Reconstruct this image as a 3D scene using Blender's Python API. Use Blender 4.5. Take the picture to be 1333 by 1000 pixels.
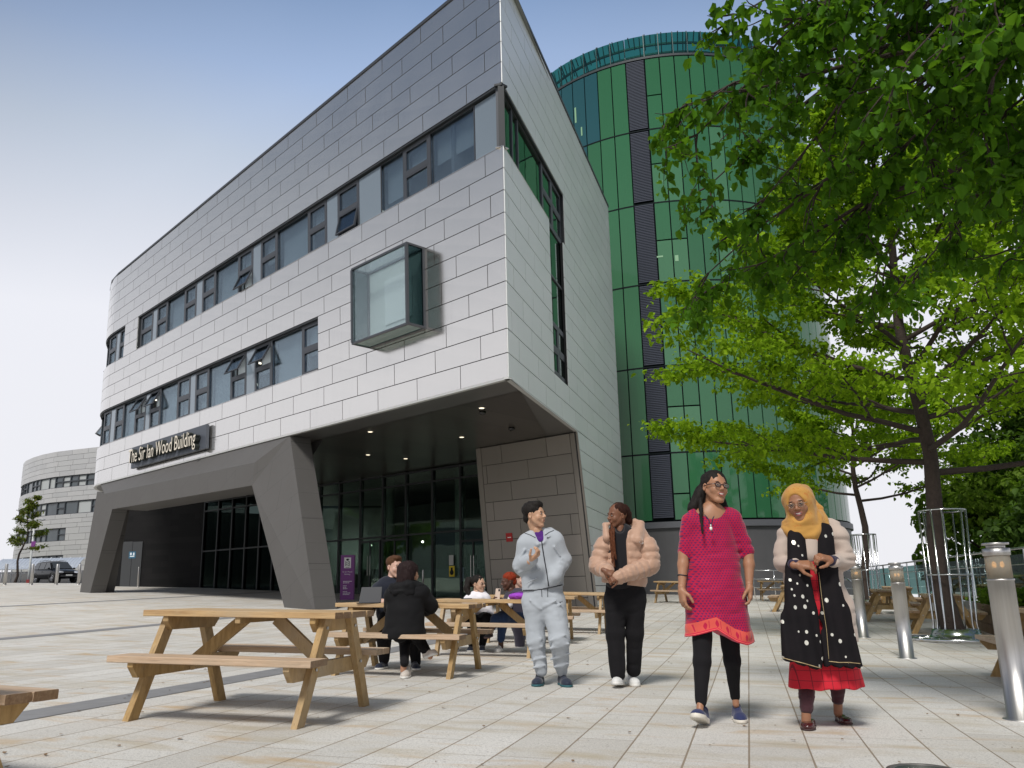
import bpy, bmesh, math, random
import numpy as np
from mathutils import Vector, Matrix, noise
random.seed(7); rng=np.random.default_rng(7)
for o in list(bpy.data.objects): bpy.data.objects.remove(o)
SC=bpy.context.scene; COL=SC.collection
def rad(d): return math.radians(d)
# ---------------------------------------------------------------- camera model (solved from the photograph's vanishing points)
F=1110.0;CX,CY=666.5,500.0;UPX,UPY=560.0,-4114.0;H=0.9
_up=np.array([UPX-CX,-(UPY-CY),-F]);_up/=np.linalg.norm(_up)
_fw=np.array([0,0,-1.]);_fh=_fw-_up*_fw.dot(_up);_fh/=np.linalg.norm(_fh)
_rt=np.cross(_fh,_up);RC=np.array([_rt,_fh,_up])
def ray(u,v): return RC@np.array([(u-CX)/F,-(v-CY)/F,-1.])
def gf(x,y):
    s=2.0;q=(y-13)/s;sp=s*(math.log1p(math.exp(-abs(q)))+max(q,0))
    return -.03*x+.027*sp
def gi(u,v):
    d=ray(u,v);f=lambda t:(H+d[2]*t)-gf(d[0]*t,d[1]*t)
    t=1.
    while f(t)>0 and t<2000:t*=1.02
    lo,hi=t/1.02,t
    for _ in range(40):
        m=(lo+hi)/2
        if f(m)>0:lo=m
        else:hi=m
    return Vector((0,0,H))+Vector(d)*hi
def aty(u,v,y):
    d=ray(u,v);return Vector((0,0,H))+Vector(d)*(y/d[1])
def atz(u,v,z):
    d=ray(u,v);return Vector((0,0,H))+Vector(d)*((z-H)/d[2])
cam=bpy.data.cameras.new('camera');camo=bpy.data.objects.new('camera',cam);COL.objects.link(camo)
cam.sensor_width=36;cam.lens=36*F/1333;cam.clip_start=.05;cam.clip_end=3000
M4=Matrix(RC.tolist()).to_4x4();M4.translation=(0,0,H);camo.matrix_world=M4
SC.camera=camo
# ---------------------------------------------------------------- scene objects helpers
def tag(o,label=None,cat=None,group=None,kind=None):
    if label:o['label']=label
    if cat:o['category']=cat
    if group:o['group']=group
    if kind:o['kind']=kind
    return o
def empty(name,loc=(0,0,0),rz=0,label=None,cat=None,group=None):
    o=bpy.data.objects.new(name,None);COL.objects.link(o);o.location=loc;o.rotation_euler=(0,0,rz)
    o.empty_display_size=.1
    return tag(o,label,cat,group)
def mkobj(name,verts,faces,mats,parent=None,smooth=False,midx=None,uv=None):
    me=bpy.data.meshes.new(name);me.from_pydata([tuple(map(float,v)) for v in verts] if not isinstance(verts,np.ndarray) else verts.tolist(),[],faces)
    if not isinstance(mats,(list,tuple)):mats=[mats]
    for m in mats:me.materials.append(m)
    if midx is not None:me.polygons.foreach_set('material_index',midx)
    if smooth is True:me.polygons.foreach_set('use_smooth',[True]*len(me.polygons))
    elif smooth:me.polygons.foreach_set('use_smooth',list(smooth))
    me.update()
    o=bpy.data.objects.new(name,me);COL.objects.link(o)
    if parent is not None:o.parent=parent
    return o
def copy_tree(o,parent=None):
    c=o.copy();COL.objects.link(c)
    c.parent=parent
    for ch in [x for x in bpy.data.objects if x.parent==o]:copy_tree(ch,c)
    return c
class MB:
    def __init__(s):s.v=[];s.f=[];s.m=[];s.s=[]
    def add(s,vs,fs,mi=0,sm=False,T=None):
        b=len(s.v)
        s.v+= [tuple(T@Vector(p)) for p in vs] if T is not None else [tuple(p) for p in vs]
        s.f+=[tuple(i+b for i in f) for f in fs];s.m+=[mi]*len(fs);s.s+=[sm]*len(fs);return s
    def quad(s,a,b,c,d,mi=0):return s.add([a,b,c,d],[(0,1,2,3)],mi)
    def hexa(s,p,mi=0,T=None): # p: 8 pts: bottom 4 ccw, top 4
        return s.add(p,[(3,2,1,0),(4,5,6,7),(0,1,5,4),(1,2,6,5),(2,3,7,6),(3,0,4,7)],mi,False,T)
    def box(s,lo,hi,mi=0,T=None):
        (a,b,c),(d,e,f)=lo,hi
        return s.hexa([(a,b,c),(d,b,c),(d,e,c),(a,e,c),(a,b,f),(d,b,f),(d,e,f),(a,e,f)],mi,T)
    def beam(s,p,q,w,t,side=(0,0,1),mi=0,bev=0):
        # rectangular bar from p to q; w measured along 'side' direction, t across
        p=Vector(p);q=Vector(q);d=(q-p).normalized();sd=Vector(side);sd=(sd-d*sd.dot(d)).normalized();n=d.cross(sd)
        a=sd*(w/2);b=n*(t/2)
        if bev<=0:
            return s.hexa([p-a-b,p+a-b,p+a+b,p-a+b,q-a-b,q+a-b,q+a+b,q-a+b][:],mi) 
        c=bev;ring=lambda o:[o+sd*x+n*y for x,y in ((-w/2+c,-t/2),(w/2-c,-t/2),(w/2,-t/2+c),(w/2,t/2-c),(w/2-c,t/2),(-w/2+c,t/2),(-w/2,t/2-c),(-w/2,-t/2+c))]
        vs=ring(p)+ring(q);fs=[(i,(i+1)%8,8+(i+1)%8,8+i) for i in range(8)]+[tuple(range(7,-1,-1)),tuple(range(8,16))]
        return s.add(vs,fs,mi)
    def prism(s,poly,dv,mi=0): # polygon (3d pts) extruded by dv
        n=len(poly);dv=Vector(dv);vs=[Vector(p) for p in poly]+[Vector(p)+dv for p in poly]
        fs=[tuple(range(n-1,-1,-1)),tuple(range(n,2*n))]+[(i,(i+1)%n,n+(i+1)%n,n+i) for i in range(n)]
        return s.add(vs,fs,mi)
    def tube(s,pts,rs,n=10,mi=0,cap=True,sm=True):
        pts=[Vector(p) for p in pts];
        if not hasattr(rs,'__len__'):rs=[rs]*len(pts)
        vs=[];ref=None
        for i,p in enumerate(pts):
            t=(pts[min(i+1,len(pts)-1)]-pts[max(i-1,0)])
            if t.length<1e-9:t=Vector((0,0,1))
            t.normalize()
            if ref is None:
                ref=Vector((1,0,0)) if abs(t.x)<.8 else Vector((0,1,0))
            ref=(ref-t*ref.dot(t)).normalized();b=t.cross(ref)
            for k in range(n):
                a=2*math.pi*k/n;vs.append(p+(ref*math.cos(a)+b*math.sin(a))*rs[i])
        fs=[]
        for i in range(len(pts)-1):
            for k in range(n):
                fs.append((i*n+k,i*n+(k+1)%n,(i+1)*n+(k+1)%n,(i+1)*n+k))
        s.add(vs,fs,mi,sm)
        if cap:
            L=len(pts)-1;b=len(s.v)-len(vs)
            s.f+= [tuple(b+k for k in range(n-1,-1,-1)),tuple(b+L*n+k for k in range(n))];s.m+=[mi]*2;s.s+=[False]*2
        return s
    def lathe(s,prof,c=(0,0,0),n=24,mi=0,sm=True):
        vs=[];c=Vector(c)
        for r,z in prof:
            for k in range(n):
                a=2*math.pi*k/n;vs.append(c+Vector((r*math.cos(a),r*math.sin(a),z)))
        fs=[(i*n+k,i*n+(k+1)%n,(i+1)*n+(k+1)%n,(i+1)*n+k) for i in range(len(prof)-1) for k in range(n)]
        s.add(vs,fs,mi,sm)
        b=len(s.v)-len(vs);L=(len(prof)-1)*n
        s.f+=[tuple(b+k for k in range(n-1,-1,-1)),tuple(b+L+k for k in range(n))];s.m+=[mi]*2;s.s+=[False]*2
        return s
    def ell(s,c,r,n=16,mi=0,T=None):
        vs=[];fs=[];h=n//2
        for i in range(h+1):
            t=math.pi*i/h
            for k in range(n):
                a=2*math.pi*k/n;vs.append((c[0]+r[0]*math.sin(t)*math.cos(a),c[1]+r[1]*math.sin(t)*math.sin(a),c[2]+r[2]*math.cos(t)))
        for i in range(h):
            for k in range(n):fs.append((i*n+k,(i+1)*n+k,(i+1)*n+(k+1)%n,i*n+(k+1)%n))
        return s.add(vs,fs,mi,True,T)
    def build(s,name,mats,parent=None):
        return mkobj(name,s.v,s.f,mats,parent,s.s,s.m)
# ---------------------------------------------------------------- materials
class NT:
    def __init__(s,m):
        s.t=m.node_tree;s.n=s.t.nodes;s.l=s.t.links;s.b=s.n.get('Principled BSDF')
    def new(s,ty,**k):
        n=s.n.new(ty)
        for a,b in k.items():setattr(n,a,b)
        return n
    def link(s,a,b):s.l.new(a,b)
    def inp(s,sock,val):
        if hasattr(val,'is_linked') or isinstance(val,bpy.types.NodeSocket):s.l.new(val,sock)
        else:sock.default_value=val
    def math(s,op,a,b=None,c=None,clamp=False):
        n=s.new('ShaderNodeMath',operation=op);n.use_clamp=clamp
        s.inp(n.inputs[0],a)
        if b is not None:s.inp(n.inputs[1],b)
        if c is not None:s.inp(n.inputs[2],c)
        return n.outputs[0]
    def noise(s,scale,vec=None,detail=3,rough=.55,out=0,dist=0):
        n=s.new('ShaderNodeTexNoise');n.inputs['Scale'].default_value=scale;n.inputs['Detail'].default_value=detail;n.inputs['Roughness'].default_value=rough;n.inputs['Distortion'].default_value=dist
        if vec is not None:s.link(vec,n.inputs['Vector'])
        return n.outputs[out]
    def coord(s,k='Object'):
        return s.new('ShaderNodeTexCoord').outputs[k]
    def mapping(s,vec,scale=(1,1,1),rot=(0,0,0),loc=(0,0,0)):
        n=s.new('ShaderNodeMapping');s.link(vec,n.inputs[0]);n.inputs['Scale'].default_value=scale;n.inputs['Rotation'].default_value=rot;n.inputs['Location'].default_value=loc
        return n.outputs[0]
    def ramp(s,fac,stops,interp='LINEAR'):
        n=s.new('ShaderNodeValToRGB');s.link(fac,n.inputs[0]);cr=n.color_ramp;cr.interpolation=interp
        C4=lambda c:(c[0],c[1],c[2],1) if hasattr(c,'__len__') else (c,c,c,1)
        while len(cr.elements)>1:cr.elements.remove(cr.elements[-1])
        cr.elements[0].position=stops[0][0];cr.elements[0].color=C4(stops[0][1])
        for p,c in stops[1:]:cr.elements.new(p).color=C4(c)
        return n.outputs[0]
    def mix(s,fac,a,b,mode='MIX'):
        n=s.new('ShaderNodeMix',data_type='RGBA',blend_type=mode)
        s.inp(n.inputs[0],fac)
        for sock,v in ((n.inputs[6],a),(n.inputs[7],b)):
            if hasattr(v,'__len__') and not isinstance(v,bpy.types.NodeSocket):sock.default_value=(v[0],v[1],v[2],1)
            else:s.link(v,sock)
        return n.outputs[2]
    def sep(s,vec):
        n=s.new('ShaderNodeSeparateXYZ');s.link(vec,n.inputs[0]);return n.outputs
    def comb(s,x,y,z=0.):
        n=s.new('ShaderNodeCombineXYZ');s.inp(n.inputs[0],x);s.inp(n.inputs[1],y);s.inp(n.inputs[2],z);return n.outputs[0]
    def white(s,vec,out='Value'):
        n=s.new('ShaderNodeTexWhiteNoise');s.link(vec,n.inputs['Vector']);return n.outputs[out]
    def bump(s,h,strength=.3,dist=.01):
        n=s.new('ShaderNodeBump');n.inputs['Strength'].default_value=strength;n.inputs['Distance'].default_value=dist
        s.link(h,n.inputs['Height']);s.link(n.outputs[0],s.b.inputs['Normal']);return n
def mat(name,col=(.5,.5,.5),rough=.6,metal=0,spec=.5,var=0,vscale=3,bump=0,bscale=60,bdist=.002,**k):
    m=bpy.data.materials.new(name);m.use_nodes=True;t=NT(m);b=t.b
    b.inputs['Base Color'].default_value=(*col,1);b.inputs['Roughness'].default_value=rough;b.inputs['Metallic'].default_value=metal
    b.inputs['Specular IOR Level'].default_value=spec
    for a,v in k.items():
        b.inputs[a.replace('_',' ')].default_value=v
    if var>0:
        f=t.noise(vscale,t.coord(),5,.6)
        c=t.mix(f,[x*(1-var) for x in col],[min(1,x*(1+var)) for x in col]);t.link(c,b.inputs['Base Color'])
    if bump>0:
        t.bump(t.noise(bscale,t.coord(),3),bump,bdist)
    return m
# ================================================================ light, sky
SUN_EL,SUN_ROT=rad(52),rad(200)
w=bpy.data.worlds.new('World');SC.world=w;w.use_nodes=True
nt=w.node_tree;N=nt.nodes;L=nt.links
bg=N['Background'];sky=N.new('ShaderNodeTexSky');sky.sky_type='NISHITA';sky.sun_disc=False
sky.sun_elevation=SUN_EL;sky.sun_rotation=SUN_ROT;sky.dust_density=4;sky.air_density=1.2;sky.ozone_density=2
tc=N.new('ShaderNodeTexCoord');sp=N.new('ShaderNodeSeparateXYZ');L.new(tc.outputs['Generated'],sp.inputs[0])
rmp=N.new('ShaderNodeValToRGB');cr=rmp.color_ramp
# misty cloud layer: bright near the horizon, opening to blue-grey higher up
stops=[(0,(6.9,6.9,7.2)),(.3,(6.8,6.9,7.4)),(.39,(5.5,5.8,6.5)),(.47,(4.3,4.9,5.9)),(.55,(3.0,3.95,5.8)),(.62,(2.05,3.0,4.85)),(.74,(1.7,2.4,3.6)),(.88,(2.8,3.1,3.6)),(1,(6.5,6.7,6.9))]
for p,c in stops[1:-1]:cr.elements.new(p).color=(c[0]/10,c[1]/10,c[2]/10,1)
for e,(p,c) in ((cr.elements[0],stops[0]),(cr.elements[len(cr.elements)-1],stops[-1])):e.color=(c[0]/10,c[1]/10,c[2]/10,1)
nz=N.new('ShaderNodeTexNoise');nz.inputs['Scale'].default_value=1.6;nz.inputs['Detail'].default_value=5
L.new(tc.outputs['Generated'],nz.inputs[0])
ad=N.new('ShaderNodeMath');ad.operation='MULTIPLY_ADD';ad.inputs[1].default_value=.07;L.new(nz.outputs[0],ad.inputs[0]);
sb=N.new('ShaderNodeMath');sb.operation='SUBTRACT';L.new(sp.outputs[2],sb.inputs[0]);sb.inputs[1].default_value=.035
L.new(sb.outputs[0],ad.inputs[2]);L.new(ad.outputs[0],rmp.inputs[0])
sc=N.new('ShaderNodeVectorMath');sc.operation='SCALE';L.new(rmp.outputs[0],sc.inputs[0]);sc.inputs['Scale'].default_value=100
mx=N.new('ShaderNodeMix');mx.data_type='RGBA';mx.inputs[0].default_value=.92
def wm(op,a,b,c=None,cl=False):
    n=N.new('ShaderNodeMath');n.operation=op;n.use_clamp=cl
    for s_,v_ in zip(n.inputs,(a,b,c)):
        if v_ is None:continue
        if isinstance(v_,(int,float)):s_.default_value=v_
        else:L.new(v_,s_)
    return n.outputs[0]
# upper sky dimmed away from the view ahead, so facade reflections darken
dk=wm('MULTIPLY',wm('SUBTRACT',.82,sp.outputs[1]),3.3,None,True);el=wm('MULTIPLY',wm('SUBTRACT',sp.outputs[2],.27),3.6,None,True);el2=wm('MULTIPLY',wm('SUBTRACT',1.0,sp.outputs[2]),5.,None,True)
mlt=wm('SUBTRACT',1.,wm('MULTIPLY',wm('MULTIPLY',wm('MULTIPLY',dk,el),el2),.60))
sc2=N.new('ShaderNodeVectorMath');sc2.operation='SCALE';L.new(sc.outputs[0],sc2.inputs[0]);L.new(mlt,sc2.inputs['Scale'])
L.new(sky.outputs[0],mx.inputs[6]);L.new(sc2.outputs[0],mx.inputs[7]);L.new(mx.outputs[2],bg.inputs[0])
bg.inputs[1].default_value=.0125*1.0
sun=bpy.data.lights.new('sun','SUN');suno=bpy.data.objects.new('sun',sun);COL.objects.link(suno)
sun.energy=3.0;sun.angle=rad(14);sun.color=(1,.96,.9)
sd=Vector((math.sin(SUN_ROT)*math.cos(SUN_EL),math.cos(SUN_ROT)*math.cos(SUN_EL),math.sin(SUN_EL)))
suno.rotation_euler=sd.to_track_quat('Z','Y').to_euler()
SC.view_settings.view_transform='Standard';SC.view_settings.look='None';SC.view_settings.gamma=1;SC.view_settings.exposure=.12
# ================================================================ ground
DA=Vector((0.255,0.967));DB=Vector((.967,-.255))
def mat_paving():
    m=bpy.data.materials.new('granite_paving');m.use_nodes=True;t=NT(m);b=t.b
    x,y,z=t.sep(t.coord())
    al=t.math('ADD',t.math('MULTIPLY',x,DA.x),t.math('MULTIPLY',y,DA.y))
    ac=t.math('ADD',t.math('MULTIPLY',x,DB.x),t.math('MULTIPLY',y,DB.y))
    ac2=t.math('ADD',ac,.0725)
    v=t.math('DIVIDE',ac2,.3395);row=t.math('FLOOR',v);fv=t.math('SUBTRACT',v,row)
    h=t.white(t.comb(row,3.3));h2=t.white(t.comb(row,9.1))
    ln=t.math('MULTIPLY_ADD',h2,.45,.8)
    u=t.math('ADD',t.math('DIVIDE',al,ln),t.math('MULTIPLY',h,7.));idx=t.math('FLOOR',u);fu=t.math('SUBTRACT',u,idx)
    # joints
    dv=t.math('MULTIPLY',t.math('MINIMUM',fv,t.math('SUBTRACT',1.,fv)),.3395)
    du=t.math('MULTIPLY',t.math('MINIMUM',fu,t.math('SUBTRACT',1.,fu)),ln)
    jr=t.noise(3,t.coord(),3)
    wv=t.math('MULTIPLY_ADD',jr,.008,.0015);wu=t.math('MULTIPLY_ADD',jr,.006,.0012)
    jv=t.math('SUBTRACT',1.,t.math('DIVIDE',dv,wv),clamp=True);ju=t.math('SUBTRACT',1.,t.math('DIVIDE',du,wu),clamp=True)
    jv=t.math('MULTIPLY',t.math('GREATER_THAN',jv,.01),.85);ju=t.math('MULTIPLY',t.math('GREATER_THAN',ju,.01),.7)
    j=t.math('MAXIMUM',jv,ju)
    sid=t.white(t.comb(row,idx))
    base=t.ramp(sid,[(0,(.63,.605,.56)),(.35,(.71,.69,.645)),(.7,(.76,.74,.70)),(1,(.67,.65,.61))])
    sp=t.noise(170,t.coord(),4,.8);sp2=t.noise(75,t.coord(),3,.75)
    base=t.mix(t.ramp(sp,[(.38,0),(.62,1)]),t.mix(1.,base,(.66,.66,.66),'MULTIPLY'),base)
    base=t.mix(t.ramp(sp2,[(.34,.75),(.47,0)]),base,(.27,.26,.25))
    # streaky rusty stains across the slabs
    st=t.noise(1.,t.mapping(t.comb(al,ac),(2.1,.75,1)),6,.62,dist=.6)
    base=t.mix(t.ramp(st,[(.52,0),(.68,.60)]),base,(.40,.33,.21))
    st2=t.noise(1.,t.mapping(t.comb(al,ac),(3.3,1.1,1),loc=(5,3,2)),5,.6,dist=.4)
    base=t.mix(t.ramp(st2,[(.55,0),(.72,.7)]),base,(.47,.31,.14))
    big=t.noise(.35,t.coord(),4,.6)
    base=t.mix(t.ramp(big,[(.35,.22),(.6,0)]),base,(.34,.33,.29))
    base=t.mix(j,base,t.mix(jr,(.09,.06,.035),(.33,.26,.18)))
    # dirt specks
    vo=t.new('ShaderNodeTexVoronoi');vo.inputs['Scale'].default_value=11;t.link(t.coord(),vo.inputs[0])
    spk=t.math('LESS_THAN',vo.outputs['Distance'],t.math('MULTIPLY',t.white(vo.outputs['Position']),.10))
    base=t.mix(t.math('MULTIPLY',spk,.6),base,(.12,.09,.07))
    t.link(base,b.inputs['Base Color']);b.inputs['Roughness'].default_value=.72;b.inputs['Specular IOR Level'].default_value=.35
    hh=t.math('SUBTRACT',t.math('MULTIPLY',sp,.25),t.math('MULTIPLY',j,1.));t.bump(hh,.6,.004)
    return m
def sheet(name,xs,ys,zf,m,kind='structure',keep=None):
    V=[(x,y,zf(x,y)) for y in ys for x in xs];nx=len(xs);Fs=[]
    for j in range(len(ys)-1):
        for i in range(nx-1):
            cx=(xs[i]+xs[i+1])/2;cy=(ys[j]+ys[j+1])/2
            if keep and not keep(cx,cy):continue
            Fs.append((j*nx+i,j*nx+i+1,(j+1)*nx+i+1,(j+1)*nx+i))
    o=mkobj(name,V,Fs,m,None,True);o['kind']=kind;return o
def lin(a,b,n):return [a+(b-a)*i/n for i in range(n+1)]
M_PAVE=mat_paving()
# plaza reaches back to the tower; beyond the balustrade on the right the terrain drops into the valley
def edge_x(y):return 13.2+.02*(y-20) if y>4 else 30
sheet('plaza_paving',lin(-60,-30,10)[:-1]+lin(-30,20,100),lin(-12,0,6)[:-1]+lin(0,62,124),gf,M_PAVE,keep=lambda x,y:x<15.5 and not(x<-24 and y>51))
M_TERR=mat('hillside_grass',(.05,.075,.03),.95,var=.4,vscale=.2)
def terr(x,y):
    r=-14-.02*abs(y)
    lft=1/(1+math.exp((x+25)/6.))  # left side stays at street level
    return r*(1-lft)+(gf(x,min(y,51))-.35)*lft if y>-200 else r
sheet('terrain',lin(-900,-120,10)[:-1]+lin(-120,60,60)[:-1]+lin(60,900,12),lin(-300,-20,8)[:-1]+lin(-20,160,60)[:-1]+lin(160,1500,14),terr,M_TERR)
sheet('plaza_retaining_ground',[15.5,15.6],lin(-12,62,74),lambda x,y:gf(15.5,y) if x<15.55 else gf(15.5,y)-16,mat('retaining_concrete',(.3,.3,.29),.9))
M_DARKSTRIP=mat('dark_granite_strip',(.21,.21,.215),.7,var=.3,vscale=6,bump=.2,bscale=200)
mb=MB()
for acc,wd in ((-5.0,.36),(-11.65,.36),(-20.2,.36)):
    for k in range(0,44):
        q=[]
        for a,c in ((k-6,acc-wd/2),(k-5,acc-wd/2),(k-5,acc+wd/2),(k-6,acc+wd/2)):
            p=DA*a+DB*c;q.append((p.x,p.y,gf(p.x,p.y)+.004))
        if q[0][1]<50:mb.quad(q[0],q[1],q[2],q[3])
o=mb.build('paving_strips',M_DARKSTRIP);o['kind']='structure'
# road behind the far bollards
M_ASPH=mat('asphalt',(.055,.055,.058),.85,var=.3,vscale=2,bump=.3,bscale=120,bdist=.004)
M_KERB=mat('kerb_stone',(.30,.29,.27),.8,var=.2)
rd=[(x,y) for y in (51.0,51.15) for x in (-60,-24)]
def rz(x,y):return gf(x,51)-.10+.009*(y-51)
sheet('road',lin(-90,-24,12),lin(51.1,84,12),rz,M_ASPH)
sheet('verge',lin(-90,-24,12),lin(84,125,8),lambda x,y:rz(x,84)+.02,mat('grass_verge',(.09,.10,.04),.95,var=.4,vscale=2))
# ================================================================ main building
S=5.75;RZ=17.15;LS=27.2
B0=(-.08,19.44);B1=(-17.9,36.75);T1=(-20.2,41.4)
def _side(s,E,r):
    dx,dy=E[0]-B0[0],E[1]-B0[1];hd=math.atan2(dy,dx)
    if s<=LS:
        return B0[0]+dx*s/LS,B0[1]+dy*s/LS,hd
    ph=(s-LS)/6.0
    cx=E[0]+math.cos(hd-math.pi/2)*r;cy=E[1]+math.sin(hd-math.pi/2)*r;a=hd+math.pi/2-ph
    return cx+math.cos(a)*r,cy+math.sin(a)*r,hd-ph
def P(s,z,o=0.):
    k=(z-S)/(RZ-S);a=_side(s,B1,4);b=_side(s,T1,8)
    h=a[2]*(1-k)+b[2]*k+math.pi/2
    return Vector((a[0]*(1-k)+b[0]*k+math.cos(h)*o,a[1]*(1-k)+b[1]*k+math.sin(h)*o,z))
SDv=Vector((4.49,15.28,0)).normalized();SDn=Vector((SDv.y,-SDv.x,0))
def Q(s,z,o=0.):
    p=Vector((B0[0],B0[1],0))+SDv*s+SDn*o;return Vector((p.x,p.y,z))
def slab(mb,f,s0,s1,z0,z1,o0,o1,mi=0,n=1):
    for i in range(n):
        a=s0+(s1-s0)*i/n;b=s0+(s1-s0)*(i+1)/n
        p=[f(a,z0,o1),f(b,z0,o1),f(b,z0,o0),f(a,z0,o0),f(a,z1,o1),f(b,z1,o1),f(b,z1,o0),f(a,z1,o0)]
        mb.hexa(p,mi)
def panels(mb,f,rows,intervals,mod=1.85,gap=.022,th=.03,curve=1e9,tilt=.0009,mats=3):
    for r,(z0,z1) in enumerate(rows):
        off=[0,.95,.45,1.4,.7][r%5]+random.uniform(-.08,.08)
        for (a,b) in intervals(r,z0,z1):
            cuts=[a];k=math.floor((a-off)/mod)+1
            while off+k*mod<b-.05:
                c=off+k*mod
                if c-cuts[-1]>.25 and b-c>.25:cuts.append(c)
                k+=1
            cuts.append(b)
            for c,d in zip(cuts[:-1],cuts[1:]):
                t=[random.uniform(-tilt,tilt) for _ in range(4)]
                n=5 if d>curve else 1
                mi=random.choice(range(mats))
                for i in range(n):
                    ca=c+(d-c)*i/n;cb=c+(d-c)*(i+1)/n
                    ga=gap/2 if i==0 else 0;gb=gap/2 if i==n-1 else 0
                    p=[f(ca+ga,z0+gap/2,t[0]),f(cb-gb,z0+gap/2,t[1] if i==n-1 else t[0]),None,None,f(ca+ga,z1-gap/2,t[2]),f(cb-gb,z1-gap/2,t[3] if i==n-1 else t[2])]
                    q=[f(ca+ga,z0+gap/2,-th),f(cb-gb,z0+gap/2,-th),f(ca+ga,z1-gap/2,-th),f(cb-gb,z1-gap/2,-th)]
                    mb.hexa([p[0],p[1],q[1],q[0],p[4],p[5],q[3],q[2]],mi)
def mat_clad(name,c,rough=.17,metal=.93):
    m=mat(name,c,rough,metal);t=NT(m)
    f=t.noise(.8,t.coord(),5,.6);st=t.noise(1.,t.mapping(t.coord(),(5,5,.35)),4,.6)
    cc=t.mix(f,[x*.975 for x in c],[min(1,x*1.02) for x in c])
    cc=t.mix(t.ramp(st,[(.55,0),(.8,.16)]),cc,[x*.78 for x in c]);t.link(cc,t.b.inputs['Base Color'])
    t.link(t.math('MULTIPLY_ADD',f,.16,rough-.08),t.b.inputs['Roughness'])
    t.bump(t.noise(1.1,t.coord(),1),.02,.02)
    return m
MC=[mat_clad('anodised_panel',(.76,.735,.70)),mat_clad('anodised_panel_b',(.75,.725,.692)),mat_clad('anodised_panel_c',(.77,.745,.71))]
M_BACK=mat('black_joint_backing',(.015,.015,.016),.8)
M_FRAME=mat('window_frame_grey',(.06,.065,.075),.45,.3)
M_SPAN=mat('grey_spandrel_glass',(.17,.21,.25),.12,0,.7)
M_DARKRV=mat('dark_reveal',(.03,.033,.036),.5,.3)
def glassmat(name,tint,refl,rough=.015,trans=(1,1,1)):
    m=bpy.data.materials.new(name);m.use_nodes=True;t=NT(m);t.n.remove(t.b)
    g=t.new('ShaderNodeBsdfGlossy');g.inputs['Color'].default_value=(*tint,1);g.inputs['Roughness'].default_value=rough
    tr=t.new('ShaderNodeBsdfTransparent');tr.inputs[0].default_value=(*trans,1)
    fr=t.new('ShaderNodeFresnel');fr.inputs[0].default_value=1.5
    f=t.math('MULTIPLY_ADD',fr.outputs[0],1-refl,refl,clamp=True);f=t.math('MULTIPLY',f,t.math('SUBTRACT',1.,t.new('ShaderNodeNewGeometry').outputs['Backfacing']))
    mx=t.new('ShaderNodeMixShader');t.link(f,mx.inputs[0]);t.link(tr.outputs[0],mx.inputs[1]);t.link(g.outputs[0],mx.inputs[2])
    t.link(mx.outputs[0],t.n['Material Output'].inputs[0])
    bp=t.new('ShaderNodeBump');bp.inputs['Strength'].default_value=.02;bp.inputs['Distance'].default_value=.05
    t.link(t.noise(1.3,t.coord(),1),bp.inputs['Height']);t.link(bp.outputs[0],g.inputs['Normal'])
    return m
M_GLASS=glassmat('coated_window_glass',(.93,.95,.96),.74,trans=(.80,.86,.90))
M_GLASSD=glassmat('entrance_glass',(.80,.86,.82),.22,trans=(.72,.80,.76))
M_GLASSK=glassmat('shaded_entrance_glass',(.5,.55,.53),.02,trans=(.22,.26,.25))  # left-bay copy of the entrance glass, undercroft shade put into its tint
M_GLASSG=glassmat('side_green_glass',(.75,.9,.85),.35,trans=(.3,.45,.4))
M_BLIND=mat('roller_blind',(.80,.82,.82),.9)
M_ROOM=mat('room_wall',(.42,.45,.48),.9,var=.2,vscale=1)
M_CEIL=mat('room_ceiling',(.6,.63,.66),.9)
def emis(name,c,s):
    m=mat(name,(.8,.8,.8));m.node_tree.nodes['Principled BSDF'].inputs['Emission Color'].default_value=(*c,1);m.node_tree.nodes['Principled BSDF'].inputs['Emission Strength'].default_value=s;return m
M_TUBE=emis('lit_light_tube',(1,.93,.75),2.2)
BLD=empty('university_building',(0,20,gf(0,20)),0,'large silver panelled building with rounded left end, dark ribbon windows and jutting upper floors','building')
BI=Matrix.Translation(-Vector(BLD.location))
def bpart(name,mb,mats,parent=None):
    o=mb.build(name,mats,parent or BLD)
    if parent is None:o.matrix_parent_inverse=BI
    else:o.matrix_parent_inverse=Matrix.Identity(4)
    return o
ROW=[(S+.6*i,S+.6*(i+1)) for i in range(19)]
END=35.5
def ivL(r,z0,z1):
    if r in(3,4,5):return [(.02,8.74)]
    if r in(10,11,12):return [(24.02,25.62)]
    return [(.02,END)]
mb=MB();panels(mb,P,ROW,ivL,curve=LS-.2);bpart('cladding',mb,MC)
MCS=[mat_clad('side_panel',(.80,.81,.79),.33,.28),mat_clad('side_panel_b',(.79,.80,.78),.33,.28),mat_clad('side_panel_c',(.81,.82,.80),.33,.28)]  # side copy of the cladding, open-sky light put into its paler, duller finish
mb=MB() # black backing behind the joints
for (z0,z1,iv) in ((S,S+1.8,[(0,END)]),(S+1.8,S+3.6,[(0,8.76)]),(S+3.6,S+6,[(0,END)]),(S+6,S+7.8,[(24.0,25.64)]),(S+7.8,RZ-.01,[(0,END)])):
    for a,b in iv:slab(mb,P,max(a,.12),b,z0+.003,z1-.003,-.12,-.035,0,n=max(1,int((b-a)/1)))
# side backing
for (z0,z1,a,b) in ((S,S+1.25,0,15.9),(S+1.25,S+6,0,4.69),(S+1.25,S+6,6.55,15.9),(S+6,S+7.8,6.82,15.9),(S+7.8,RZ-.01,0,15.9)):
    slab(mb,Q,max(a,.12),b,z0+.003,z1-.003,-.12,-.035)
bpart('joint_backing',mb,M_BACK)
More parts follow.
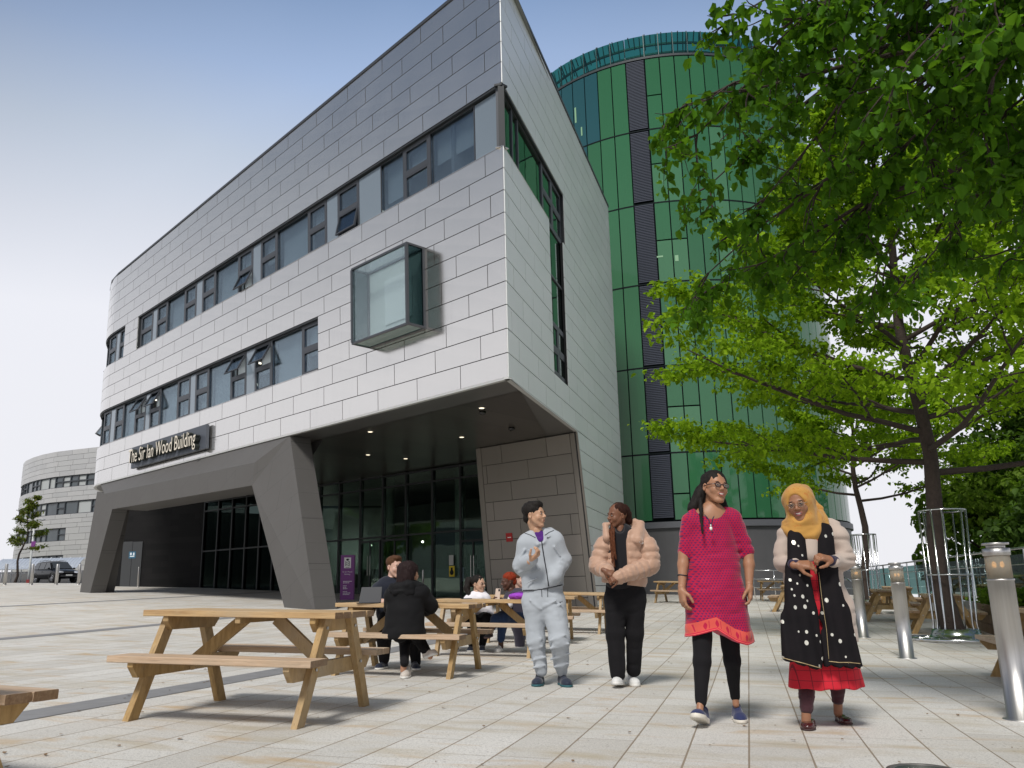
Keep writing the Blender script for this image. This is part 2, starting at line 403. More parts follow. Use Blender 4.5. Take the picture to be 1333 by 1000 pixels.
# side cladding (upper part) with the L-shaped window left out
def ivS(r,z0,z1):
    if r in(10,11,12):return [(6.8,15.92)]
    if 2<=r<=9:return [(.02,4.68),(6.52,15.92)]
    return [(.02,15.92)]
mb=MB()
rowsS=[(a,b) for a,b in ROW]
panels(mb,Q,rowsS,ivS)
bpart('side_cladding',mb,MCS)
# parapet capping
mb=MB();slab(mb,P,-.03,END,RZ,RZ+.10,-.5,.03,0,34);slab(mb,Q,-.03,15.95,RZ,RZ+.10,-.5,.03)
bpart('parapet_capping',mb,M_FRAME)
# sill drip trim at soffit edge
mb=MB();slab(mb,P,-.02,END,S-.05,S,-.10,.02,0,34);slab(mb,Q,-.02,7.47,S-.05,S,-.10,.02)
bpart('soffit_edge_trim',mb,mat('bright_trim',(.6,.6,.58),.4,.5))
# ---- ribbon windows
def bar(mb,f,s0,s1,z0,z1,o0,o1,mi=0):slab(mb,f,s0,s1,z0,z1,o0,o1,mi)
def tiltpane(f,s0,s1,z0,z1,ang,o):
    # top-hung sash swung out at the bottom
    dz=z1-z0;a=rad(ang)
    def g(s,z,oo=0.):
        l=z1-z;return f(s,z1-l*math.cos(a)-math.sin(a)*0,o+l*math.sin(a)+oo)
    return g
def window(kind,f,s0,s1,z0,z1,o=-.13,blind=0,tilt=None,parent=None,glass=None):
    glass=glass or M_GLASS
    if kind=='s':
        mb=MB();bar(mb,f,s0+.012,s1-.012,z0+.03,z1-.03,o-.03,o+.02);return bpart('spandrel_panel',mb,M_SPAN)
    w=.035 if kind=='g' else .075
    mb=MB()
    bar(mb,f,s0,s0+w,z0,z1,o-.08,o+.03);bar(mb,f,s1-w,s1,z0,z1,o-.08,o+.03)
    bar(mb,f,s0+w,s1-w,z0,z0+w,o-.08,o+.03);bar(mb,f,s0+w,s1-w,z1-w,z1,o-.08,o+.03)
    zm=(z0+z1)/2
    if kind=='o':bar(mb,f,s0+w,s1-w,zm-.06,zm+.06,o-.08,o+.035)
    fr=bpart('window',mb,M_FRAME)
    if kind=='g':
        mb=MB();bar(mb,f,s0+w,s1-w,z0+w,z1-w,o-.02,o-.008);bpart('pane',mb,glass,fr)
    else:
        for lo,(a,b) in enumerate(((z0+w,zm-.06),(zm+.06,z1-w))):
            g=f;oo=o
            if tilt and tilt[0]==lo:g=tiltpane(f,s0,s1,a,b,tilt[1],o);oo=0
            mb=MB();bw=.05
            bar(mb,g,s0+w,s0+w+bw,a,b,oo-.03,oo+.03);bar(mb,g,s1-w-bw,s1-w,a,b,oo-.03,oo+.03)
            bar(mb,g,s0+w+bw,s1-w-bw,a,a+bw,oo-.03,oo+.03);bar(mb,g,s0+w+bw,s1-w-bw,b-bw,b,oo-.03,oo+.03)
            bpart('sash',mb,M_FRAME,fr)
            mb=MB();bar(mb,g,s0+w+bw,s1-w-bw,a+bw,b-bw,oo-.01,oo+.002);bpart('pane',mb,glass,fr)
    if not blind and kind!='s' and f is P and s0>8:blind=random.choice((.96,.96,.6,.96))
    if blind:
        mb=MB();bar(mb,f,s0+w,s1-w,z1-w-(z1-z0-2*w)*blind,z1-w,o-.22,o-.215);bpart('roller_blind',mb,M_BLIND)
    return fr
U0,U1=S+6,S+7.8
up=[('s',.09,1.17),('g',1.17,3.05,.55),('o',3.05,4.24,.5),('g',4.24,5.38,.75),('s',5.38,6.51),('o',6.51,7.71,0,(0,12)),('s',7.71,8.34),('o',8.34,9.47,.5),('g',9.47,11.55),('o',11.55,12.72),('s',12.72,13.3),('o',13.3,14.43,0,(0,22)),('g',14.43,16.36),('o',16.36,17.53),('s',17.53,18.06),('o',18.06,19.19),('g',19.19,20.96),('o',20.96,22.07),('s',22.07,22.5),('o',22.5,23.9)]
for d in up:window(d[0],P,d[1],d[2],U0,U1-.06,blind=d[3] if len(d)>3 else 0,tilt=d[4] if len(d)>4 else None)
for d in [('o',25.68,26.5),('s',26.5,26.9),('o',26.9,28.0),('g',28.0,29.2),('g',29.2,30.4),('g',30.4,31.6),('g',31.6,32.8)]:window(d[0],P,d[1],d[2],U0,U1-.06)
L0,L1=S+1.8,S+3.6
lo=[('o',8.78,9.86),('g',9.86,11.88),('o',11.88,13.08,0,(1,26)),('s',13.08,13.71),('o',13.71,14.89,0,(1,26)),('g',14.89,16.72),('o',16.72,17.89),('s',17.89,18.34),('o',18.34,19.52),('g',19.52,21.22),('o',21.22,22.3,0,(1,26)),('s',22.3,22.75),('o',22.75,23.9,0,(1,26)),('g',23.9,25.28),('o',25.28,26.3),('s',26.3,26.8),('o',26.8,27.9),('g',27.9,29.2),('g',29.2,30.3,0),('o',30.3,31.3,0,(1,30)),('g',31.3,32.6)]
for d in lo:window(d[0],P,d[1],d[2],L0,L1-.06,blind=d[3] if len(d)>3 else 0,tilt=d[4] if len(d)>4 else None)
# dark head reveals and jambs
mb=MB()
for a,b,z in ((0.03,24.0,U1),(25.64,33,U1),(8.76,33,L1)):
    mb=MB();slab(mb,P,a,b,z-.06,z-.003,-.22,-.015,0,int((b-a)));bpart('window_head',mb,M_DARKRV)
for s,z0,z1 in ((24.0,U0,U1),(25.62,U0,U1),(8.74,L0,L1)):mb=MB();slab(mb,P,s-.03,s+.03,z0,z1-.07,-.22,-.02);bpart('window_jamb',mb,M_DARKRV)
mb=MB();slab(mb,Q,.03,6.8,U1-.06,U1-.003,-.22,-.015);bpart('window_head',mb,M_DARKRV)
mb=MB();slab(mb,Q,6.77,6.82,S+1.25,U1-.07,-.22,-.015);bpart('window_jamb',mb,M_DARKRV)
mb=MB()
# corner post
mb.box((-.19,19.5,U0),(-.03,19.68,U1-.07))
bpart('corner_post',mb,M_DARKRV)
for a,b,z in ((0.03,24.0,U0),(25.64,33,U0),(8.76,33,L0)):mb=MB();slab(mb,P,a,b,z-.004,z+.012,-.22,.01,0,int((b-a)));bpart('window_sill',mb,MC)
mb=MB();slab(mb,Q,.03,4.7,U0-.004,U0+.012,-.22,.01);bpart('window_sill',mb,MC)
# rooms behind
mb=MB()
for z0,z1,a,b in ((U0-.5,U1+.2,2.3,33),(L0-.5,L1+.2,8.9,33)):
    mb=MB();n=int((b-a)/1)
    slab(mb,P,a,b,z0,z1,-2.65,-2.6,0,n);slab(mb,P,a,b,z1,z1+.05,-2.6,-.22,1,n);slab(mb,P,a,b,z0-.05,z0,-2.6,-.22,0,n)
    for s in [a+4.2*i for i in range(1,6)]:slab(mb,P,s,s+.08,z0,z1,-2.55,-.4,0)
    slab(mb,P,a-.1,a,z0,z1,-2.6,-.25,0)
    if a<5:slab(mb,P,.75,2.3,U0-.5,U1+.2,-.95,-.9);slab(mb,P,.9,2.3,U1+.2,U1+.25,-.9,-.22,1)
    bpart('interior_rooms',mb,[M_ROOM,M_CEIL])
for s,z in ((3.0,U1),(10.4,L1),(15.7,L1),(2.6,U1),(24.6,L1)):
    mb=MB();slab(mb,P,s,s+.09,z+.16,z+.19,-2.1,-1.0);bpart('light_tube',mb,M_TUBE)
# ---- side L-shaped window (green tinted)
for k,(a,b) in enumerate(((.12,1.2),(1.2,1.75),(1.75,4.3))):window('g',Q,a,b,U0,U1-.06,glass=M_GLASSG)
for a,b in ((4.3,5.5),(5.5,6.75)):window('o',Q,a,b,U0,U1-.06,glass=M_GLASSG)
zz=[U0,S+4.4,S+2.9,S+1.3]
window('g',Q,4.72,6.75,zz[1],zz[0],glass=M_GLASSG);window('g',Q,4.72,6.75,zz[2],zz[1],glass=M_GLASSG)
window('o',Q,4.72,5.75,zz[3],zz[2],glass=M_GLASSG);window('o',Q,5.75,6.75,zz[3],zz[2],glass=M_GLASSG)
mb=MB();slab(mb,Q,.75,7.2,S+.6,U1+.2,-.65,-.6);bpart('interior_rooms',mb,mat('side_room_wall',(.06,.075,.075),.9))
# ---- projecting glass box
M_GLASSBS=glassmat('glass_box_side_glass',(.6,.7,.7),.12,trans=(.30,.38,.38));s0,s1,z0,z1,oo=3.22,5.9,7.65,10.0,.62  # box side glass tinted darker to stand in for the dark view it mirrors
mb=MB()
for s in (s0,s1-.06):
    for o in (0,oo-.06):slab(mb,P,s-.0,s+.075,z0+.06,z1-.06,o,o+.075)
for z in (z0,z1-.06):
    slab(mb,P,s0,s1,z,z+.06,oo-.06,oo);slab(mb,P,s0,s0+.06,z,z+.06,0,oo-.06);slab(mb,P,s1-.06,s1,z,z+.06,0,oo-.06)
    slab(mb,P,s0+.06,s1-.06,z,z+.06,0.0,.06)
gb=bpart('glass_box_window',mb,M_FRAME)
M_GLASSB=glassmat('glass_box_glass',(.92,.95,.96),.34,trans=(.88,.92,.92))
for nm,(a,b,c,d,e,g) in (('pane',(s0+.06,s1-.06,z0+.06,z1-.06,oo-.035,oo-.02)),('pane',(s0+.02,s0+.035,z0+.06,z1-.06,.06,oo-.06)),('pane',(s1-.035,s1-.02,z0+.06,z1-.06,.06,oo-.06)),('pane',(s0+.06,s1-.06,z1-.04,z1-.02,.06,oo-.06))):
    mb=MB();slab(mb,P,a,b,c,d,e,g);bpart(nm,mb,M_GLASSB if b-a>1 else M_GLASSBS,gb)
mb=MB();slab(mb,P,s0+.06,s1-.06,z0+.02,z0+.04,.06,oo-.06);bpart('floor_pane',mb,mat('glass_box_floor',(.12,.20,.19),.2),gb)
# inner alcove seen through the box: pale lining with lighter centre
mb=MB();slab(mb,P,s0+.07,s1-.07,z0+.07,z1-.07,.004,.02);bpart('alcove_lining',mb,mat('alcove_grey',(.62,.66,.67),.6),gb)
mb=MB();slab(mb,P,s0+.55,s1-.85,z0+.5,z1-.5,.022,.05);bpart('alcove_panel',mb,mat('alcove_light',(.72,.76,.78),.5),gb)
# ---- soffit
g0=Vector((-1.48,32.51,0));g1=Vector((-9.09,38.67,0));gd=(g1-g0).normalized();gn=Vector((gd.y,-gd.x,0))  # gn points back into the building? fixed below
if gn.y<0:gn=-gn
def pl(v,z):return Vector((v[0],v[1],z))
mb=MB()
poly=[pl(P(.0,S,-.1),S-.045),pl(Q(7.5,S,-.1),S-.045),pl(Q(16,S,-.1),S-.045),Vector((-3,50,S-.045)),Vector((-13,48,S-.045))]+[pl(P(s,S,-.1),S-.045) for s in (34,32.5,31,30,29,28,27.2)]
mb.add(poly,[tuple(range(len(poly)))],0)
bpart('soffit',mb,None or mat('soffit_edge_panel',(.16,.155,.15),.35,.6,var=.1))
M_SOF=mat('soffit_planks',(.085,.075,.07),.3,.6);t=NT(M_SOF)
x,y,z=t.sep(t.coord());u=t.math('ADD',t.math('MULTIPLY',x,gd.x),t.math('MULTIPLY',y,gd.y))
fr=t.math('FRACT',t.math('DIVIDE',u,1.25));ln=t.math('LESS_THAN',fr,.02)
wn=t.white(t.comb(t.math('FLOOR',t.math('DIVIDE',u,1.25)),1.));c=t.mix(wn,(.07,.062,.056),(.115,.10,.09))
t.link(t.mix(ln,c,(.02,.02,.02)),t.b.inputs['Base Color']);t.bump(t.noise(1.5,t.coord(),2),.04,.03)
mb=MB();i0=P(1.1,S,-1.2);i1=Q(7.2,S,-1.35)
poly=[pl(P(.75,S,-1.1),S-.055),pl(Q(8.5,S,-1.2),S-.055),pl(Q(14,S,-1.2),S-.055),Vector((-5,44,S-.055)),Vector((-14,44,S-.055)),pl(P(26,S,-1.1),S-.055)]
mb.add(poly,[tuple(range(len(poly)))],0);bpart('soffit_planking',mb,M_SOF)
M_DL=emis('lit_downlight',(1,.85,.6),1.6)
for (u,v) in ((627,531),(601,569),(482,562),(479,592),(528,597)):
    p=atz(u,v,S-.06);mb=MB();mb.lathe([(.10,0),(.10,-.012),(.075,-.012)],(p.x,p.y,S-.056),20);f=bpart('downlight',mb,mat('downlight_rim',(.5,.5,.5),.3,.8) if 'downlight_rim' not in bpy.data.materials else bpy.data.materials['downlight_rim'])
    mb=MB();mb.lathe([(.07,-.014),(.07,-.018)],(p.x,p.y,S-.056),16);bpart('lamp',mb,M_DL,f)
for (u,v) in ((628,536),(666,557)):
    p=atz(u,v,S-.06);mb=MB();mb.lathe([(.10,0),(.10,-.05),(.06,-.09),(0.01,-.1)],(p.x,p.y,S-.056),18);bpart('ceiling_camera_dome',mb,mat('dome_black',(.01,.01,.01),.1))
# ---- stone frame: near leg, beam, far leg
M_STONE=mat('dark_granite_cladding',(.115,.11,.108),.55,0,.4);t=NT(M_STONE)
sp=t.noise(140,t.coord(),3,.7);bg2=t.noise(1.2,t.coord(),5,.6)
x,y,z=t.sep(t.coord());u=t.math('ADD',t.math('MULTIPLY',x,-.717),t.math('MULTIPLY',y,.697))
dd=t.math('ADD',t.math('MULTIPLY',u,.55),z);row=t.math('FLOOR',t.math('DIVIDE',dd,.95));l1=t.math('LESS_THAN',t.math('FRACT',t.math('DIVIDE',dd,.95)),.008)
ee=t.math('DIVIDE',t.math('ADD',t.math('MULTIPLY',u,1.),t.math('MULTIPLY',row,.7)),1.3);l2=t.math('LESS_THAN',t.math('FRACT',ee),.006)
c=t.mix(sp,(.072,.070,.068),(.130,.124,.120));c=t.mix(t.ramp(bg2,[(.35,.25),(.7,0)]),c,(.08,.075,.07));c=t.mix(t.math('MULTIPLY',t.math('MAXIMUM',l1,l2),.7),c,(.03,.03,.03))
t.link(c,t.b.inputs['Base Color']);t.bump(sp,.2,.003)
pb=Vector((B0[0],B0[1],0));pd=(Vector((B1[0],B1[1],0))-pb).normalized();pn=Vector((pd.y,-pd.x,0))
if pn.y<0:pn=-pn   # inward (away from camera)
def onp(u,v,off=0):
    r=Vector(ray(u,v));nn=pn;p0=pb+pn*off;tt=nn.dot(p0)/nn.dot(Vector((r.x,r.y,0)));return Vector((0,0,H))+r*tt
th=pn*1.15
mb=MB()
PR=-.42
la=onp(331.6,602,PR);lb=onp(328,632,PR);lc=onp(372.5,800,PR);ld=onp(411,800,PR);lt=onp(377.5,569,.02);lt.z=S-.055
fr_=[la,lb,lc,ld,lt];bk_=[p+pn*.72 for p in fr_];bk_[0].z=bk_[4].z=S-.06
mb.add(fr_+bk_,[(0,1,2,3,4),(9,8,7,6,5),(1,0,5,6),(2,1,6,7),(3,2,7,8),(4,3,8,9),(0,4,9,5)]);bpart('near_leg',mb,M_STONE)
a,b=la,lb;c,d=onp(146,663,PR),onp(136,643,PR)
t0=lt.copy();t1=onp(131,632,.02);t1.z=S-.055
mb=MB()
bb=[b+pn*1.4,c+pn*1.4]
mb.add([a,b,c,d,t0,t1,bb[0],bb[1],t0+pn*1.2,t1+pn*1.2],[(0,3,2,1),(0,4,5,3),(1,2,7,6),(6,7,9,8),(2,3,5,9,7)],0)
bpart('beam',mb,M_STONE)
mb=MB();fl=[onp(126.5,640,PR),onp(104,765.5,PR),onp(117,765.5,PR),onp(146,663,PR),onp(136,643,PR)]
for q in (1,2):fl[q].z-=.35
mb.prism(fl,pn*.6)
fl2=[onp(128,646,.2),onp(108,765.5,.2),onp(132.5,766,.2),onp(153,663,.2)]
for q in (1,2):fl2[q].z-=.35
mb.prism(fl2,pn*.5);bpart('far_leg',mb,M_STONE)
# metal strip in the leg reveal
# ---- brown pier
M_BROWN=[mat_clad('bronze_panel',(.27,.245,.215),.4,.3),mat_clad('bronze_panel_b',(.30,.27,.24),.42,.3)]
bt0=Vector((-1.32,29.44,S-.06));bt1=Vector((2.02,26.61,S-.06));bd=(bt1-bt0).normalized();bn=Vector((bd.y,-bd.x,0))
if bn.y<0:bn=-bn
wl=(bt1-bt0).length;ln=.5/(S-.2)
def BW(a,z,o=0):
    p=bt0+bd*(a+(S-z)*ln)-bn*o;return Vector((p.x,p.y,z))
mb=MB();mb.prism([BW(0,S-.06,-.03),BW(wl-.25,S-.06,-.03),BW(wl-.25,-.5,-.03),BW(0,-.5,-.03)],SDv*1.5);bpart('pier_core',mb,M_BACK)
mb=MB()
for e0,e1 in ((0,.22),(wl-.3,wl)):
    mb.hexa([BW(e0,-.5,0),BW(e1,-.5,0),BW(e1,-.5,-.03),BW(e0,-.5,-.03),BW(e0,S-.07,0),BW(e1,S-.07,0),BW(e1,S-.07,-.03),BW(e0,S-.07,-.03)],0)
zt=S-.07;r=0
while zt>-.2:
    z0=zt-.635
    cs=[.235]+sorted({0:[1.15,3.1],1:[.42,2.25],2:[1.45,3.35],3:[.6,2.5],4:[1.7,3.75],5:[.8,2.7],6:[1.3,3.0],7:[.5,2.2],8:[1.6,3.6]}[r%9])+[wl-.31]
    cs=[c for c in cs if c<=wl-.31]
    for c,d in zip(cs[:-1],cs[1:]):
        if d-c<.05:continue
        g=.009;t_=[random.uniform(-.003,.003) for _ in range(4)]
        mb.hexa([BW(c+g,z0+g,t_[0]),BW(d-g,z0+g,t_[1]),BW(d-g,z0+g,-.03),BW(c+g,z0+g,-.03),BW(c+g,zt-g,t_[2]),BW(d-g,zt-g,t_[3]),BW(d-g,zt-g,-.03),BW(c+g,zt-g,-.03)],random.choice((0,1)))
    zt=z0;r+=1
bpart('bronze_pier_cladding',mb,M_BROWN)
# lower side wall: a slightly twisted plane from the leaning pier edge back to the far corner
def SLW(m,z,o=0):
    e=BW(wl,min(z,S),0);q=Q(15.92,z);L_=(q-e).length;return e+(q-e)*(m/L_)+SDn*o
mb=MB();zr=S-.003;r=0
while zr>-.1:
    z0=zr-.6
    L_=(Q(15.92,z0)-BW(wl,z0,0)).length
    cuts=list(((1.2,3.0,4.9,6.8),(2.1,4.0,5.9,7.6),(.7,2.5,4.4,6.2))[r%3])
    cuts=[.005]+cuts+[L_-.01]
    for c,d in zip(cuts[:-1],cuts[1:]):
        g=.011;d1=d-g
        mb.hexa([SLW(c+g,z0+g),SLW(d1,z0+g),SLW(d1,z0+g,-.03),SLW(c+g,z0+g,-.03),SLW(c+g,zr-g),SLW(d1,zr-g),SLW(d1,zr-g,-.03),SLW(c+g,zr-g,-.03)],random.choice((0,1,2)))
    zr=z0;r+=1
bpart('lower_side_cladding',mb,MCS)
mb=MB();n=12
for i in range(n):
    za=-.5+(S-.01+.5)*i/n;zb=-.5+(S-.01+.5)*(i+1)/n
    for k in range(6):
        f0=lambda m,z,o:BW(wl,min(z,S),0).lerp(Q(15.9,z),m)+SDn*o
        a_,b_=.003+k/6.02,.003+(k+1)/6.02
        mb.hexa([f0(a_,za,-.034),f0(b_,za,-.034),f0(b_,za,-.10),f0(a_,za,-.10),f0(a_,zb,-.034),f0(b_,zb,-.034),f0(b_,zb,-.10),f0(a_,zb,-.10)])
bpart('lower_side_backing',mb,M_BACK)
p=BW(.95,2.55,.005);mb=MB()
q0=BW(1.05,2.42,.01);q1=BW(1.32,2.42,.01);q2=BW(1.32,2.7,.01);q3=BW(1.05,2.7,.01)
mb.prism([q0,q1,q2,q3],-bn*.015);pp=bpart('fire_hydrant_sign',mb,mat('red_sign',(.45,.02,.02),.5))
mb=MB();mb.prism([q0+bd*.06+Vector((0,0,.12))-bn*.018,q1-bd*.06+Vector((0,0,.12))-bn*.018,q1-bd*.06+Vector((0,0,.15))-bn*.018,q0+bd*.06+Vector((0,0,.15))-bn*.018],-bn*.004);bpart('sign_text_bar',mb,mat('sign_white',(.8,.8,.8),.5),pp)
# ---- entrance glazing
def G(a,z,o=0):
    p=g0+gd*a-gn*o;return Vector((p.x,p.y,z))
def ga(u,v=650):
    r=ray(u,v);n=Vector((gn.x,gn.y));return (Vector((0,0,H))+Vector(r)*(n.dot(Vector((g0.x,g0.y)))/n.dot(Vector((r[0],r[1]))))-g0).dot(gd)
mull=[ga(u) for u in (642,599.7,563.4,529,499,470,442.6,417,396,377,358,340,322,304,286,268)]
zg=.1;mb=MB();mullx=sorted(mull)
for a in mullx:slab(mb,G,a-.045,a+.045,zg,S-.06,-.12,.05)
for a,b in zip(mullx[:-1],mullx[1:]):
    for z in (S-.13,5.15,3.12,zg+.45):slab(mb,G,a+.046,b-.046,z-.035,z+.035,-.10,.04)
cw=bpart('entrance_glazing',mb,M_DARKRV)
for a,b in zip(mullx[:-1],mullx[1:]):
    mb=MB()
    for z0,z1 in ((zg+.48,3.085),(3.155,5.115),(5.185,S-.165)):slab(mb,G,a+.046,b-.046,z0,z1,-.03,-.015)
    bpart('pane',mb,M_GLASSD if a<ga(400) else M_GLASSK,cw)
def door(a,b,zt):
    gz_=gf(*(G(a,0).xy))
    mb=MB();w_=.06
    slab(mb,G,a,a+w_,gz_,zt,.05,.11);slab(mb,G,b-w_,b,gz_,zt,.05,.11);slab(mb,G,a+w_,b-w_,zt-.08,zt,.05,.11);slab(mb,G,a+w_,b-w_,gz_,gz_+.12,.05,.11)
    slab(mb,G,(a+b)/2-.03,(a+b)/2+.03,gz_+.12,zt-.08,.05,.11)
    d_=bpart('entrance_door',mb,M_DARKRV)
    mb=MB();slab(mb,G,a+w_,b-w_,gz_+.12,zt-.08,.07,.08);bpart('pane',mb,M_GLASSD,d_)
    for s_ in (-.09,.06):
        mb=MB();slab(mb,G,(a+b)/2+s_,(a+b)/2+s_+.03,gz_+.8,gz_+1.6,.13,.16);bpart('handle',mb,mat('steel_handle',(.6,.6,.6),.25,1) if 'steel_handle' not in bpy.data.materials else bpy.data.materials['steel_handle'],d_)
door(ga(634),ga(601),2.75);door(ga(533),ga(500),3.0);door(ga(498),ga(472),3.0)
# interior of the foyer
mb=MB()
fp=[G(-.6,0,-.3),G(4,0,-10),G(22,0,-10),G(24,0,-.3)]
for a,b in zip(fp[:-1],fp[1:]):
    n=Vector((b.y-a.y,-(b.x-a.x),0)).normalized()*.08
    mb.prism([Vector((a.x,a.y,0)),Vector((b.x,b.y,0)),Vector((b.x,b.y,S-.1)),Vector((a.x,a.y,S-.1))],n)
mb.prism([Vector((q.x,q.y,.42)) for q in fp],(0,0,.05),0)
bpart('foyer_shell',mb,mat('foyer_walls',(.26,.28,.26),.7,var=.5,vscale=.5))
M_COLM=mat('pale_column',(.45,.50,.46),.5)
for a in (ga(570),ga(478),ga(350),ga(604)-.4):
    mb=MB();p=G(a,0,-1.3);mb.tube([(p.x,p.y,.2),(p.x,p.y,S-.1)],.22,16);bpart('foyer_column',mb,M_COLM)
for (a,z) in ((ga(495),3.0),(ga(428),3.0),(ga(607),2.9)):
    mb=MB();p=G(a,z,-2.5);mb.ell((p.x,p.y,z),(.05,.05,.05),10);bpart('foyer_lamp',mb,emis('foyer_lamp_glow',(1,.95,.85),9) if 'foyer_lamp_glow' not in bpy.data.materials else bpy.data.materials['foyer_lamp_glow'])
rr=random.Random(5)
for k in range(16):
    a=rr.uniform(0,13);z=rr.uniform(.5,2.2);d=rr.uniform(1.5,7);w_=rr.uniform(.4,1.6);h_=rr.uniform(.3,1.6)
    c=rr.choice([(.25,.24,.2),(.12,.16,.12),(.3,.2,.08),(.15,.15,.16),(.35,.36,.33)])
    mb=MB();slab(mb,G,a,a+w_,.55,.55+h_,-d-.3,-d);bpart('foyer_furniture',mb,mat('foyer_item',c,.7))
# frosted balustrade band inside right bays
mb=MB();slab(mb,G,ga(641),ga(531),.55,1.75,-1.0,-.98);bpart('frosted_screen',mb,mat('frosted',(.30,.33,.33),.5))
# yellow door-button sign, notices
for (u0,u1,v0,v1,c,nm) in ((585.5,592.5,737,751,(.75,.55,.02),'yellow_notice'),(585.5,591,723,736,(.55,.55,.52),'paper_notice'),(601.5,604.5,739,757,(.45,.38,.6),'door_sticker')):
    a0,a1=ga(u0),ga(u1);z0_=onz(u0,v1) if 0 else None
    r=ray(u0,v1);n=gn;tt=n.dot(g0)/n.dot(Vector((r[0],r[1],0)));z0_=H+r[2]*tt;r=ray(u0,v0);tt=n.dot(g0)/n.dot(Vector((r[0],r[1],0)));z1_=H+r[2]*tt
    mb=MB();slab(mb,G,a0,a1,z0_,z1_,.052,.06);o=bpart(nm,mb,mat(nm,c,.5))
    if nm[0]=='y':
        mb=MB();am=(a0+a1)/2;zm_=z0_+(z1_-z0_)*.4
        ring=[G(am+.1*math.cos(t_),zm_+.1*math.sin(t_),.064) for t_ in [i*math.pi/8 for i in range(16)]]
        mb.prism(ring,-gn*.004);slab(mb,G,am-.05,am+.05,z1_-.16,z1_-.06,.062,.067);bpart('symbol',mb,M_BACK,o)
# ---- dark stone wall of the undercroft, with service door
w0=G(ga(266),0);w1=gi(150,763.5);wd=(w1-w0);wd.z=0;wL=wd.length;wd.normalize();wn=Vector((wd.y,-wd.x,0))
if wn.y<0:wn=-wn
def W(a,z,o=0):
    p=w0+wd*a-wn*o;return Vector((p.x,p.y,z))
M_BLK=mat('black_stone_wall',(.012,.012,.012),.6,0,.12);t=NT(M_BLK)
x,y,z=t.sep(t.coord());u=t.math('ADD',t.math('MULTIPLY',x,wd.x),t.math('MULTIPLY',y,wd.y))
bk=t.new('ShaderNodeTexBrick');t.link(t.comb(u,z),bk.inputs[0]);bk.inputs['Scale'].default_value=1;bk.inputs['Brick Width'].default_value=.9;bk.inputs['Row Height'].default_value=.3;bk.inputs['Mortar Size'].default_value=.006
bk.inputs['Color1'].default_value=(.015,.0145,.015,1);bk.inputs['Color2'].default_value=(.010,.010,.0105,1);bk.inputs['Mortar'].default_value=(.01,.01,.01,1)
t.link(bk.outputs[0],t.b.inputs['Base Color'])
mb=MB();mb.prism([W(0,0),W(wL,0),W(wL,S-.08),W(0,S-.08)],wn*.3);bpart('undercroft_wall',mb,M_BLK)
def wa(u,v=745):
    r=ray(u,v);return (Vector((0,0,H))+Vector(r)*(wn.dot(Vector((w0.x,w0.y,0)))/wn.dot(Vector((r[0],r[1],0))))-w0).dot(wd)
da,db=wa(183.5),wa(158)
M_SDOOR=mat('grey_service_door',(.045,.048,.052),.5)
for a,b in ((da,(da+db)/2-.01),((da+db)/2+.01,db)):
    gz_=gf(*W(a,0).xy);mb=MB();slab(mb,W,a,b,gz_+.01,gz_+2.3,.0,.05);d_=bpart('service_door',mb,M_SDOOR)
    if a==da:
        mb=MB();slab(mb,W,a+.35,a+.75,gz_+1.45,gz_+1.8,.052,.06);bpart('door_sign',mb,mat('blue_sign',(.03,.12,.2),.5),d_)
        mb=MB();slab(mb,W,a+.42,a+.68,gz_+1.53,gz_+1.58,.061,.064);slab(mb,W,a+.42,a+.50,gz_+1.60,gz_+1.74,.061,.064);slab(mb,W,a+.58,a+.68,gz_+1.62,gz_+1.74,.061,.064);bpart('door_sign_mark',mb,mat('sign_white2',(.7,.75,.8),.5),d_)
# rear and far end closing walls (plain cladding)
mb=MB();pts=[P(END,S,-.1),Vector((-12,49,0)),Vector((-2,51,0)),Vector((1.6,44,0)),Q(15.92,0,-.02)]
for a,b in zip(pts[:-1],pts[1:]):
    lo_=S-.05 if a is pts[0] else -.5
    n=Vector((b.y-a.y,-(b.x-a.x),0)).normalized()*.1
    mb.prism([Vector((a.x,a.y,lo_)),Vector((b.x,b.y,lo_)),Vector((b.x,b.y,RZ)),Vector((a.x,a.y,RZ))],n)
bpart('rear_wall',mb,MC[0])
mb=MB();poly=[pl(P(s,RZ,-.3),RZ-.2) for s in (0,10,20,27.2,29,31,33,35.5)]+[Vector((-12,49,RZ-.2)),Vector((-2,51,RZ-.2)),Vector((1.6,44,RZ-.2)),pl(Q(15.9,0,-.3),RZ-.2)]
mb.add(poly,[tuple(range(len(poly)))[::-1]],0);bpart('roof',mb,mat('roof_membrane',(.3,.3,.3),.9))
# ================================================================ green glass tower
TC=Vector((9.35,47.3,0));TR=8.42
TW=empty('glass_tower',(TC.x,TC.y,gf(TC.x,TC.y)),0,'round green glass tower with a dark louvred stripe behind the silver building','tower')
TI=Matrix.Translation(-Vector(TW.location))
def tpart(name,mb,mats,parent=None):
    o=mb.build(name,mats,parent or TW)
    if parent is None:o.matrix_parent_inverse=TI
    return o
def Tc(a,z,o=0.):
    r=TR+o;return Vector((TC.x+r*math.cos(rad(a)),TC.y+r*math.sin(rad(a)),z))
LV=[3.77,6.87,11.03,15.2,19.4,23.45,27.5]
def mat_green(nm,c):
    m=mat(nm,c,.06,0,.55);t=NT(m)
    f=t.noise(.5,t.coord(),4,.5);t.link(t.mix(f,[x*.96 for x in c],[x*1.04 for x in c]),t.b.inputs['Base Color'])
    return m
MG=[mat_green('green_glass_a',(.034,.138,.062)),mat_green('green_glass_b',(.032,.132,.060)),mat_green('green_glass_c',(.036,.145,.065)),mat_green('green_glass_light',(.06,.18,.09))]
M_TVIS=mat_green('teal_vision_glass',(.02,.085,.10))
angs=[-104.4];
while angs[-1]<20:angs.append(angs[-1]+5.1)
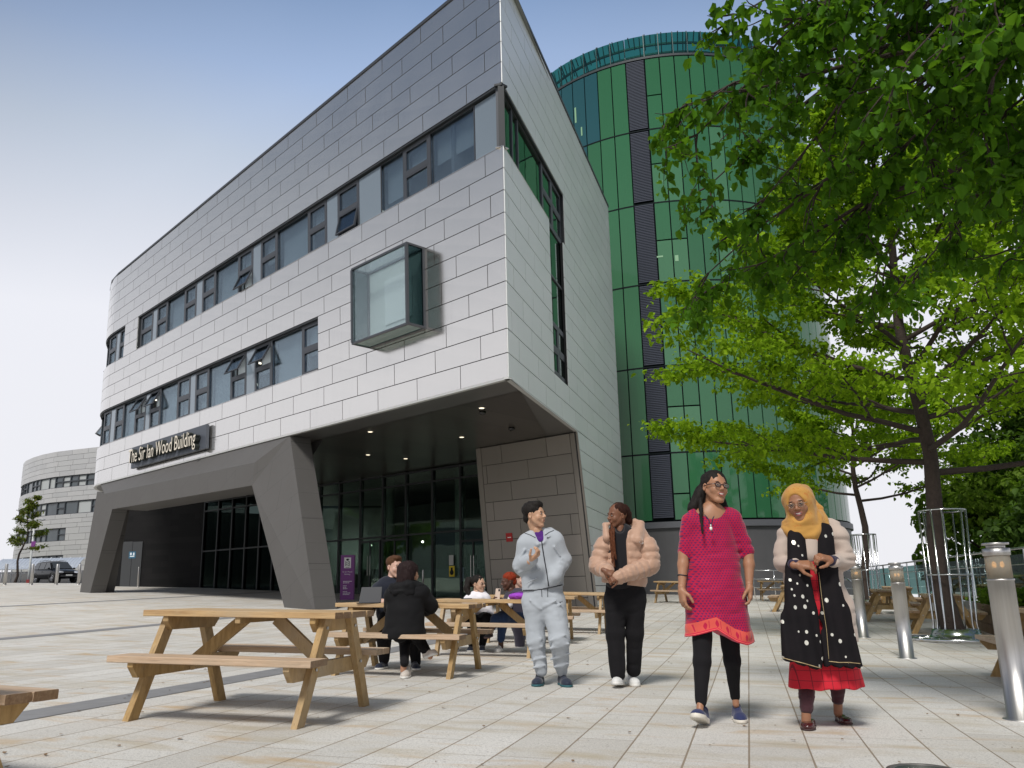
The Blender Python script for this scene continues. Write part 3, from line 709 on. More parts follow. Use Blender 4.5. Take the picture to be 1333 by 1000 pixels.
left=[-111.2]
while left[-1]>-205:left.append(left[-1]-5.4)
cols=[(a,b) for a,b in zip(angs[:-1],angs[1:])]+[(b,a) for a,b in zip(left[:-1],left[1:])]
rr=random.Random(3)
mb=MB()
for ci,(a,b) in enumerate(cols):
    for li in range(6):
        z0,z1=LV[li],LV[li+1]
        splits=[(z0,z1)]
        idx=ci if ci<len(angs)-1 else None
        if idx in(0,1) and li in(1,2,3,4):
            zm=z0+(z1-z0)*.52;splits=[(z0,zm),(zm,z1)]
        elif idx is not None and idx in(8,9,15) and li in(3,5):splits=[(z0,(z0+z1)/2),((z0+z1)/2,z1)]
        if idx in(0,) and li==5:splits=[(z0,z0+1.9),(z0+1.9,z1)]
        if idx==0 and li==0:splits=[(z0,z0+1.2),(z0+1.2,z1)]
        for k,(p,q) in enumerate(splits):
            mi=rr.choice((0,0,1,2));
            if len(splits)==2 and k==0 and idx in(0,1) and li in(1,2,3,4):mi=3
            if idx==4 and li in (2,3,4):mi=3
            if idx is None and ((li==5 and a<-124) or (li==4 and a<-129.5)):mi=4
            t_=rr.uniform(-.0012,.0012)
            n=2
            for i in range(n):
                c=a+(b-a)*i/n;d=a+(b-a)*(i+1)/n;gA=.2 if i==0 else 0;gB=.2 if i==n-1 else 0
                vs=[Tc(c+gA,p+.035,t_),Tc(d-gB,p+.035,-t_),Tc(d-gB,p+.035,-.04),Tc(c+gA,p+.035,-.04),Tc(c+gA,q-.035,t_),Tc(d-gB,q-.035,-t_),Tc(d-gB,q-.035,-.04),Tc(c+gA,q-.035,-.04)]
                mb.hexa(vs,mi)
tpart('glass_panels',mb,MG+[M_TVIS])
mb=MB()
ar=[-205+2.5*i for i in range(92)]
for a,b in zip(ar[:-1],ar[1:]):
    mb.hexa([Tc(a,LV[0]-.1,-.06),Tc(b,LV[0]-.1,-.06),Tc(b,LV[0]-.1,-.2),Tc(a,LV[0]-.1,-.2),Tc(a,LV[-1],-.06),Tc(b,LV[-1],-.06),Tc(b,LV[-1],-.2),Tc(a,LV[-1],-.2)],0)
tpart('mullion_backing',mb,mat('tower_joint_dark',(.006,.009,.010),.9,0,.05))
for z in LV[1:-1]:
    mb=MB()
    for a,b in zip(ar[:-1],ar[1:]):mb.hexa([Tc(a,z-.03,.02),Tc(b,z-.03,.02),Tc(b,z-.03,-.05),Tc(a,z-.03,-.05),Tc(a,z+.03,.02),Tc(b,z+.03,.02),Tc(b,z+.03,-.05),Tc(a,z+.03,-.05)])
    tpart('transom_ring',mb,bpy.data.materials.get('transom_dark') or mat('transom_dark',(.010,.015,.017),.7,0,.1))
# louvre stripe
M_LOUV=mat('dark_louvre_slats',(.075,.085,.115),.6,.2)
mb=MB();z=LV[0]+.05
while z<LV[-1]-.1:
    if min(abs(z-l) for l in LV)>.08:
        n=3
        for i in range(n):
            a=-110.9+6.2*i/n;b=-110.9+6.2*(i+1)/n
            mb.hexa([Tc(a,z,.05),Tc(b,z,.05),Tc(b,z+.05,-.05),Tc(a,z+.05,-.05),Tc(a,z+.045,.06),Tc(b,z+.045,.06),Tc(b,z+.095,-.04),Tc(a,z+.095,-.04)])
    z+=.085
tpart('louvre_stripe',mb,M_LOUV)
# plinth
M_PL=mat('tower_plinth_stone',(.085,.085,.09),.5,var=.15,vscale=1.5);t=NT(M_PL)
mb=MB()
for a,b in zip(ar[:-1],ar[1:]):
    mb.hexa([Tc(a,-.3,-.02),Tc(b,-.3,-.02),Tc(b,-.3,-.3),Tc(a,-.3,-.3),Tc(a,LV[0]-.33,-.02),Tc(b,LV[0]-.33,-.02),Tc(b,LV[0]-.33,-.3),Tc(a,LV[0]-.33,-.3)])
tpart('plinth',mb,M_PL)
for z0,z1,o in ((LV[0]-.33,LV[0]-.05,.10),(LV[-1],LV[-1]+.12,.04)):
    mb=MB()
    for a,b in zip(ar[:-1],ar[1:]):
        mb.hexa([Tc(a,z0,o),Tc(b,z0,o),Tc(b,z0,-.2),Tc(a,z0,-.2),Tc(a,z1,o),Tc(b,z1,o),Tc(b,z1,-.2),Tc(a,z1,-.2)])
    tpart('band_trim',mb,mat('band_grey',(.13,.135,.15),.5,.3) if z0<10 else mat('band_dark',(.03,.04,.045),.6))
# parapet glass with struts and a plant ring behind
M_PGL=glassmat('parapet_teal_glass',(.35,.6,.54),.12,trans=(.22,.52,.44))
mb=MB()
for a,b in cols+[(-111.2,-104.4)]:
    for i in range(2):
        c=a+(b-a)*i/2;d=a+(b-a)*(i+1)/2;gA=.12 if i==0 else 0;gB=.12 if i==1 else 0
        mb.hexa([Tc(c+gA,LV[-1]+.14,.0),Tc(d-gB,LV[-1]+.14,.0),Tc(d-gB,LV[-1]+.14,-.02),Tc(c+gA,LV[-1]+.14,-.02),Tc(c+gA,28.88,.0),Tc(d-gB,28.88,.0),Tc(d-gB,28.88,-.02),Tc(c+gA,28.88,-.02)])
tpart('parapet_glass',mb,M_PGL)
mb=MB()
for a,_ in cols:
    p=Tc(a,27.6,-.05);q=Tc(a,28.95,-.05);r_=Tc(a,27.6,-.75)
    mb.beam(p,q,.06,.05,side=Tc(a,0)-TC);mb.beam(r_,q,.05,.04,side=(0,0,1))
for k in range(0,110):
    a=-200+k*2.;p=Tc(a,28.35+.35*math.sin(k*1.7),-.5);q=Tc(a,29.05,-.15-.1*(k%3));mb.beam(p,q,.05,.05,side=(1,0,0))
for z,o in ((28.3,-.9),(28.75,-.75)):
    for a,b in zip(ar[:-1],ar[1:]):mb.hexa([Tc(a,z,o),Tc(b,z,o),Tc(b,z,o-.1),Tc(a,z,o-.1),Tc(a,z+.1,o),Tc(b,z+.1,o),Tc(b,z+.1,o-.1),Tc(a,z+.1,o-.1)])
tpart('parapet_struts',mb,mat('strut_metal',(.10,.12,.12),.5,.5))
mb=MB();mb.add([Tc(a,27.5,-.1) for a in range(-180,180,6)],[tuple(range(60))]);tpart('tower_roof',mb,mat('roof_dark',(.1,.1,.1),.9))
# glowing bars on the outer face of opaque panes, standing in for lamps inside
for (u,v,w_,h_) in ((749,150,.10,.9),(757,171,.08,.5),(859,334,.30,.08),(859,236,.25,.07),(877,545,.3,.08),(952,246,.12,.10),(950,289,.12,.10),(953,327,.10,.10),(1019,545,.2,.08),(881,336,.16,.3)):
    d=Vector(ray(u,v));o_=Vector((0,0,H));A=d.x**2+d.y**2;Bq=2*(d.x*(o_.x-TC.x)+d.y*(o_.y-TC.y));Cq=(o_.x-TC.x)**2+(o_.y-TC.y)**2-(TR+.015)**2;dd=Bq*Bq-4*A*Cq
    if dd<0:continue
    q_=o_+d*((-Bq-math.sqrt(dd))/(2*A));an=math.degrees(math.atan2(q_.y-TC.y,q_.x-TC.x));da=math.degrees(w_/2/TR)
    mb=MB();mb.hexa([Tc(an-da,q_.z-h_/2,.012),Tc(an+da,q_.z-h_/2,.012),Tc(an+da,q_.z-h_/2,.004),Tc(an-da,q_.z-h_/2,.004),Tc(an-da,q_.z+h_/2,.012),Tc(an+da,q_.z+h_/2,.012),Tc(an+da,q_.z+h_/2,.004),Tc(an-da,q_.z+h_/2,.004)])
    tpart('office_glow_bar',mb,emis('office_glow',(.55,.9,.55),.30) if 'office_glow' not in bpy.data.materials else bpy.data.materials['office_glow'])
if 'office_glow' in bpy.data.materials:bpy.data.materials['office_glow'].node_tree.nodes['Principled BSDF'].inputs['Base Color'].default_value=(.05,.12,.06,1)
# grey link wing behind the tower to the right (edge of plinth)
# ================================================================ distant building on the left
DB_=empty('curved_campus_building',(-55,104,gf(-55,60)),0,'distant curved silver building with three dark window bands behind the parked car','building')
DI=Matrix.Translation(-Vector(DB_.location))
def dpart(name,mb,mats,parent=None):
    o=mb.build(name,mats,parent or DB_)
    if parent is None:o.matrix_parent_inverse=DI
    return o
pl_=[(-30,95.5),(-40,97.5),(-45,98.6),(-49,100),(-52.5,101.4),(-56,103),(-58.7,104.9),(-61,107),(-63.2,109.4),(-65,112),(-66.3,115),(-67,118),(-66.8,122),(-66,126),(-62,132),(-50,138)]
acc=[0]
for a,b in zip(pl_[:-1],pl_[1:]):acc.append(acc[-1]+math.hypot(b[0]-a[0],b[1]-a[1]))
def D(s,z,o=0.):
    s=max(0,min(acc[-1]-.001,s));i=max(k for k in range(len(acc)-1) if acc[k]<=s);t_=(s-acc[i])/(acc[i+1]-acc[i])
    a,b=pl_[i],pl_[i+1];dx,dy=b[0]-a[0],b[1]-a[1];l=math.hypot(dx,dy)
    return Vector((a[0]+dx*t_-dy/l*o,a[1]+dy*t_+dx/l*o,z))
def dz(v,u=105,y=100):return aty(u,v,y).z
ztop=dz(582);bands=[(dz(631),dz(616)),(dz(667),dz(650)),(dz(702),dz(685)),(dz(729),dz(721))]
def s_u(u):
    r=ray(u,650);best=min(((abs((D(s*.2,0).x)*r[1]-D(s*.2,0).y*r[0])),s*.2) for s in range(int(acc[-1]*5*.75)));return best[1]
se=s_u(90)
rows=[];zc=ztop
allz=[ztop]+[x for b in bands for x in (b[1],b[0])]+[0]
for i in range(0,len(allz)-1,2):
    hi,lo_=allz[i],allz[i+1];n=max(1,round((hi-lo_)/.62))
    rows+=[(lo_+(hi-lo_)*k/n,lo_+(hi-lo_)*(k+1)/n) for k in range(n)]
mb=MB();panels(mb,D,rows,lambda r,a,b:[(.1,acc[-1]-.1)],mod=2.6,gap=.03,curve=8,tilt=0)
for (z0,z1) in bands[2:]:
    n=max(1,round((z1-z0)/.62));panels(mb,D,[(z0+(z1-z0)*k/n,z0+(z1-z0)*(k+1)/n) for k in range(n)],lambda r,a,b:[(.1,se)],mod=2.6,gap=.03,curve=8,tilt=0)
dpart('cladding',mb,[mat_clad('distant_panel',(.60,.59,.575),.4,.7),mat_clad('distant_panel_b',(.57,.56,.55),.4,.7),mat_clad('distant_panel_c',(.62,.605,.59),.4,.7)])
mb=MB()
for s in range(int(acc[-1])):slab(mb,D,s,s+1.0,0,ztop-.05,-.4,-.3)
dpart('joint_backing',mb,M_BACK)
M_DG=mat('distant_window_glass',(.06,.075,.085),.1,0,.8,var=.5,vscale=.6)
M_DG2=mat('distant_window_blind',(.42,.44,.44),.3)
for bi,(z0,z1) in enumerate(bands):
    s=.2 if bi<2 else se+.1
    while s<acc[-1]-3:
        e=s+rr.choice((1.3,1.3,2.2));mb=MB()
        slab(mb,D,s,s+.08,z0,z1,-.28,-.08);slab(mb,D,e-.08,e,z0,z1,-.28,-.08);slab(mb,D,s+.08,e-.08,z1-.1,z1,-.28,-.1);slab(mb,D,s+.08,e-.08,z0,z0+.06,-.28,-.08)
        op=e-s<1.5 and rr.random()<.6
        if op:slab(mb,D,s+.08,e-.08,(z0+z1)/2-.07,(z0+z1)/2+.07,-.28,-.08)
        f=dpart('window',mb,M_FRAME);mb=MB();slab(mb,D,s+.08,e-.08,z0+.06,z1-.1,-.25,-.2);dpart('pane',mb,M_DG2 if rr.random()<.22 else M_DG,f)
        s=e
        if s>62:break
mb=MB();mb.add([D(s,ztop-.4,-.2) for s in [acc[-1]*k/24 for k in range(25)]],[tuple(range(24,-1,-1))]);dpart('roof',mb,M_PL)
# ================================================================ street furniture
def frame_up(o,x,y,rz):
    # stand an object on the sloping ground at (x,y), turned by rz, tilted with the ground
    z=gf(x,y);e=.3;n=Vector((-(gf(x+e,y)-gf(x-e,y))/(2*e),-(gf(x,y+e)-gf(x,y-e))/(2*e),1)).normalized()
    a=Vector((math.cos(rz),math.sin(rz),0));a=(a-n*a.dot(n)).normalized();b=n.cross(a)
    m=Matrix((a,b,n)).transposed().to_4x4();m.translation=(x,y,z);o.matrix_world=m;return m
def mat_wood(name,c1,c2,sc,rough=.6):
    m=mat(name,c1,rough,0,.3);t=NT(m)
    oi=t.new('ShaderNodeObjectInfo').outputs['Random']
    v=t.new('ShaderNodeVectorMath',operation='ADD');t.link(t.coord(),v.inputs[0]);t.link(t.comb(t.math('MULTIPLY',oi,9.),t.math('MULTIPLY',oi,5.),oi),v.inputs[1])
    g=t.noise(1.,t.mapping(v.outputs[0],sc),5,.65,dist=.4);h=t.noise(2.2,v.outputs[0],3,.6)
    c=t.mix(t.ramp(g,[(.3,0),(.7,1)]),c1,c2);c=t.mix(t.ramp(h,[(.4,0),(.75,.45)]),c,[x*.62 for x in c1])
    k=t.new('ShaderNodeTexVoronoi');k.inputs['Scale'].default_value=3.2;t.link(v.outputs[0],k.inputs[0])
    c=t.mix(t.math('MULTIPLY',t.math('LESS_THAN',k.outputs['Distance'],.045),.7),c,(.10,.045,.02))
    wz=t.noise(1.1,v.outputs[0],5,.7);c=t.mix(t.ramp(wz,[(.42,0),(.70,.6)]),c,(.44,.36,.26));fs=t.noise(1.,t.mapping(v.outputs[0],[q*2.6 for q in sc]),2,.8);c=t.mix(t.ramp(fs,[(.30,.55),(.42,0)]),c,[x*.45 for x in c1])
    t.link(c,t.b.inputs['Base Color']);t.bump(g,.4,.004);return m
MW_TOP=mat_wood('pine_planks',(.62,.44,.23),(.33,.19,.085),(2.2,42,42))
MW_SEAT=mat_wood('pine_seat_planks',(.60,.45,.32),(.40,.26,.16),(2.2,42,42))
MW_LEG=mat_wood('pine_legs',(.47,.31,.13),(.26,.155,.055),(30,14,5))
MW_END=mat_wood('pine_end_grain',(.17,.09,.045),(.30,.19,.10),(20,60,60))
M_BOLT=mat('zinc_bolt',(.5,.5,.5),.35,1)
def plank(mb,x0,x1,y0,y1,z0,z1):
    c=.004;ys=(y0,y0+c,y1-c,y1)
    prof=[(y0+c,z0),(y1-c,z0),(y1,z0+c),(y1,z1-c),(y1-c,z1),(y0+c,z1),(y0,z1-c),(y0,z0+c)]
    vs=[(x0,a,b) for a,b in prof]+[(x1,a,b) for a,b in prof]
    mb.add(vs,[(i,(i+1)%8,8+(i+1)%8,8+i) for i in range(8)],0);mb.add(vs,[tuple(range(7,-1,-1)),tuple(range(8,16))],1)
def make_table():
    t=empty('picnic_table');TL=.755
    mb=MB()
    for i in range(5):
        y=-.355+i*.1425;plank(mb,-TL+random.uniform(-.006,.006),TL+random.uniform(-.006,.006),y,y+.136,.685,.728)
    mb.build('tabletop',[MW_TOP,MW_END],t)
    for s in (-1,1):
        mb=MB()
        for k in (0,1):
            a=.44+k*.137;y0,y1=(a,a+.131) if s>0 else (-a-.131,-a);plank(mb,-TL+random.uniform(-.008,.008),TL+random.uniform(-.008,.008),y0,y1,.388,.432)
        mb.build('seat',[MW_SEAT,MW_END],t)
    for sx in (-1,1):
        for sy in (-1,1):
            x=sx*.625;mb=MB();n=Vector((0,sy*.35,-.68)).normalized();
            w=.098;ax=Vector((0,n.z,-n.y))
            p,q=Vector((x,sy*.215,.684)),Vector((x,sy*.565,0.0))
            hw=w/2/abs(n.z)
            mb.hexa([(x-.0225,q.y-hw,0),(x+.0225,q.y-hw,0),(x+.0225,q.y+hw,0),(x-.0225,q.y+hw,0),(x-.0225,p.y-hw,.684),(x+.0225,p.y-hw,.684),(x+.0225,p.y+hw,.684),(x-.0225,p.y+hw,.684)])
            for z in (.35,.62):
                yy=q.y+(p.y-q.y)*z/.684;mb.tube([(x+sx*.022,yy,z),(x+sx*.034,yy,z)],.011,8,1)
            mb.build('leg',[MW_LEG,M_BOLT],t)
        x0,x1=sorted((sx*.602,sx*.558))
        mb=MB();poly=[(-.69,.387),(-.69,.36),(-.62,.285),(.62,.285),(.69,.36),(.69,.387)]
        mb.prism([(x0,a,b) for a,b in poly],(x1-x0,0,0));mb.build('seat_bearer',MW_LEG,t)
        mb=MB();poly=[(-.34,.684),(-.34,.65),(-.28,.59),(.28,.59),(.34,.65),(.34,.684)]
        mb.prism([(x0,a,b) for a,b in poly],(x1-x0,0,0));mb.build('top_bearer',MW_LEG,t)
        mb=MB();mb.beam((sx*.13,0,.67),(sx*.57,0,.32),.09,.04,side=(0,0,1));mb.build('brace',MW_LEG,t)
    mb=MB();mb.box((-.02,-.34,.645),(.02,.34,.684));mb.build('centre_batten',MW_LEG,t)
    return t
TAB=make_table()
R13=rad(-12.6)
tabs=[(-1.945,6.64,R13,'empty wooden picnic table in the foreground, nearest whole table on the left'),
 (-3.12,3.80,rad(-22),'wooden picnic table cut off by the left edge with only its seat end showing'),
 (-1.19,9.80,R13,'wooden picnic table where the man and the woman in black coat sit'),
 (-.38,12.35,rad(-10),'wooden picnic table where the two women with the phone sit'),
 (.22,14.75,rad(-9),'empty wooden picnic table just behind the man in the grey tracksuit'),
 (1.02,17.1,R13,'empty wooden picnic table left of the woman in the puffer jacket, nearest the silver wall'),
 (8.42,17.55,rad(68),'wooden picnic table standing behind the middle steel bollard, left of the nearer tree'),
 (8.95,21.3,rad(72),'wooden picnic table seen between the far and the middle steel bollards'),
 (8.0,25.4,rad(70),'wooden picnic table half hidden behind the woman in the yellow headscarf'),
 (5.55,9.05,rad(72),'wooden picnic table seat end poking in behind the nearest steel bollard'),
 (10.6,24.6,rad(70),'wooden picnic table near the glass balustrade behind the other tables'),
 (5.6,30.6,rad(-30),'wooden picnic table far back, showing just right of the puffer jacket woman'),
 (11.6,34.2,rad(-12),'wooden picnic table by the tower, left of two, between the women in pink and yellow'),
 (9.9,33.3,rad(-12),'distant wooden picnic table beside the round tower, behind the woman in pink')]
TROOT=[]
for i,(x,y,a,l) in enumerate(tabs):
    o=TAB if i==0 else copy_tree(TAB)
    frame_up(o,x,y,a);tag(o,l,'picnic table','wooden picnic tables on the plaza');TROOT.append(o)
# ---------------------------------------------------------------- lit steel bollards
M_STEEL=mat('brushed_steel',(.52,.51,.50),.28,1,bump=.05,bscale=200);
t=NT(M_STEEL);g=t.noise(1.,t.mapping(t.coord(),(90,90,1.5)),3,.6);t.link(t.math('MULTIPLY_ADD',g,.22,.30),t.b.inputs['Roughness']);t.link(t.mix(g,(.42,.41,.40),(.60,.59,.58)),t.b.inputs['Base Color'])
M_FROST=mat('frosted_lens',(.62,.62,.58),.45,Transmission_Weight=.35,Alpha=1)
M_AMB=emis('amber_lamp',(1,.45,.10),3.5)
M_LENS=mat('frosted_lens_lit',(.50,.50,.46),.4);t=NT(M_LENS)
def make_bollard():
    b=empty('light_bollard')
    mb=MB();mb.lathe([(.125,-.05),(.125,.006),(.093,.008),(.092,.985),(.097,.985),(.097,1.0),(.088,1.0)],n=32);mb.build('post',M_STEEL,b)
    m=bpy.data.materials.get('bollard_lens')
    if not m:
        m=bpy.data.materials.new('bollard_lens');m.use_nodes=True;t=NT(m);t.n.remove(t.b)
        d=t.new('ShaderNodeBsdfTranslucent');d.inputs[0].default_value=(.62,.62,.56,1);e=t.new('ShaderNodeBsdfDiffuse');e.inputs[0].default_value=(.50,.50,.46,1);tr=t.new('ShaderNodeBsdfTransparent');tr.inputs[0].default_value=(.8,.8,.75,1)
        a=t.new('ShaderNodeMixShader');a.inputs[0].default_value=.5;t.link(d.outputs[0],a.inputs[1]);t.link(e.outputs[0],a.inputs[2])
        c=t.new('ShaderNodeMixShader');c.inputs[0].default_value=.38;t.link(a.outputs[0],c.inputs[1]);t.link(tr.outputs[0],c.inputs[2]);t.link(c.outputs[0],t.n['Material Output'].inputs[0])
    mb=MB();mb.lathe([(.088,1.0),(.088,1.175),(.084,1.175),(.084,1.0)],n=32);mb.build('lens',m,b)
    mb=MB();mb.tube([(-.03,0,1.0),(-.03,0,1.12)],.009,8);mb.tube([(.03,0,1.0),(.03,0,1.12)],.009,8)
    for s in (-.03,.03):mb.ell((s,0,1.105),(.016,.016,.026),10,1)
    mb.build('lamp',[M_STEEL,M_AMB],b)
    mb=MB();mb.lathe([(.086,1.17),(.096,1.175),(.096,1.225),(.066,1.228),(.066,1.25),(.094,1.252),(.094,1.268),(.02,1.272)],n=32);mb.build('cap',M_STEEL,b)
    return b
BOL=make_bollard()
for i,(u,v,l) in enumerate(((1330,937,'tall steel bollard with lit amber lamp, nearest, at the right edge'),(1181,857,'steel bollard with amber lamp, middle one, left of the nearer tree guard'),(1124,830,'steel bollard with amber lamp, farthest, right beside the woman in yellow headscarf'))):
    o=BOL if i==0 else copy_tree(BOL);p=gi(u,v);frame_up(o,p.x,p.y,0);o.rotation_euler=(0,0,.4*i);o.scale=(1,1,1 if i<2 else 1.03);tag(o,l,'bollard','lit steel bollards')
# plain bollards at the street edge, undercroft and door post
def make_post(r=.055,h=1.1):
    b=empty('bollard');mb=MB();mb.lathe([(r,-.05),(r,h-.02),(r*.85,h),(.01,h+.004)],n=20);mb.build('post',M_STEEL,b)
    mb=MB();mb.lathe([(r*1.7,-.02),(r*1.7,.006),(r*1.02,.010)],n=20);mb.build('base_plate',M_STEEL,b);return b
PB=make_post(.085,1.1)
for i,(u,y,l) in enumerate(((6,46.5,'pale steel bollard at street edge, leftmost of the row before the car'),(40.5,47.2,'pale steel bollard at street edge, just left of the black car rear wheel'),(73,47.8,'pale steel bollard at street edge, standing in front of the black car'),(102,48.4,'pale steel bollard at street edge, between the black car bonnet and stone leg'))):
    p=aty(u,761,y);o=PB if i==0 else copy_tree(PB);o.location=(p.x,p.y,gf(p.x,p.y));tag(o,l,'bollard','pale bollards at the street edge')
PC=make_post(.035,1.0)
p=gi(179,765);PC.location=(p.x,p.y,gf(p.x,p.y));tag(PC,'thin steel post before the grey service doors under the building','post')
o=copy_tree(PC);p=G(ga(589),0,1.6);o.location=(p.x,p.y,gf(p.x,p.y));o.scale=(1,1,1.05);tag(o,'thin steel door button post in front of the entrance glazing','post')
# ---------------------------------------------------------------- tree guards
M_GALV=mat('polished_steel',(.62,.63,.64),.18,1)
def make_guard():
    g=empty('tree_guard');h=2.25
    R=lambda z:.34+.05*(z/h)
    N_=14
    for k in range(N_):
        if k in (3,10):continue
        a=2*math.pi*k/N_;ca,sa=math.cos(a),math.sin(a);mb=MB()
        pts=[(ca*.80,sa*.80,.03),(ca*.55,sa*.55,.035),(ca*.42,sa*.42,.07),(ca*.36,sa*.36,.16),(ca*R(.3),sa*R(.3),.3),(ca*R(h),sa*R(h),h)]
        mb.tube(pts,.013 if k%2 else .019,8);mb.build('upright_rod',M_GALV,g)
    for z,r in ((h,.39),(1.12,.365)):
        mb=MB();n=40
        ring=[(r*math.cos(2*math.pi*i/n),r*math.sin(2*math.pi*i/n),z) for i in range(n+1)]
        mb.tube(ring,.014,8,cap=False);mb.build('hoop',M_GALV,g)
    mb=MB();n=48;mb.tube([(.82*math.cos(2*math.pi*i/n),.82*math.sin(2*math.pi*i/n),.03) for i in range(n+1)],.032,10,cap=False)
    mb.lathe([(.62,.01),(.46,.05),(.40,.12),(.385,.20),(.375,.20),(.39,.11),(.45,.04),(.6,.005)],n=48)
    mb.build('base_ring',M_GALV,g);return g
TG=make_guard()
T1p=gi(1246,834);T2p=Vector((11.35,28.3,0))
TG.location=(T1p.x,T1p.y,gf(T1p.x,T1p.y));TG.rotation_euler=(0,rad(1.2),.2);tag(TG,'steel rod guard caging the nearer tree trunk on the right','tree guard')
o=copy_tree(TG);o.location=(T2p.x,T2p.y,gf(T2p.x,T2p.y)+.05);o.rotation_euler=(0,0,1.1);tag(o,'steel rod guard caging the farther smaller tree trunk','tree guard')
# ---------------------------------------------------------------- glass balustrade on a low wall
BAL=empty('glass_balustrade',(11.8,24,0),0,'glass balustrade with steel posts and handrail edging the terrace on the right','balustrade')
M_BGL=glassmat('balustrade_glass',(.6,.75,.75),.2,trans=(.42,.58,.56))
bp=[(8.5,10.2),(9.9,16.2),(11.2,21.5),(12.6,27),(13.6,31),(14.6,35.5),(15.2,39.5)]
M_WALLC=mat('pale_wall',(.30,.30,.29),.85,var=.2)
def at_line(pts,step):
    out=[]
    for a,b in zip(pts[:-1],pts[1:]):
        L_=math.hypot(b[0]-a[0],b[1]-a[1]);n=max(1,round(L_/step))
        out+=[(a[0]+(b[0]-a[0])*i/n,a[1]+(b[1]-a[1])*i/n) for i in range(n)]
    return out+[pts[-1]]
ln_=at_line(bp,1.5)
mb=MB();RT=1.46
inv=Matrix.Translation(-Vector(BAL.location))
def cpart(par,name,mb,mats,pp=None):
    o=mb.build(name,mats,pp or par)
    if pp is None:o.matrix_parent_inverse=Matrix.Translation(-Vector(par.location))
    return o
for i,(x,y) in enumerate(ln_):
    mb=MB();zb=RT-1.12;mb.box((x-.02,y-.02,zb),(x+.02,y+.02,RT));mb.box((x-.05,y-.05,zb),(x+.05,y+.05,zb+.02));cpart(BAL,'post',mb,M_GALV)
    if i<len(ln_)-1:
        x2,y2=ln_[i+1];mb=MB();mb.beam((x+(x2-x)*.05,y+(y2-y)*.05,(zb+RT)/2-.0),(x+(x2-x)*.95,y+(y2-y)*.95,(zb+RT)/2),.92,.012,side=(0,0,1));cpart(BAL,'glass_panel',mb,M_BGL)
mb=MB();mb.tube([(x,y,RT+.02) for x,y in ln_],.025,8);cpart(BAL,'handrail',mb,M_GALV)
mb=MB();mb.tube([(x-.04,y,RT-.30) for x,y in ln_],.014,8);cpart(BAL,'mid_rail',mb,M_GALV)
mb=MB()
for a,b in zip(ln_[:-1],ln_[1:]):mb.prism([(a[0]-.12,a[1],-1.5),(b[0]-.12,b[1],-1.5),(b[0]-.12,b[1],RT-1.12),(a[0]-.12,a[1],RT-1.12)],(.26,0,0))
LW=mkobj('low_wall',mb.v,mb.f,M_WALLC,None);tag(LW,'low pale wall carrying the glass balustrade along the terrace edge','wall')
# second short railing in front of the tower
RL=empty('steel_railing',(10.6,36.2,0),0,'thin steel railing beside the round tower behind the picnic tables','railing')
mb=MB();q=[(9.9+.85*i,36.6-.05*i) for i in range(6)]
for x,y in q:
    mb=MB();z=gf(x,y);mb.tube([(x,y,z-.1),(x,y,z+1.1)],.02,8);cpart(RL,'post',mb,M_GALV)
for h in (1.1,.75,.4):
    mb=MB();mb.tube([(x,y,gf(x,y)+h) for x,y in q],.018,8);cpart(RL,'rail',mb,M_GALV)
# stair handrail, bright and sloping
SR=empty('stair_handrail',(12.4,33,0),0,'short sloping bright handrail at the tower corner','handrail')
mb=MB();a=aty(1095,750,34);b=aty(1113,760,33);mb.tube([a,b],.03,8);cpart(SR,'rail',mb,M_GALV);mb=MB();mb.tube([a,(a.x,a.y,.3)],.02,8);mb.tube([b,(b.x,b.y,.2)],.02,8);cpart(SR,'post',mb,M_GALV)
# ---------------------------------------------------------------- timber planters
M_SLEEP=mat_wood('sleeper_timber',(.22,.14,.08),(.14,.08,.045),(3,30,14))
def planter(x,y,w,d,h,rz,l):
    t=empty('planter_box');mb=MB()
    for k in range(3):
        z0=k*h/3+.004;z1=(k+1)*h/3-.004
        mb.box((-w/2,-d/2,z0),(w/2,-d/2+.08,z1));mb.box((-w/2,d/2-.08,z0),(w/2,d/2,z1));mb.box((-w/2,-d/2+.082,z0),(-w/2+.08,d/2-.082,z1));mb.box((w/2-.08,-d/2+.082,z0),(w/2,d/2-.082,z1))
    mb.build('boards',M_SLEEP,t)
    mb=MB();mb.box((-w/2+.09,-d/2+.09,.05),(w/2-.09,d/2-.09,h-.06));mb.build('soil',mat('soil',(.05,.035,.025),.95),t)
    frame_up(t,x,y,rz);tag(t,l,'planter','timber planters by the balustrade');return t
PL=[planter(9.05,14.3,2.2,.9,.62,rad(72),'low timber planter with green plants right of the nearer tree trunk'),planter(9.75,17.6,2.0,.9,.55,rad(72),'low timber planter with green plants behind the nearer tree trunk')]
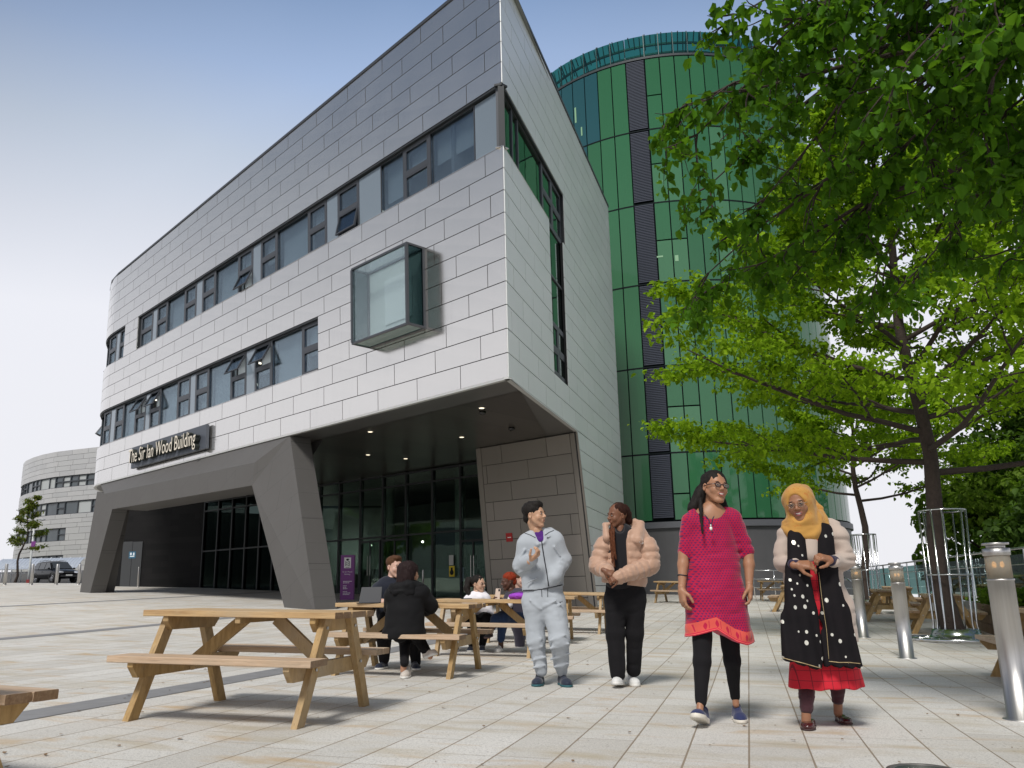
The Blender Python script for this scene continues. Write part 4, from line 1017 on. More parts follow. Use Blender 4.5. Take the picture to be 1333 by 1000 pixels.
# ---------------------------------------------------------------- purple totem sign
TP=empty('totem_sign',(0,0,0),0,'purple information totem with white lettering at the building entrance','sign')
px,py=aty(452,780,31).x,31.;gz0=gf(px,py);TP.location=(px,py,gz0);TP.rotation_euler=(0,0,rad(14))
hT=aty(452,723,31).z-gz0;M_PUR=mat('purple_paint',(.21,.045,.25),.45);M_PUR2=mat('purple_side',(.09,.012,.11),.45);M_WHT=mat('white_vinyl',(.85,.85,.85),.5)
mb=MB();mb.box((-.25,-.08,0),(.21,-.0,hT));mb.build('panel',M_PUR,TP);mb=MB();mb.box((-.25,0.002,0),(.25,.14,hT+.01));mb.box((.2105,-.06,0),(.25,0,hT));mb.build('back_casing',M_PUR2,TP)
def text(name,body,size,loc,rot,mats,parent=None,ext=.002,align='LEFT',sx=1,world=None):
    cu=bpy.data.curves.new('tmp','FONT');cu.body=body;cu.size=size;cu.extrude=ext;cu.align_x=align;cu.resolution_u=3
    ob=bpy.data.objects.new('tmp',cu);COL.objects.link(ob);bpy.context.view_layer.update()
    me=bpy.data.meshes.new_from_object(ob.evaluated_get(bpy.context.evaluated_depsgraph_get()));bpy.data.objects.remove(ob)
    me.name=name
    for v in me.vertices:v.co.x*=sx
    me.materials.clear()
    for m in (mats if isinstance(mats,(list,tuple)) else [mats]):me.materials.append(m)
    if isinstance(mats,(list,tuple)) and len(mats)>1:
        for p in me.polygons:p.material_index=0 if p.normal.z>.5 else 1
    o=bpy.data.objects.new(name,me);COL.objects.link(o)
    if world is not None:o.matrix_world=world
    else:o.location=loc;o.rotation_euler=rot
    if parent is not None:o.parent=parent
    return o
R90=(rad(90),0,0)
mb=MB();mb.box((-.14,-.084,hT-.45),(.10,-.0805,hT-.08));lg=mb.build('logo_plate',M_WHT,TP)
mb=MB()  # dark emblem: hatted figure over a chequered block
M_EMB=mat('emblem_black',(.03,.03,.04),.5)
cx_=-.02
mb.prism([(cx_-.06,-.0845,hT-.17),(cx_+.01,-.0845,hT-.20),(cx_+.06,-.0845,hT-.16),(cx_+.02,-.0845,hT-.115),(cx_-.04,-.0845,hT-.13)],(0,-.002,0))
for r_ in range(5):
    for c_ in range(4):
        if (r_+c_)%2==0 or c_ in(0,3):mb.box((cx_-.075+c_*.04,-.0865,hT-.24-r_*.034),(cx_-.045+c_*.04,-.0845,hT-.215-r_*.034))
mb.box((cx_-.07,-.0865,hT-.43),(cx_+.07,-.0845,hT-.415))
mb.build('emblem',M_EMB,lg)
text('lettering','Sir Ian Wood',.062,(-.02,-.083,hT-.60),R90,M_WHT,TP,align='CENTER');text('lettering','Building',.062,(-.02,-.083,hT-.68),R90,M_WHT,TP,align='CENTER')
mb=MB();rr=random.Random(2)
for z,w_ in ((.92,.30),(.97,.22),(1.07,.12),(1.12,.11),(1.17,.15),(1.27,.14),(1.32,.26),(1.37,.22),(1.45,.24),(1.49,.25),(1.53,.22),(1.6,.2)):
    z_=hT-z
    if z_<.1:continue
    x=-.16
    while x<-.16+w_:
        l=rr.uniform(.02,.06);mb.box((x,-.083,z_),(min(x+l,-.16+w_),-.0805,z_+.022));x+=l+.012
mb.build('small_print',M_WHT,TP)
# ---------------------------------------------------------------- building name sign
SG=empty('building_name_sign',P(19.7,6.4,.1),0,'long slate board reading The Sir Ian Wood Building above the stone beam','sign')
M_SLATE=mat('slate_board',(.075,.085,.105),.5,.2);M_LET=mat('cream_letter_face',(.72,.66,.56),.5);M_LETS=mat('dark_letter_return',(.03,.035,.03),.4)
sA,sB=23.25,16.2
mb=MB();slab(mb,P,sB,sA,5.97,6.88,.06,.17,0,1);cpart(SG,'board',mb,M_SLATE)
pA=P(sA-.15,6.16,.18);pB=P(sB+.5,6.16,.18);ex=(pB-pA).normalized();ez=Vector((0,0,1));ny=ex.cross(ez)  # outward towards viewer
tw=text('letters','The Sir Ian Wood Building',.78,None,None,[M_LET,M_LETS],None,ext=.0,sx=1,world=Matrix.Identity(4))
xs_=[v.co.x for v in tw.data.vertices];Wt=max(xs_)-min(xs_);bpy.data.objects.remove(tw)
k_=(pB-pA).length/Wt
M_=Matrix((ex,ez,-ez.cross(ex)*-1)).transposed().to_4x4() if False else Matrix((ex,ez,ex.cross(ez))).transposed().to_4x4()
M_.translation=pA+ex.cross(ez)*.09
tx=text('letters','The Sir Ian Wood Building',.78,None,None,[M_LET,M_LETS],None,ext=.09,sx=k_,world=M_)
mw=tx.matrix_world.copy();tx.parent=SG;tx.matrix_parent_inverse=Matrix.Translation(-Vector(SG.location));
# ---------------------------------------------------------------- in-ground light cover
mc=gi(1201,1004);LC=empty('ground_light_cover',(mc.x,mc.y,gf(mc.x,mc.y)),0,'round green glass ground light in a steel rim at the bottom right edge','ground light')
mb=MB();mb.lathe([(.175,-.02),(.175,.006),(.135,.008),(.135,.004)],n=40);mb.build('rim',mat('worn_rim',(.22,.21,.20),.5,.8,var=.4,vscale=30),LC)
mb=MB();mb.lathe([(.134,-.01),(.134,.005),(.01,.0055)],n=40);mb.build('lens',mat('green_lens',(.02,.08,.06),.08,0,.8,var=.8,vscale=25),LC)
# ---------------------------------------------------------------- left background: lamp post, shelter, boundary wall
lp=aty(37,756,66);LPz=rz(lp.x,lp.y)
LPo=empty('lamp_post',(lp.x,lp.y,LPz),0,'tall pale lamp post with a purple tag left of the black car','lamp post')
tp=aty(43.5,679,66);hh=tp.z-LPz
mb=MB();mb.tube([(0,0,0),(0,0,1.2),(0,0,hh)],[.11,.08,.055],12);mb.build('pole',mat('pale_grey_paint',(.55,.57,.57),.5),LPo)
mb=MB();mb.tube([(0,0,hh),(.1,0,hh+.12),(.35,0,hh+.15)],.03,8);mb.ell((.55,0,hh+.13),(.28,.12,.06),12);mb.build('lantern',mat('lantern_grey',(.4,.42,.43),.4,.4),LPo)
mb=MB();mb.box((-.02,-.12,2.55),(.30,-.09,3.1));mb.build('purple_tag',M_PUR,LPo)
mb=MB();mb.box((-.11,-.11,0),(.11,.11,.25));mb.build('red_base',mat('red_base',(.25,.03,.03),.6),LPo)
SH=empty('glass_canopy',(-46,78,2.4),0,'long translucent canopy roof on posts behind the black car','canopy')
M_CANO=mat('canopy_sheet',(.36,.40,.47),.35,0,.5)
a=aty(3,740,78);b=aty(112,739,78);za=aty(3,728,78).z
n=26
mb=MB()
for i in range(n):
    x0=a.x+(b.x-a.x)*i/n;x1=a.x+(b.x-a.x)*(i+1)/n
    for k in range(5):
        t0,t1=k/5,(k+1)/5
        f=lambda t_:(78-1.6*t_,za-.95*(t_**1.6))
        (ya,z1_),(yb,z2_)=f(t0),f(t1)
        mb.hexa([(x0,ya,z1_-.02),(x1-.03,ya,z1_-.02),(x1-.03,yb,z2_-.02),(x0,yb,z2_-.02),(x0,ya,z1_),(x1-.03,ya,z1_),(x1-.03,yb,z2_),(x0,yb,z2_)])
cpart(SH,'canopy_sheets',mb,M_CANO)
mb=MB()
for i in range(0,n+1,3):
    x0=a.x+(b.x-a.x)*i/n;mb.beam((x0,78,za+.02),(x0,76.5,za-.85),.08,.06);mb.tube([(x0,78,1.6),(x0,78,za)],.05,8)
mb.beam((a.x,76.45,za-.98),(b.x,76.45,za-.98),.10,.06);cpart(SH,'frame',mb,mat('canopy_frame',(.7,.72,.73),.4,.3))
WV=MB()
for i in range(90):
    x0=a.x+(b.x-a.x)*i/90;x1=a.x+(b.x-a.x)*(i+1)/90;z0_=za-1.25+.06*abs(math.sin(i*.9));z1_=za-1.25+.06*abs(math.sin((i+1)*.9))
    WV.prism([(x0,77.2,z0_-.14),(x1,77.2,z1_-.14),(x1,77.2,z1_),(x0,77.2,z0_)],(0,.03,0))
cpart(SH,'scalloped_edge',WV,mat('white_edge',(.7,.71,.72),.5))
mb=MB();mb.box((a.x-14,79.5,1.0),(b.x+4,79.8,za-1.1));BW_=mkobj('boundary_wall',mb.v,mb.f,mat('grey_boundary',(.17,.17,.175),.8,var=.2));tag(BW_,'low grey boundary wall under the canopy behind the black car','wall')
# ================================================================ parked car
def make_car():
    c=empty('parked_car');M_BP=mat('black_car_paint',(.006,.006,.007),.25,0,.35,Coat_Weight=.25,Coat_Roughness=.05)
    M_TYRE=mat('tyre_rubber',(.02,.02,.02),.8);M_RIM=mat('alloy_rim',(.5,.5,.52),.25,1);M_CG=mat('car_glass',(.03,.035,.04),.05,0,.9);M_HL=mat('headlamp_clear',(.7,.72,.75),.08,.5);M_BLK=mat('car_black_plastic',(.03,.03,.03),.6)
    # x forward. side profile stations: (x, z_bottom, z_belt, half width)
    st=[(-2.22,.42,.80,.78),(-2.16,.34,1.02,.88),(-1.9,.32,1.08,.93),(-1.2,.30,1.08,.95),(0,.30,1.06,.955),(.9,.30,1.05,.95),(1.15,.31,1.03,.94),(1.7,.33,.98,.92),(2.05,.36,.88,.86),(2.22,.42,.70,.74)]
    V=[];Fs=[]
    for x,zb,zt,w in st:
        prof=[(-w*.9,zb),(-w,zb+.12),(-w*1.0,(zb+zt)/2),(-w*.985,zt-.12),(-w*.90,zt-.02),(-w*.6,zt+.03),(0,zt+.045),(w*.6,zt+.03),(w*.90,zt-.02),(w*.985,zt-.12),(w,(zb+zt)/2),(w,zb+.12),(w*.9,zb)]
        V+=[(x,a,b) for a,b in prof]
    n=13
    for i in range(len(st)-1):
        for k in range(n-1):Fs.append((i*n+k,i*n+k+1,(i+1)*n+k+1,(i+1)*n+k))
        Fs.append((i*n+n-1,i*n,(i+1)*n,(i+1)*n+n-1))
    Fs.append(tuple(range(n)));Fs.append(tuple(range((len(st)-1)*n+n-1,(len(st)-1)*n-1,-1)))
    mkobj('body',V,Fs,M_BP,c,True)
    # cabin
    cs=[(-2.12,1.04,.80),(-1.95,1.45,.74),(-1.55,1.68,.70),(-.9,1.745,.69),(0,1.74,.69),(.45,1.66,.68),(.85,1.36,.73),(1.18,1.06,.80)]
    V=[];Fs=[];n=5
    for x,z,w in cs:V+=[(x,-.86,1.04),(x,-w,z-.05 if z>1.1 else 1.05),(x,0,z+.02),(x,w,z-.05 if z>1.1 else 1.05),(x,.86,1.04)]
    for i in range(len(cs)-1):
        for k in range(n-1):Fs.append((i*n+k,i*n+k+1,(i+1)*n+k+1,(i+1)*n+k))
    mkobj('cabin',V,Fs,M_BP,c,False)
    for s in (-1,1):
        for xa,xb,ta,tb in ((-1.88,-1.08,-1.72,-1.08),(-1.0,-.12,-1.0,-.12),(-.04,1.02,-.04,.42)):
            mb=MB();y0,y1=s*.875,s*.715
            mb.prism([(xa,y0,1.10),(xb,y0,1.10),(tb,y1,1.60),(ta,y1,1.60)],(0,s*.012,0));mb.build('side_window',M_CG,c)
        mb=MB();mb.ell((.95,s*1.02,1.12),(.10,.09,.08),10);mb.build('wing_mirror',M_BP,c)
        mb=MB();mb.prism([(2.17,s*.40,.70),(2.12,s*.76,.74),(2.0,s*.84,.80),(2.02,s*.82,.90),(2.14,s*.45,.86)],(.05,s*.02,0));mb.build('headlight',M_HL,c)
        mb=MB();mb.box((-2.24,min(s*.6,s*.84),.85),(-2.15,max(s*.6,s*.84),1.1));mb.build('tail_light',mat('tail_red',(.3,.01,.01),.2),c)
        mb=MB();mb.box((-.35,min(s*.958,s*.985),.86),(-.15,max(s*.958,s*.985),.89));mb.build('door_handle',M_BP,c)
        mb=MB();mb.tube([(-1.5,s*.62,1.76),(-.4,s*.62,1.79),(.35,s*.62,1.72)],.02,6);mb.build('roof_rail',M_BLK,c)
        for x in (-1.33,1.33):
            w_=empty('wheel',(x,s*.80,.36));w_.parent=c
            mb=MB();pr=[(.20,-.12),(.34,-.12),(.365,-.08),(.365,.08),(.34,.12),(.20,.12)]
            T=Matrix.Rotation(rad(90),4,'X');m2=MB();m2.lathe(pr,n=28);mb.add(m2.v,m2.f,0,False,T);mb.s=[True]*len(mb.f);mb.build('tyre',M_TYRE,w_)
            mb=MB();m2=MB();m2.lathe([(.245,-.1),(.245,.1)],n=20)
            mb.add(m2.v,m2.f,1,False,T)
            for k in range(5):
                a=2*math.pi*k/5;mb.beam((0,s*.122,0),(.23*math.cos(a),s*.118,.23*math.sin(a)),.07,.03,side=(math.sin(a),0,-math.cos(a)))
            mb.tube([(.235*math.cos(i*math.pi/14),s*.12,.235*math.sin(i*math.pi/14)) for i in range(29)],.016,6,cap=False)
            mb.build('rim',[M_RIM,M_BLK],w_)
            m2=MB();mb=MB();m2.lathe([(.42,-.1),(.42,.105),(.37,.105),(.37,-.1)],n=28);mb.add(m2.v,m2.f,0,False,Matrix.Translation((x,s*.86,.37))@T);mb.build('wheel_arch',M_BLK,c)
    mb=MB();mb.prism([(1.14,-.74,1.10),(1.14,.74,1.10),(.52,.64,1.63),(.52,-.64,1.63)],(.02,0,.02));mb.build('windscreen',M_CG,c)
    mb=MB();mb.box((2.16,-.36,.72),(2.235,.36,.86));mb.build('grille',M_BLK,c)
    mb=MB();mb.box((2.19,-.66,.42),(2.25,.66,.58));mb.build('bumper_intake',M_BLK,c)
    mb=MB();mb.box((2.25,-.26,.50),(2.262,.26,.61));mb.build('number_plate',mat('plate_white',(.75,.75,.72),.5),c)
    return c
CAR=make_car();cp=aty(71,757,71);CAR.location=(cp.x,cp.y,rz(cp.x,cp.y));CAR.rotation_euler=(0,0,rad(-36));tag(CAR,'black off-road car parked on the street beyond the left bollards','car')
# ================================================================ trees and plants
def leafmat(name,c,tr=.5):
    m=bpy.data.materials.new(name);m.use_nodes=True;t=NT(m);b=t.b
    g=t.new('ShaderNodeNewGeometry');r=g.outputs['Random Per Island']
    c1=[x*.5 for x in c];c2=[min(1,x*1.45) for x in c];c2[0]*=1.15
    col=t.mix(r,c1,c2);t.link(col,b.inputs['Base Color']);b.inputs['Roughness'].default_value=.6;b.inputs['Specular IOR Level'].default_value=.14
    tl=t.new('ShaderNodeBsdfTranslucent');t.link(t.mix(.5,col,(.25,.5,.02)),tl.inputs[0])
    mx=t.new('ShaderNodeMixShader');mx.inputs[0].default_value=tr;t.link(b.outputs[0],mx.inputs[1]);t.link(tl.outputs[0],mx.inputs[2]);t.link(mx.outputs[0],t.n['Material Output'].inputs[0])
    return m
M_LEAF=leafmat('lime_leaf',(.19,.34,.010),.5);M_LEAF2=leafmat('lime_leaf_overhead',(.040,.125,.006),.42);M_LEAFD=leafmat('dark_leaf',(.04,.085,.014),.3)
M_LEAFM=leafmat('mid_leaf',(.10,.18,.02),.4);M_LEAFB=leafmat('sapling_leaf',(.12,.13,.03),.4)
M_BARK=mat('bark',(.045,.032,.026),.95,var=.5,vscale=14,bump=.8,bscale=35,bdist=.02)
def leaves(pos,size,rg,droop=.55,fold=True):
    """pos Nx3 -> folded leaf quads (6 verts, 4 tris/2 quads each)"""
    n=len(pos);az=rg.uniform(0,2*np.pi,n);pt=rg.uniform(-1.1,.35,n)*droop*1.6-.2;rl=rg.normal(0,.6,n);s=size*rg.uniform(.45,1.45,n)
    d=np.stack([np.cos(az)*np.cos(pt),np.sin(az)*np.cos(pt),np.sin(pt)],1)
    u=np.tile(np.array([0,0,1.]),(n,1));sd=np.cross(d,u);sd/=np.linalg.norm(sd,axis=1)[:,None]+1e-9;up_=np.cross(sd,d)
    sd2=sd*np.cos(rl)[:,None]+up_*np.sin(rl)[:,None];up2=np.cross(sd2,d)
    S=s[:,None]
    base=pos;tip=pos+d*S-up2*S*.12;m1=pos+d*S*.28;m2=pos+d*S*.68
    w=.40;lift=.14
    a1=m1+sd2*S*w*.85+up2*S*lift;a2=m2+sd2*S*w*.72+up2*S*lift;b1=m1-sd2*S*w*.85+up2*S*lift;b2=m2-sd2*S*w*.72+up2*S*lift
    V=np.stack([base,a1,a2,tip,b2,b1],1).reshape(-1,3)
    i=np.arange(n)*6
    F1=np.stack([i,i+1,i+2,i+3],1);F2=np.stack([i,i+3,i+4,i+5],1)
    return V,np.concatenate([F1,F2])
def fastmesh(name,V,Fq,m,parent):
    me=bpy.data.meshes.new(name);nf=len(Fq)
    me.vertices.add(len(V));me.vertices.foreach_set('co',V.astype(np.float32).ravel())
    me.loops.add(nf*4);me.loops.foreach_set('vertex_index',Fq.astype(np.int32).ravel())
    me.polygons.add(nf);me.polygons.foreach_set('loop_start',np.arange(0,nf*4,4,dtype=np.int32));me.polygons.foreach_set('loop_total',np.full(nf,4,dtype=np.int32))
    me.materials.append(m);me.update(calc_edges=True);me.validate()
    o=bpy.data.objects.new(name,me);COL.objects.link(o);o.parent=parent;return o
def grow(name,loc,H_,trunk_h,trunk_r,spread,nl,leafsize,mleaf,label,seed,group=None,levels=3,lean=(0,0),zmin=None,branches=None,dens=1.,flat=.35,cat='tree'):
    rg=np.random.default_rng(seed);rr=random.Random(seed)
    t=empty(name,loc,0,label,cat,group)
    mb=MB();tips=[]
    def limb(p,d,L,r,lv):
        n=6;pts=[p];rs=[r];q=Vector(p);dd=Vector(d).normalized()
        for i in range(n):
            dd=(dd+Vector((rr.gauss(0,.10),rr.gauss(0,.10),rr.gauss(0,.06)+(.05 if lv==1 else -.02)))).normalized()
            q=q+dd*(L/n);pts.append(q.copy());rs.append(r*(1-.78*(i+1)/n))
        mb.tube(pts,rs,8 if lv==1 else 5,cap=False)
        if lv<levels:
            k=rr.randint(5,7) if lv==1 else rr.randint(4,6)
            for j in range(k):
                f=.22+.74*(j+rr.random()*.6)/k;ix=min(n-1,int(f*n));b=pts[ix]+(pts[ix+1]-pts[ix])*(f*n-ix)
                dl=(pts[ix+1]-pts[ix]).normalized();side=Vector((-dl.y,dl.x,0));
                if side.length<.1:side=Vector((1,0,0))
                side.normalize();sg=1 if (j%2)==0 else -1
                nd=(dl*.75+side*sg*rr.uniform(.5,.95)+Vector((0,0,rr.uniform(-.12,.35)))).normalized()
                limb(b,nd,L*rr.uniform(.36,.55)*(1.1-f*.45),rs[ix]*.55,lv+1)
        if lv>=2:
            for i in range(1,n+1):tips.append((pts[i],dd.copy(),L/n))
    tp=[Vector((0,0,-.1))];rs=[trunk_r*1.25];q=Vector((0,0,0))
    n=12
    for i in range(n):
        z=H_*.93*(i+1)/n;q=Vector((lean[0]*z+.12*math.sin(i*1.1+seed),lean[1]*z+.1*math.cos(i*.9+seed),z)) ;tp.append(q);rs.append(trunk_r*(1-.80*(i+1)/n))
    if zmin is None:zmin=trunk_h
    mt=MB();mt.tube(tp,rs,14,cap=False);mt.build('trunk',M_BARK,t)
    def tat(z):
        for a,b,ra,rb in zip(tp[:-1],tp[1:],rs[:-1],rs[1:]):
            if a.z<=z<=b.z:
                f=(z-a.z)/(b.z-a.z);return a+(b-a)*f,ra+(rb-ra)*f
        return tp[-1],rs[-1]
    nb=branches or 16
    for j in range(nb):
        f=(j+rr.random()*.7)/nb;z=zmin+(H_*.92-zmin)*f**1.05;b,r=tat(z);a=j*2.399+rr.uniform(-.4,.4)
        L=spread*(1-.80*f**1.0)*rr.uniform(.85,1.12)
        up=.03+.88*f
        limb(b,Vector((math.cos(a),math.sin(a),up)),L,min(r*.5,.020+L*.008),1)
    mb.build('branches',M_BARK,t)
    # leaves clustered along the twigs
    tips_=np.array([list(p) for p,_,_ in tips]);dl=np.array([l for _,_,l in tips])
    idx=rg.integers(0,len(tips_),int(nl*dens));
    jit=rg.normal(0,1,(len(idx),3))*np.array([1,1,.55])*(leafsize*.85+dl[idx,None]*.22)
    pos=tips_[idx]+jit;pos[:,2]-=leafsize*.3
    V,Fq=leaves(pos,leafsize,rg)
    fastmesh('foliage',V,Fq,mleaf,t)
    return t
grow('lime_tree',(T1p.x,T1p.y,gf(T1p.x,T1p.y)),10.6,3.3,.17,5.6,84000,.10,M_LEAF,'bright green lime tree standing in the nearer steel guard on the right',11,zmin=2.9,branches=34,lean=(-.035,0),group='young lime trees in steel guards')
grow('lime_tree',(T2p.x,T2p.y,gf(T2p.x,T2p.y)),8.2,3.4,.14,4.6,26000,.13,M_LEAF,'smaller lime tree in the farther steel guard next to the tower',5,zmin=3.3,branches=18,group='young lime trees in steel guards')
# overhanging branches of a tree that stands just outside the frame on the right
OT=empty('overhanging_tree',(5.6,4.4,gf(5.6,4.4)),0,'dark green overhanging lime branches filling the top right corner of the view','tree')
rg=np.random.default_rng(21);rr=random.Random(21)
mt=MB();base=Vector((0,0,0));tp=[base+Vector((.05*math.sin(i),.05*math.cos(i),i*.9-.1)) for i in range(11)];mt.tube(tp,[.2*(1-.07*i) for i in range(11)],14,cap=False);mt.build('trunk',M_BARK,OT)
o0=Vector(OT.location)
mb=MB();pos=[]
# limbs end at points seen in the photograph, given as (pixel x, pixel y, distance)
LM=[((868,150),7.2),((905,140),6.6),((915,175),6.6),((955,30),6.0),((1010,60),5.6),((935,375),8.0),((925,360),7.6),((985,300),7.6),((930,240),7.4),((1000,250),6.8),((1060,330),7.2),((1100,120),5.6),((1130,260),6.6),((1180,60),5.0),((1200,180),5.6),((1240,280),6.6),((1300,100),5.0),((1320,220),5.8),((1250,10),4.8),((1090,10),5.2),((1150,330),7.4),((960,110),6.4),((1330,320),7.),((1030,30),5.5),((1130,-40),4.9),((1300,-30),4.6),((1160,120),5.4),((1280,180),5.6),((1200,350),7.8),((1380,260),6.),((1420,120),5.4),((1390,0),4.8)]
def twig(p,d,L,r,lv):
    n=5;pts=[p];q=p.copy();dd=d.normalized()
    for i in range(n):
        dd=(dd+Vector((rr.gauss(0,.16),rr.gauss(0,.16),rr.gauss(0,.12)-.05))).normalized();q=q+dd*(L/n);pts.append(q.copy())
    mb.tube(pts,[r*(1-.8*i/n) for i in range(n+1)],5,cap=False)
    for a in pts[1:]:pos.append((a,L/n,lv))
    if lv<2:
        for j in range(rr.randint(2,3)):
            i=rr.randint(1,n-1);dl=(pts[i+1]-pts[i]).normalized();twig(pts[i],dl*.6+Vector((rr.uniform(-1,1),rr.uniform(-1,1),rr.uniform(-.7,.4)))*.7,L*.6,r*.6,lv+1)
for (uv,d_) in LM:
    e=aty(uv[0],uv[1],d_)-o0;st=tp[rr.randint(5,9)]
    n=9;pts=[];mid=(st+e)/2+Vector((rr.uniform(-.3,.3),rr.uniform(-.3,.3),rr.uniform(.1,.6)))
    for i in range(n+1):
        f=i/n;a=st.lerp(mid,f);b=mid.lerp(e,f);pts.append(a.lerp(b,f)+Vector((rr.gauss(0,.03),rr.gauss(0,.03),rr.gauss(0,.03))))
    mb.tube(pts,[.04*(1-.85*i/n) for i in range(n+1)],6,cap=False)
    for i in range(4,n+1):
        pos.append((pts[i],.15,1))
        for j in range(2 if i>5 else 1):
            dl=(pts[i]-pts[i-1]).normalized();twig(pts[i],dl*.8+Vector((rr.uniform(-1,1),rr.uniform(-1,1),rr.uniform(-.9,.5)))*.75,rr.uniform(.28,.58),.011,1)
mb.build('branches',M_BARK,OT)
pp=np.array([list(a) for a,_,_ in pos]);idx=rg.integers(0,len(pp),13500);ps=pp[idx]+rg.normal(0,.032,(len(idx),3));ps[:,2]-=.03
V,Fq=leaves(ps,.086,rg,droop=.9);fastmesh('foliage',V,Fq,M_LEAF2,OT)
# young street tree far left and leaves entering at the left edge
sp_=aty(19,757,62);grow('young_street_tree',(sp_.x,sp_.y,rz(sp_.x,sp_.y)),6.6,2.2,.09,1.5,2600,.14,M_LEAFB,'small thin-leaved street tree left of the lamp post',8,zmin=2.3,branches=14,lean=(.12,0))
# dense trees beyond the balustrade on the right
def bushtree(x,y,zb,h,r,n,ls,m,label,seed,group='dark trees beyond the balustrade'):
    rg=np.random.default_rng(seed);t=empty('broadleaf_tree',(x,y,zb),0,label,'tree',group)
    mb=MB();mb.tube([(0,0,-1),(.1,0,h*.3),(0,.1,h*.7)],[.28,.2,.08],10,cap=False);mb.build('trunk',M_BARK,t)
    K=46;c=rg.normal(0,1,(K,3));c/=np.linalg.norm(c,axis=1)[:,None];c*=rg.uniform(.35,1,(K,1))**.6
    c=c*np.array([r,r,h*.48])+np.array([0,0,h*.54]);cr_=rg.uniform(.16,.34,K)*r
    mb=MB()
    for a in c[:22]:mb.tube([(0,0,h*.35),(a[0]*.5,a[1]*.5,(a[2]+h*.35)/2+.2),tuple(a)],[.09,.05,.02],5,cap=False)
    mb.build('branches',M_BARK,t)
    k=rg.integers(0,K,n);d=rg.normal(0,1,(n,3));d/=np.linalg.norm(d,axis=1)[:,None];rad_=rg.uniform(.55,1.05,n)**.5
    pos=c[k]+d*(cr_[k]*rad_)[:,None]*np.array([1.15,1.15,.75])
    V,Fq=leaves(pos,ls,rg);fastmesh('foliage',V,Fq,m,t);return t
bushtree(17.2,29.5,-2.5,8.6,2.7,17000,.19,M_LEAFM,'mid green leafy tree just behind the nearer trunk beyond the balustrade',31)
bushtree(19.0,30.5,-3,12.5,4.0,20000,.22,M_LEAFD,'dark tall tree mass at the right edge beyond the balustrade',32)
bushtree(14.6,21.6,-3,7.0,2.4,15000,.18,M_LEAFD,'dark low tree behind the nearest bollard beyond the balustrade',33)
bushtree(25.0,40,-5,12.5,4.2,12000,.26,M_LEAFD,'farther dark tree peeping behind the right trees, left side',34)
# planting: shrubs in the planters
for i,(pl,sd_) in enumerate(((PL[0],41),(PL[1],42))):
    rg=np.random.default_rng(sd_);b=empty('planter_shrub',pl.matrix_world.translation+Vector((0,0,.5)),rad(72),['leafy green plants growing in the planter right of the nearer trunk','leafy green plants growing in the planter behind the nearer trunk'][i],'plant')
    n=1500;p=rg.uniform(-1,1,(n,3))*np.array([.95,.36,.18])+np.array([0,0,.18]);V,Fq=leaves(p,.10,rg,.4);fastmesh('foliage',V,Fq,M_LEAFM,b)
    mb=MB()
    for k in range(24):x_,y_=rg.uniform(-.9,.9),rg.uniform(-.3,.3);mb.tube([(x_,y_,0),(x_*1.05,y_*1.2,.3)],.006,5)
    mb.build('stems',M_BARK,b)

rg=np.random.default_rng(77);n=420;px_=rg.uniform(-4,8,n);py_=rg.uniform(3.2,20,n);pos=np.array([[a,b,gf(a,b)+.012] for a,b in zip(px_,py_)])
V,Fq=leaves(pos,.032,rg,.0);V[:,2]=np.array([gf(a,b) for a,b in V[:,:2]])+.006+rg.uniform(0,.006,len(V))
FL=empty('tmp',(0,0,0));o=fastmesh('fallen_leaf_litter',V,Fq,mat('dry_leaf',(.16,.09,.035),.9,var=.5,vscale=3),None);bpy.data.objects.remove(FL);o['kind']='stuff';o['label']='tiny dry leaves and bud scales scattered over the paving';o['category']='leaf litter'

# campus block across the plaza, outside the frame on the left, seen only mirrored in the entrance glass
OB=empty('pale_campus_block',(-78,24,2),rad(90),'pale low campus block across the plaza, seen mirrored in the entrance glazing','building')
mb=MB();mb.box((-30,-6,-2),(30,6,4.2));mb.box((-30,-6,6.2),(30,6,8.6));mb.box((-30,-6,10.4),(30,6,13.5));mb.build('wall',mat('pale_render',(.55,.56,.53),.7,var=.1),OB)
for z in (4.2,8.6):
    mb=MB();mb.box((-29.8,-5.8,z),(29.8,5.8,z+1.99 if z<5 else z+1.79));mb.build('window_band',mat('band_glass',(.03,.05,.09),.1),OB)
bushtree(-40,33,1.6,9,3.4,7000,.3,M_LEAFM,'rounded green tree across the plaza, seen mirrored in the entrance glazing',61,group=None)
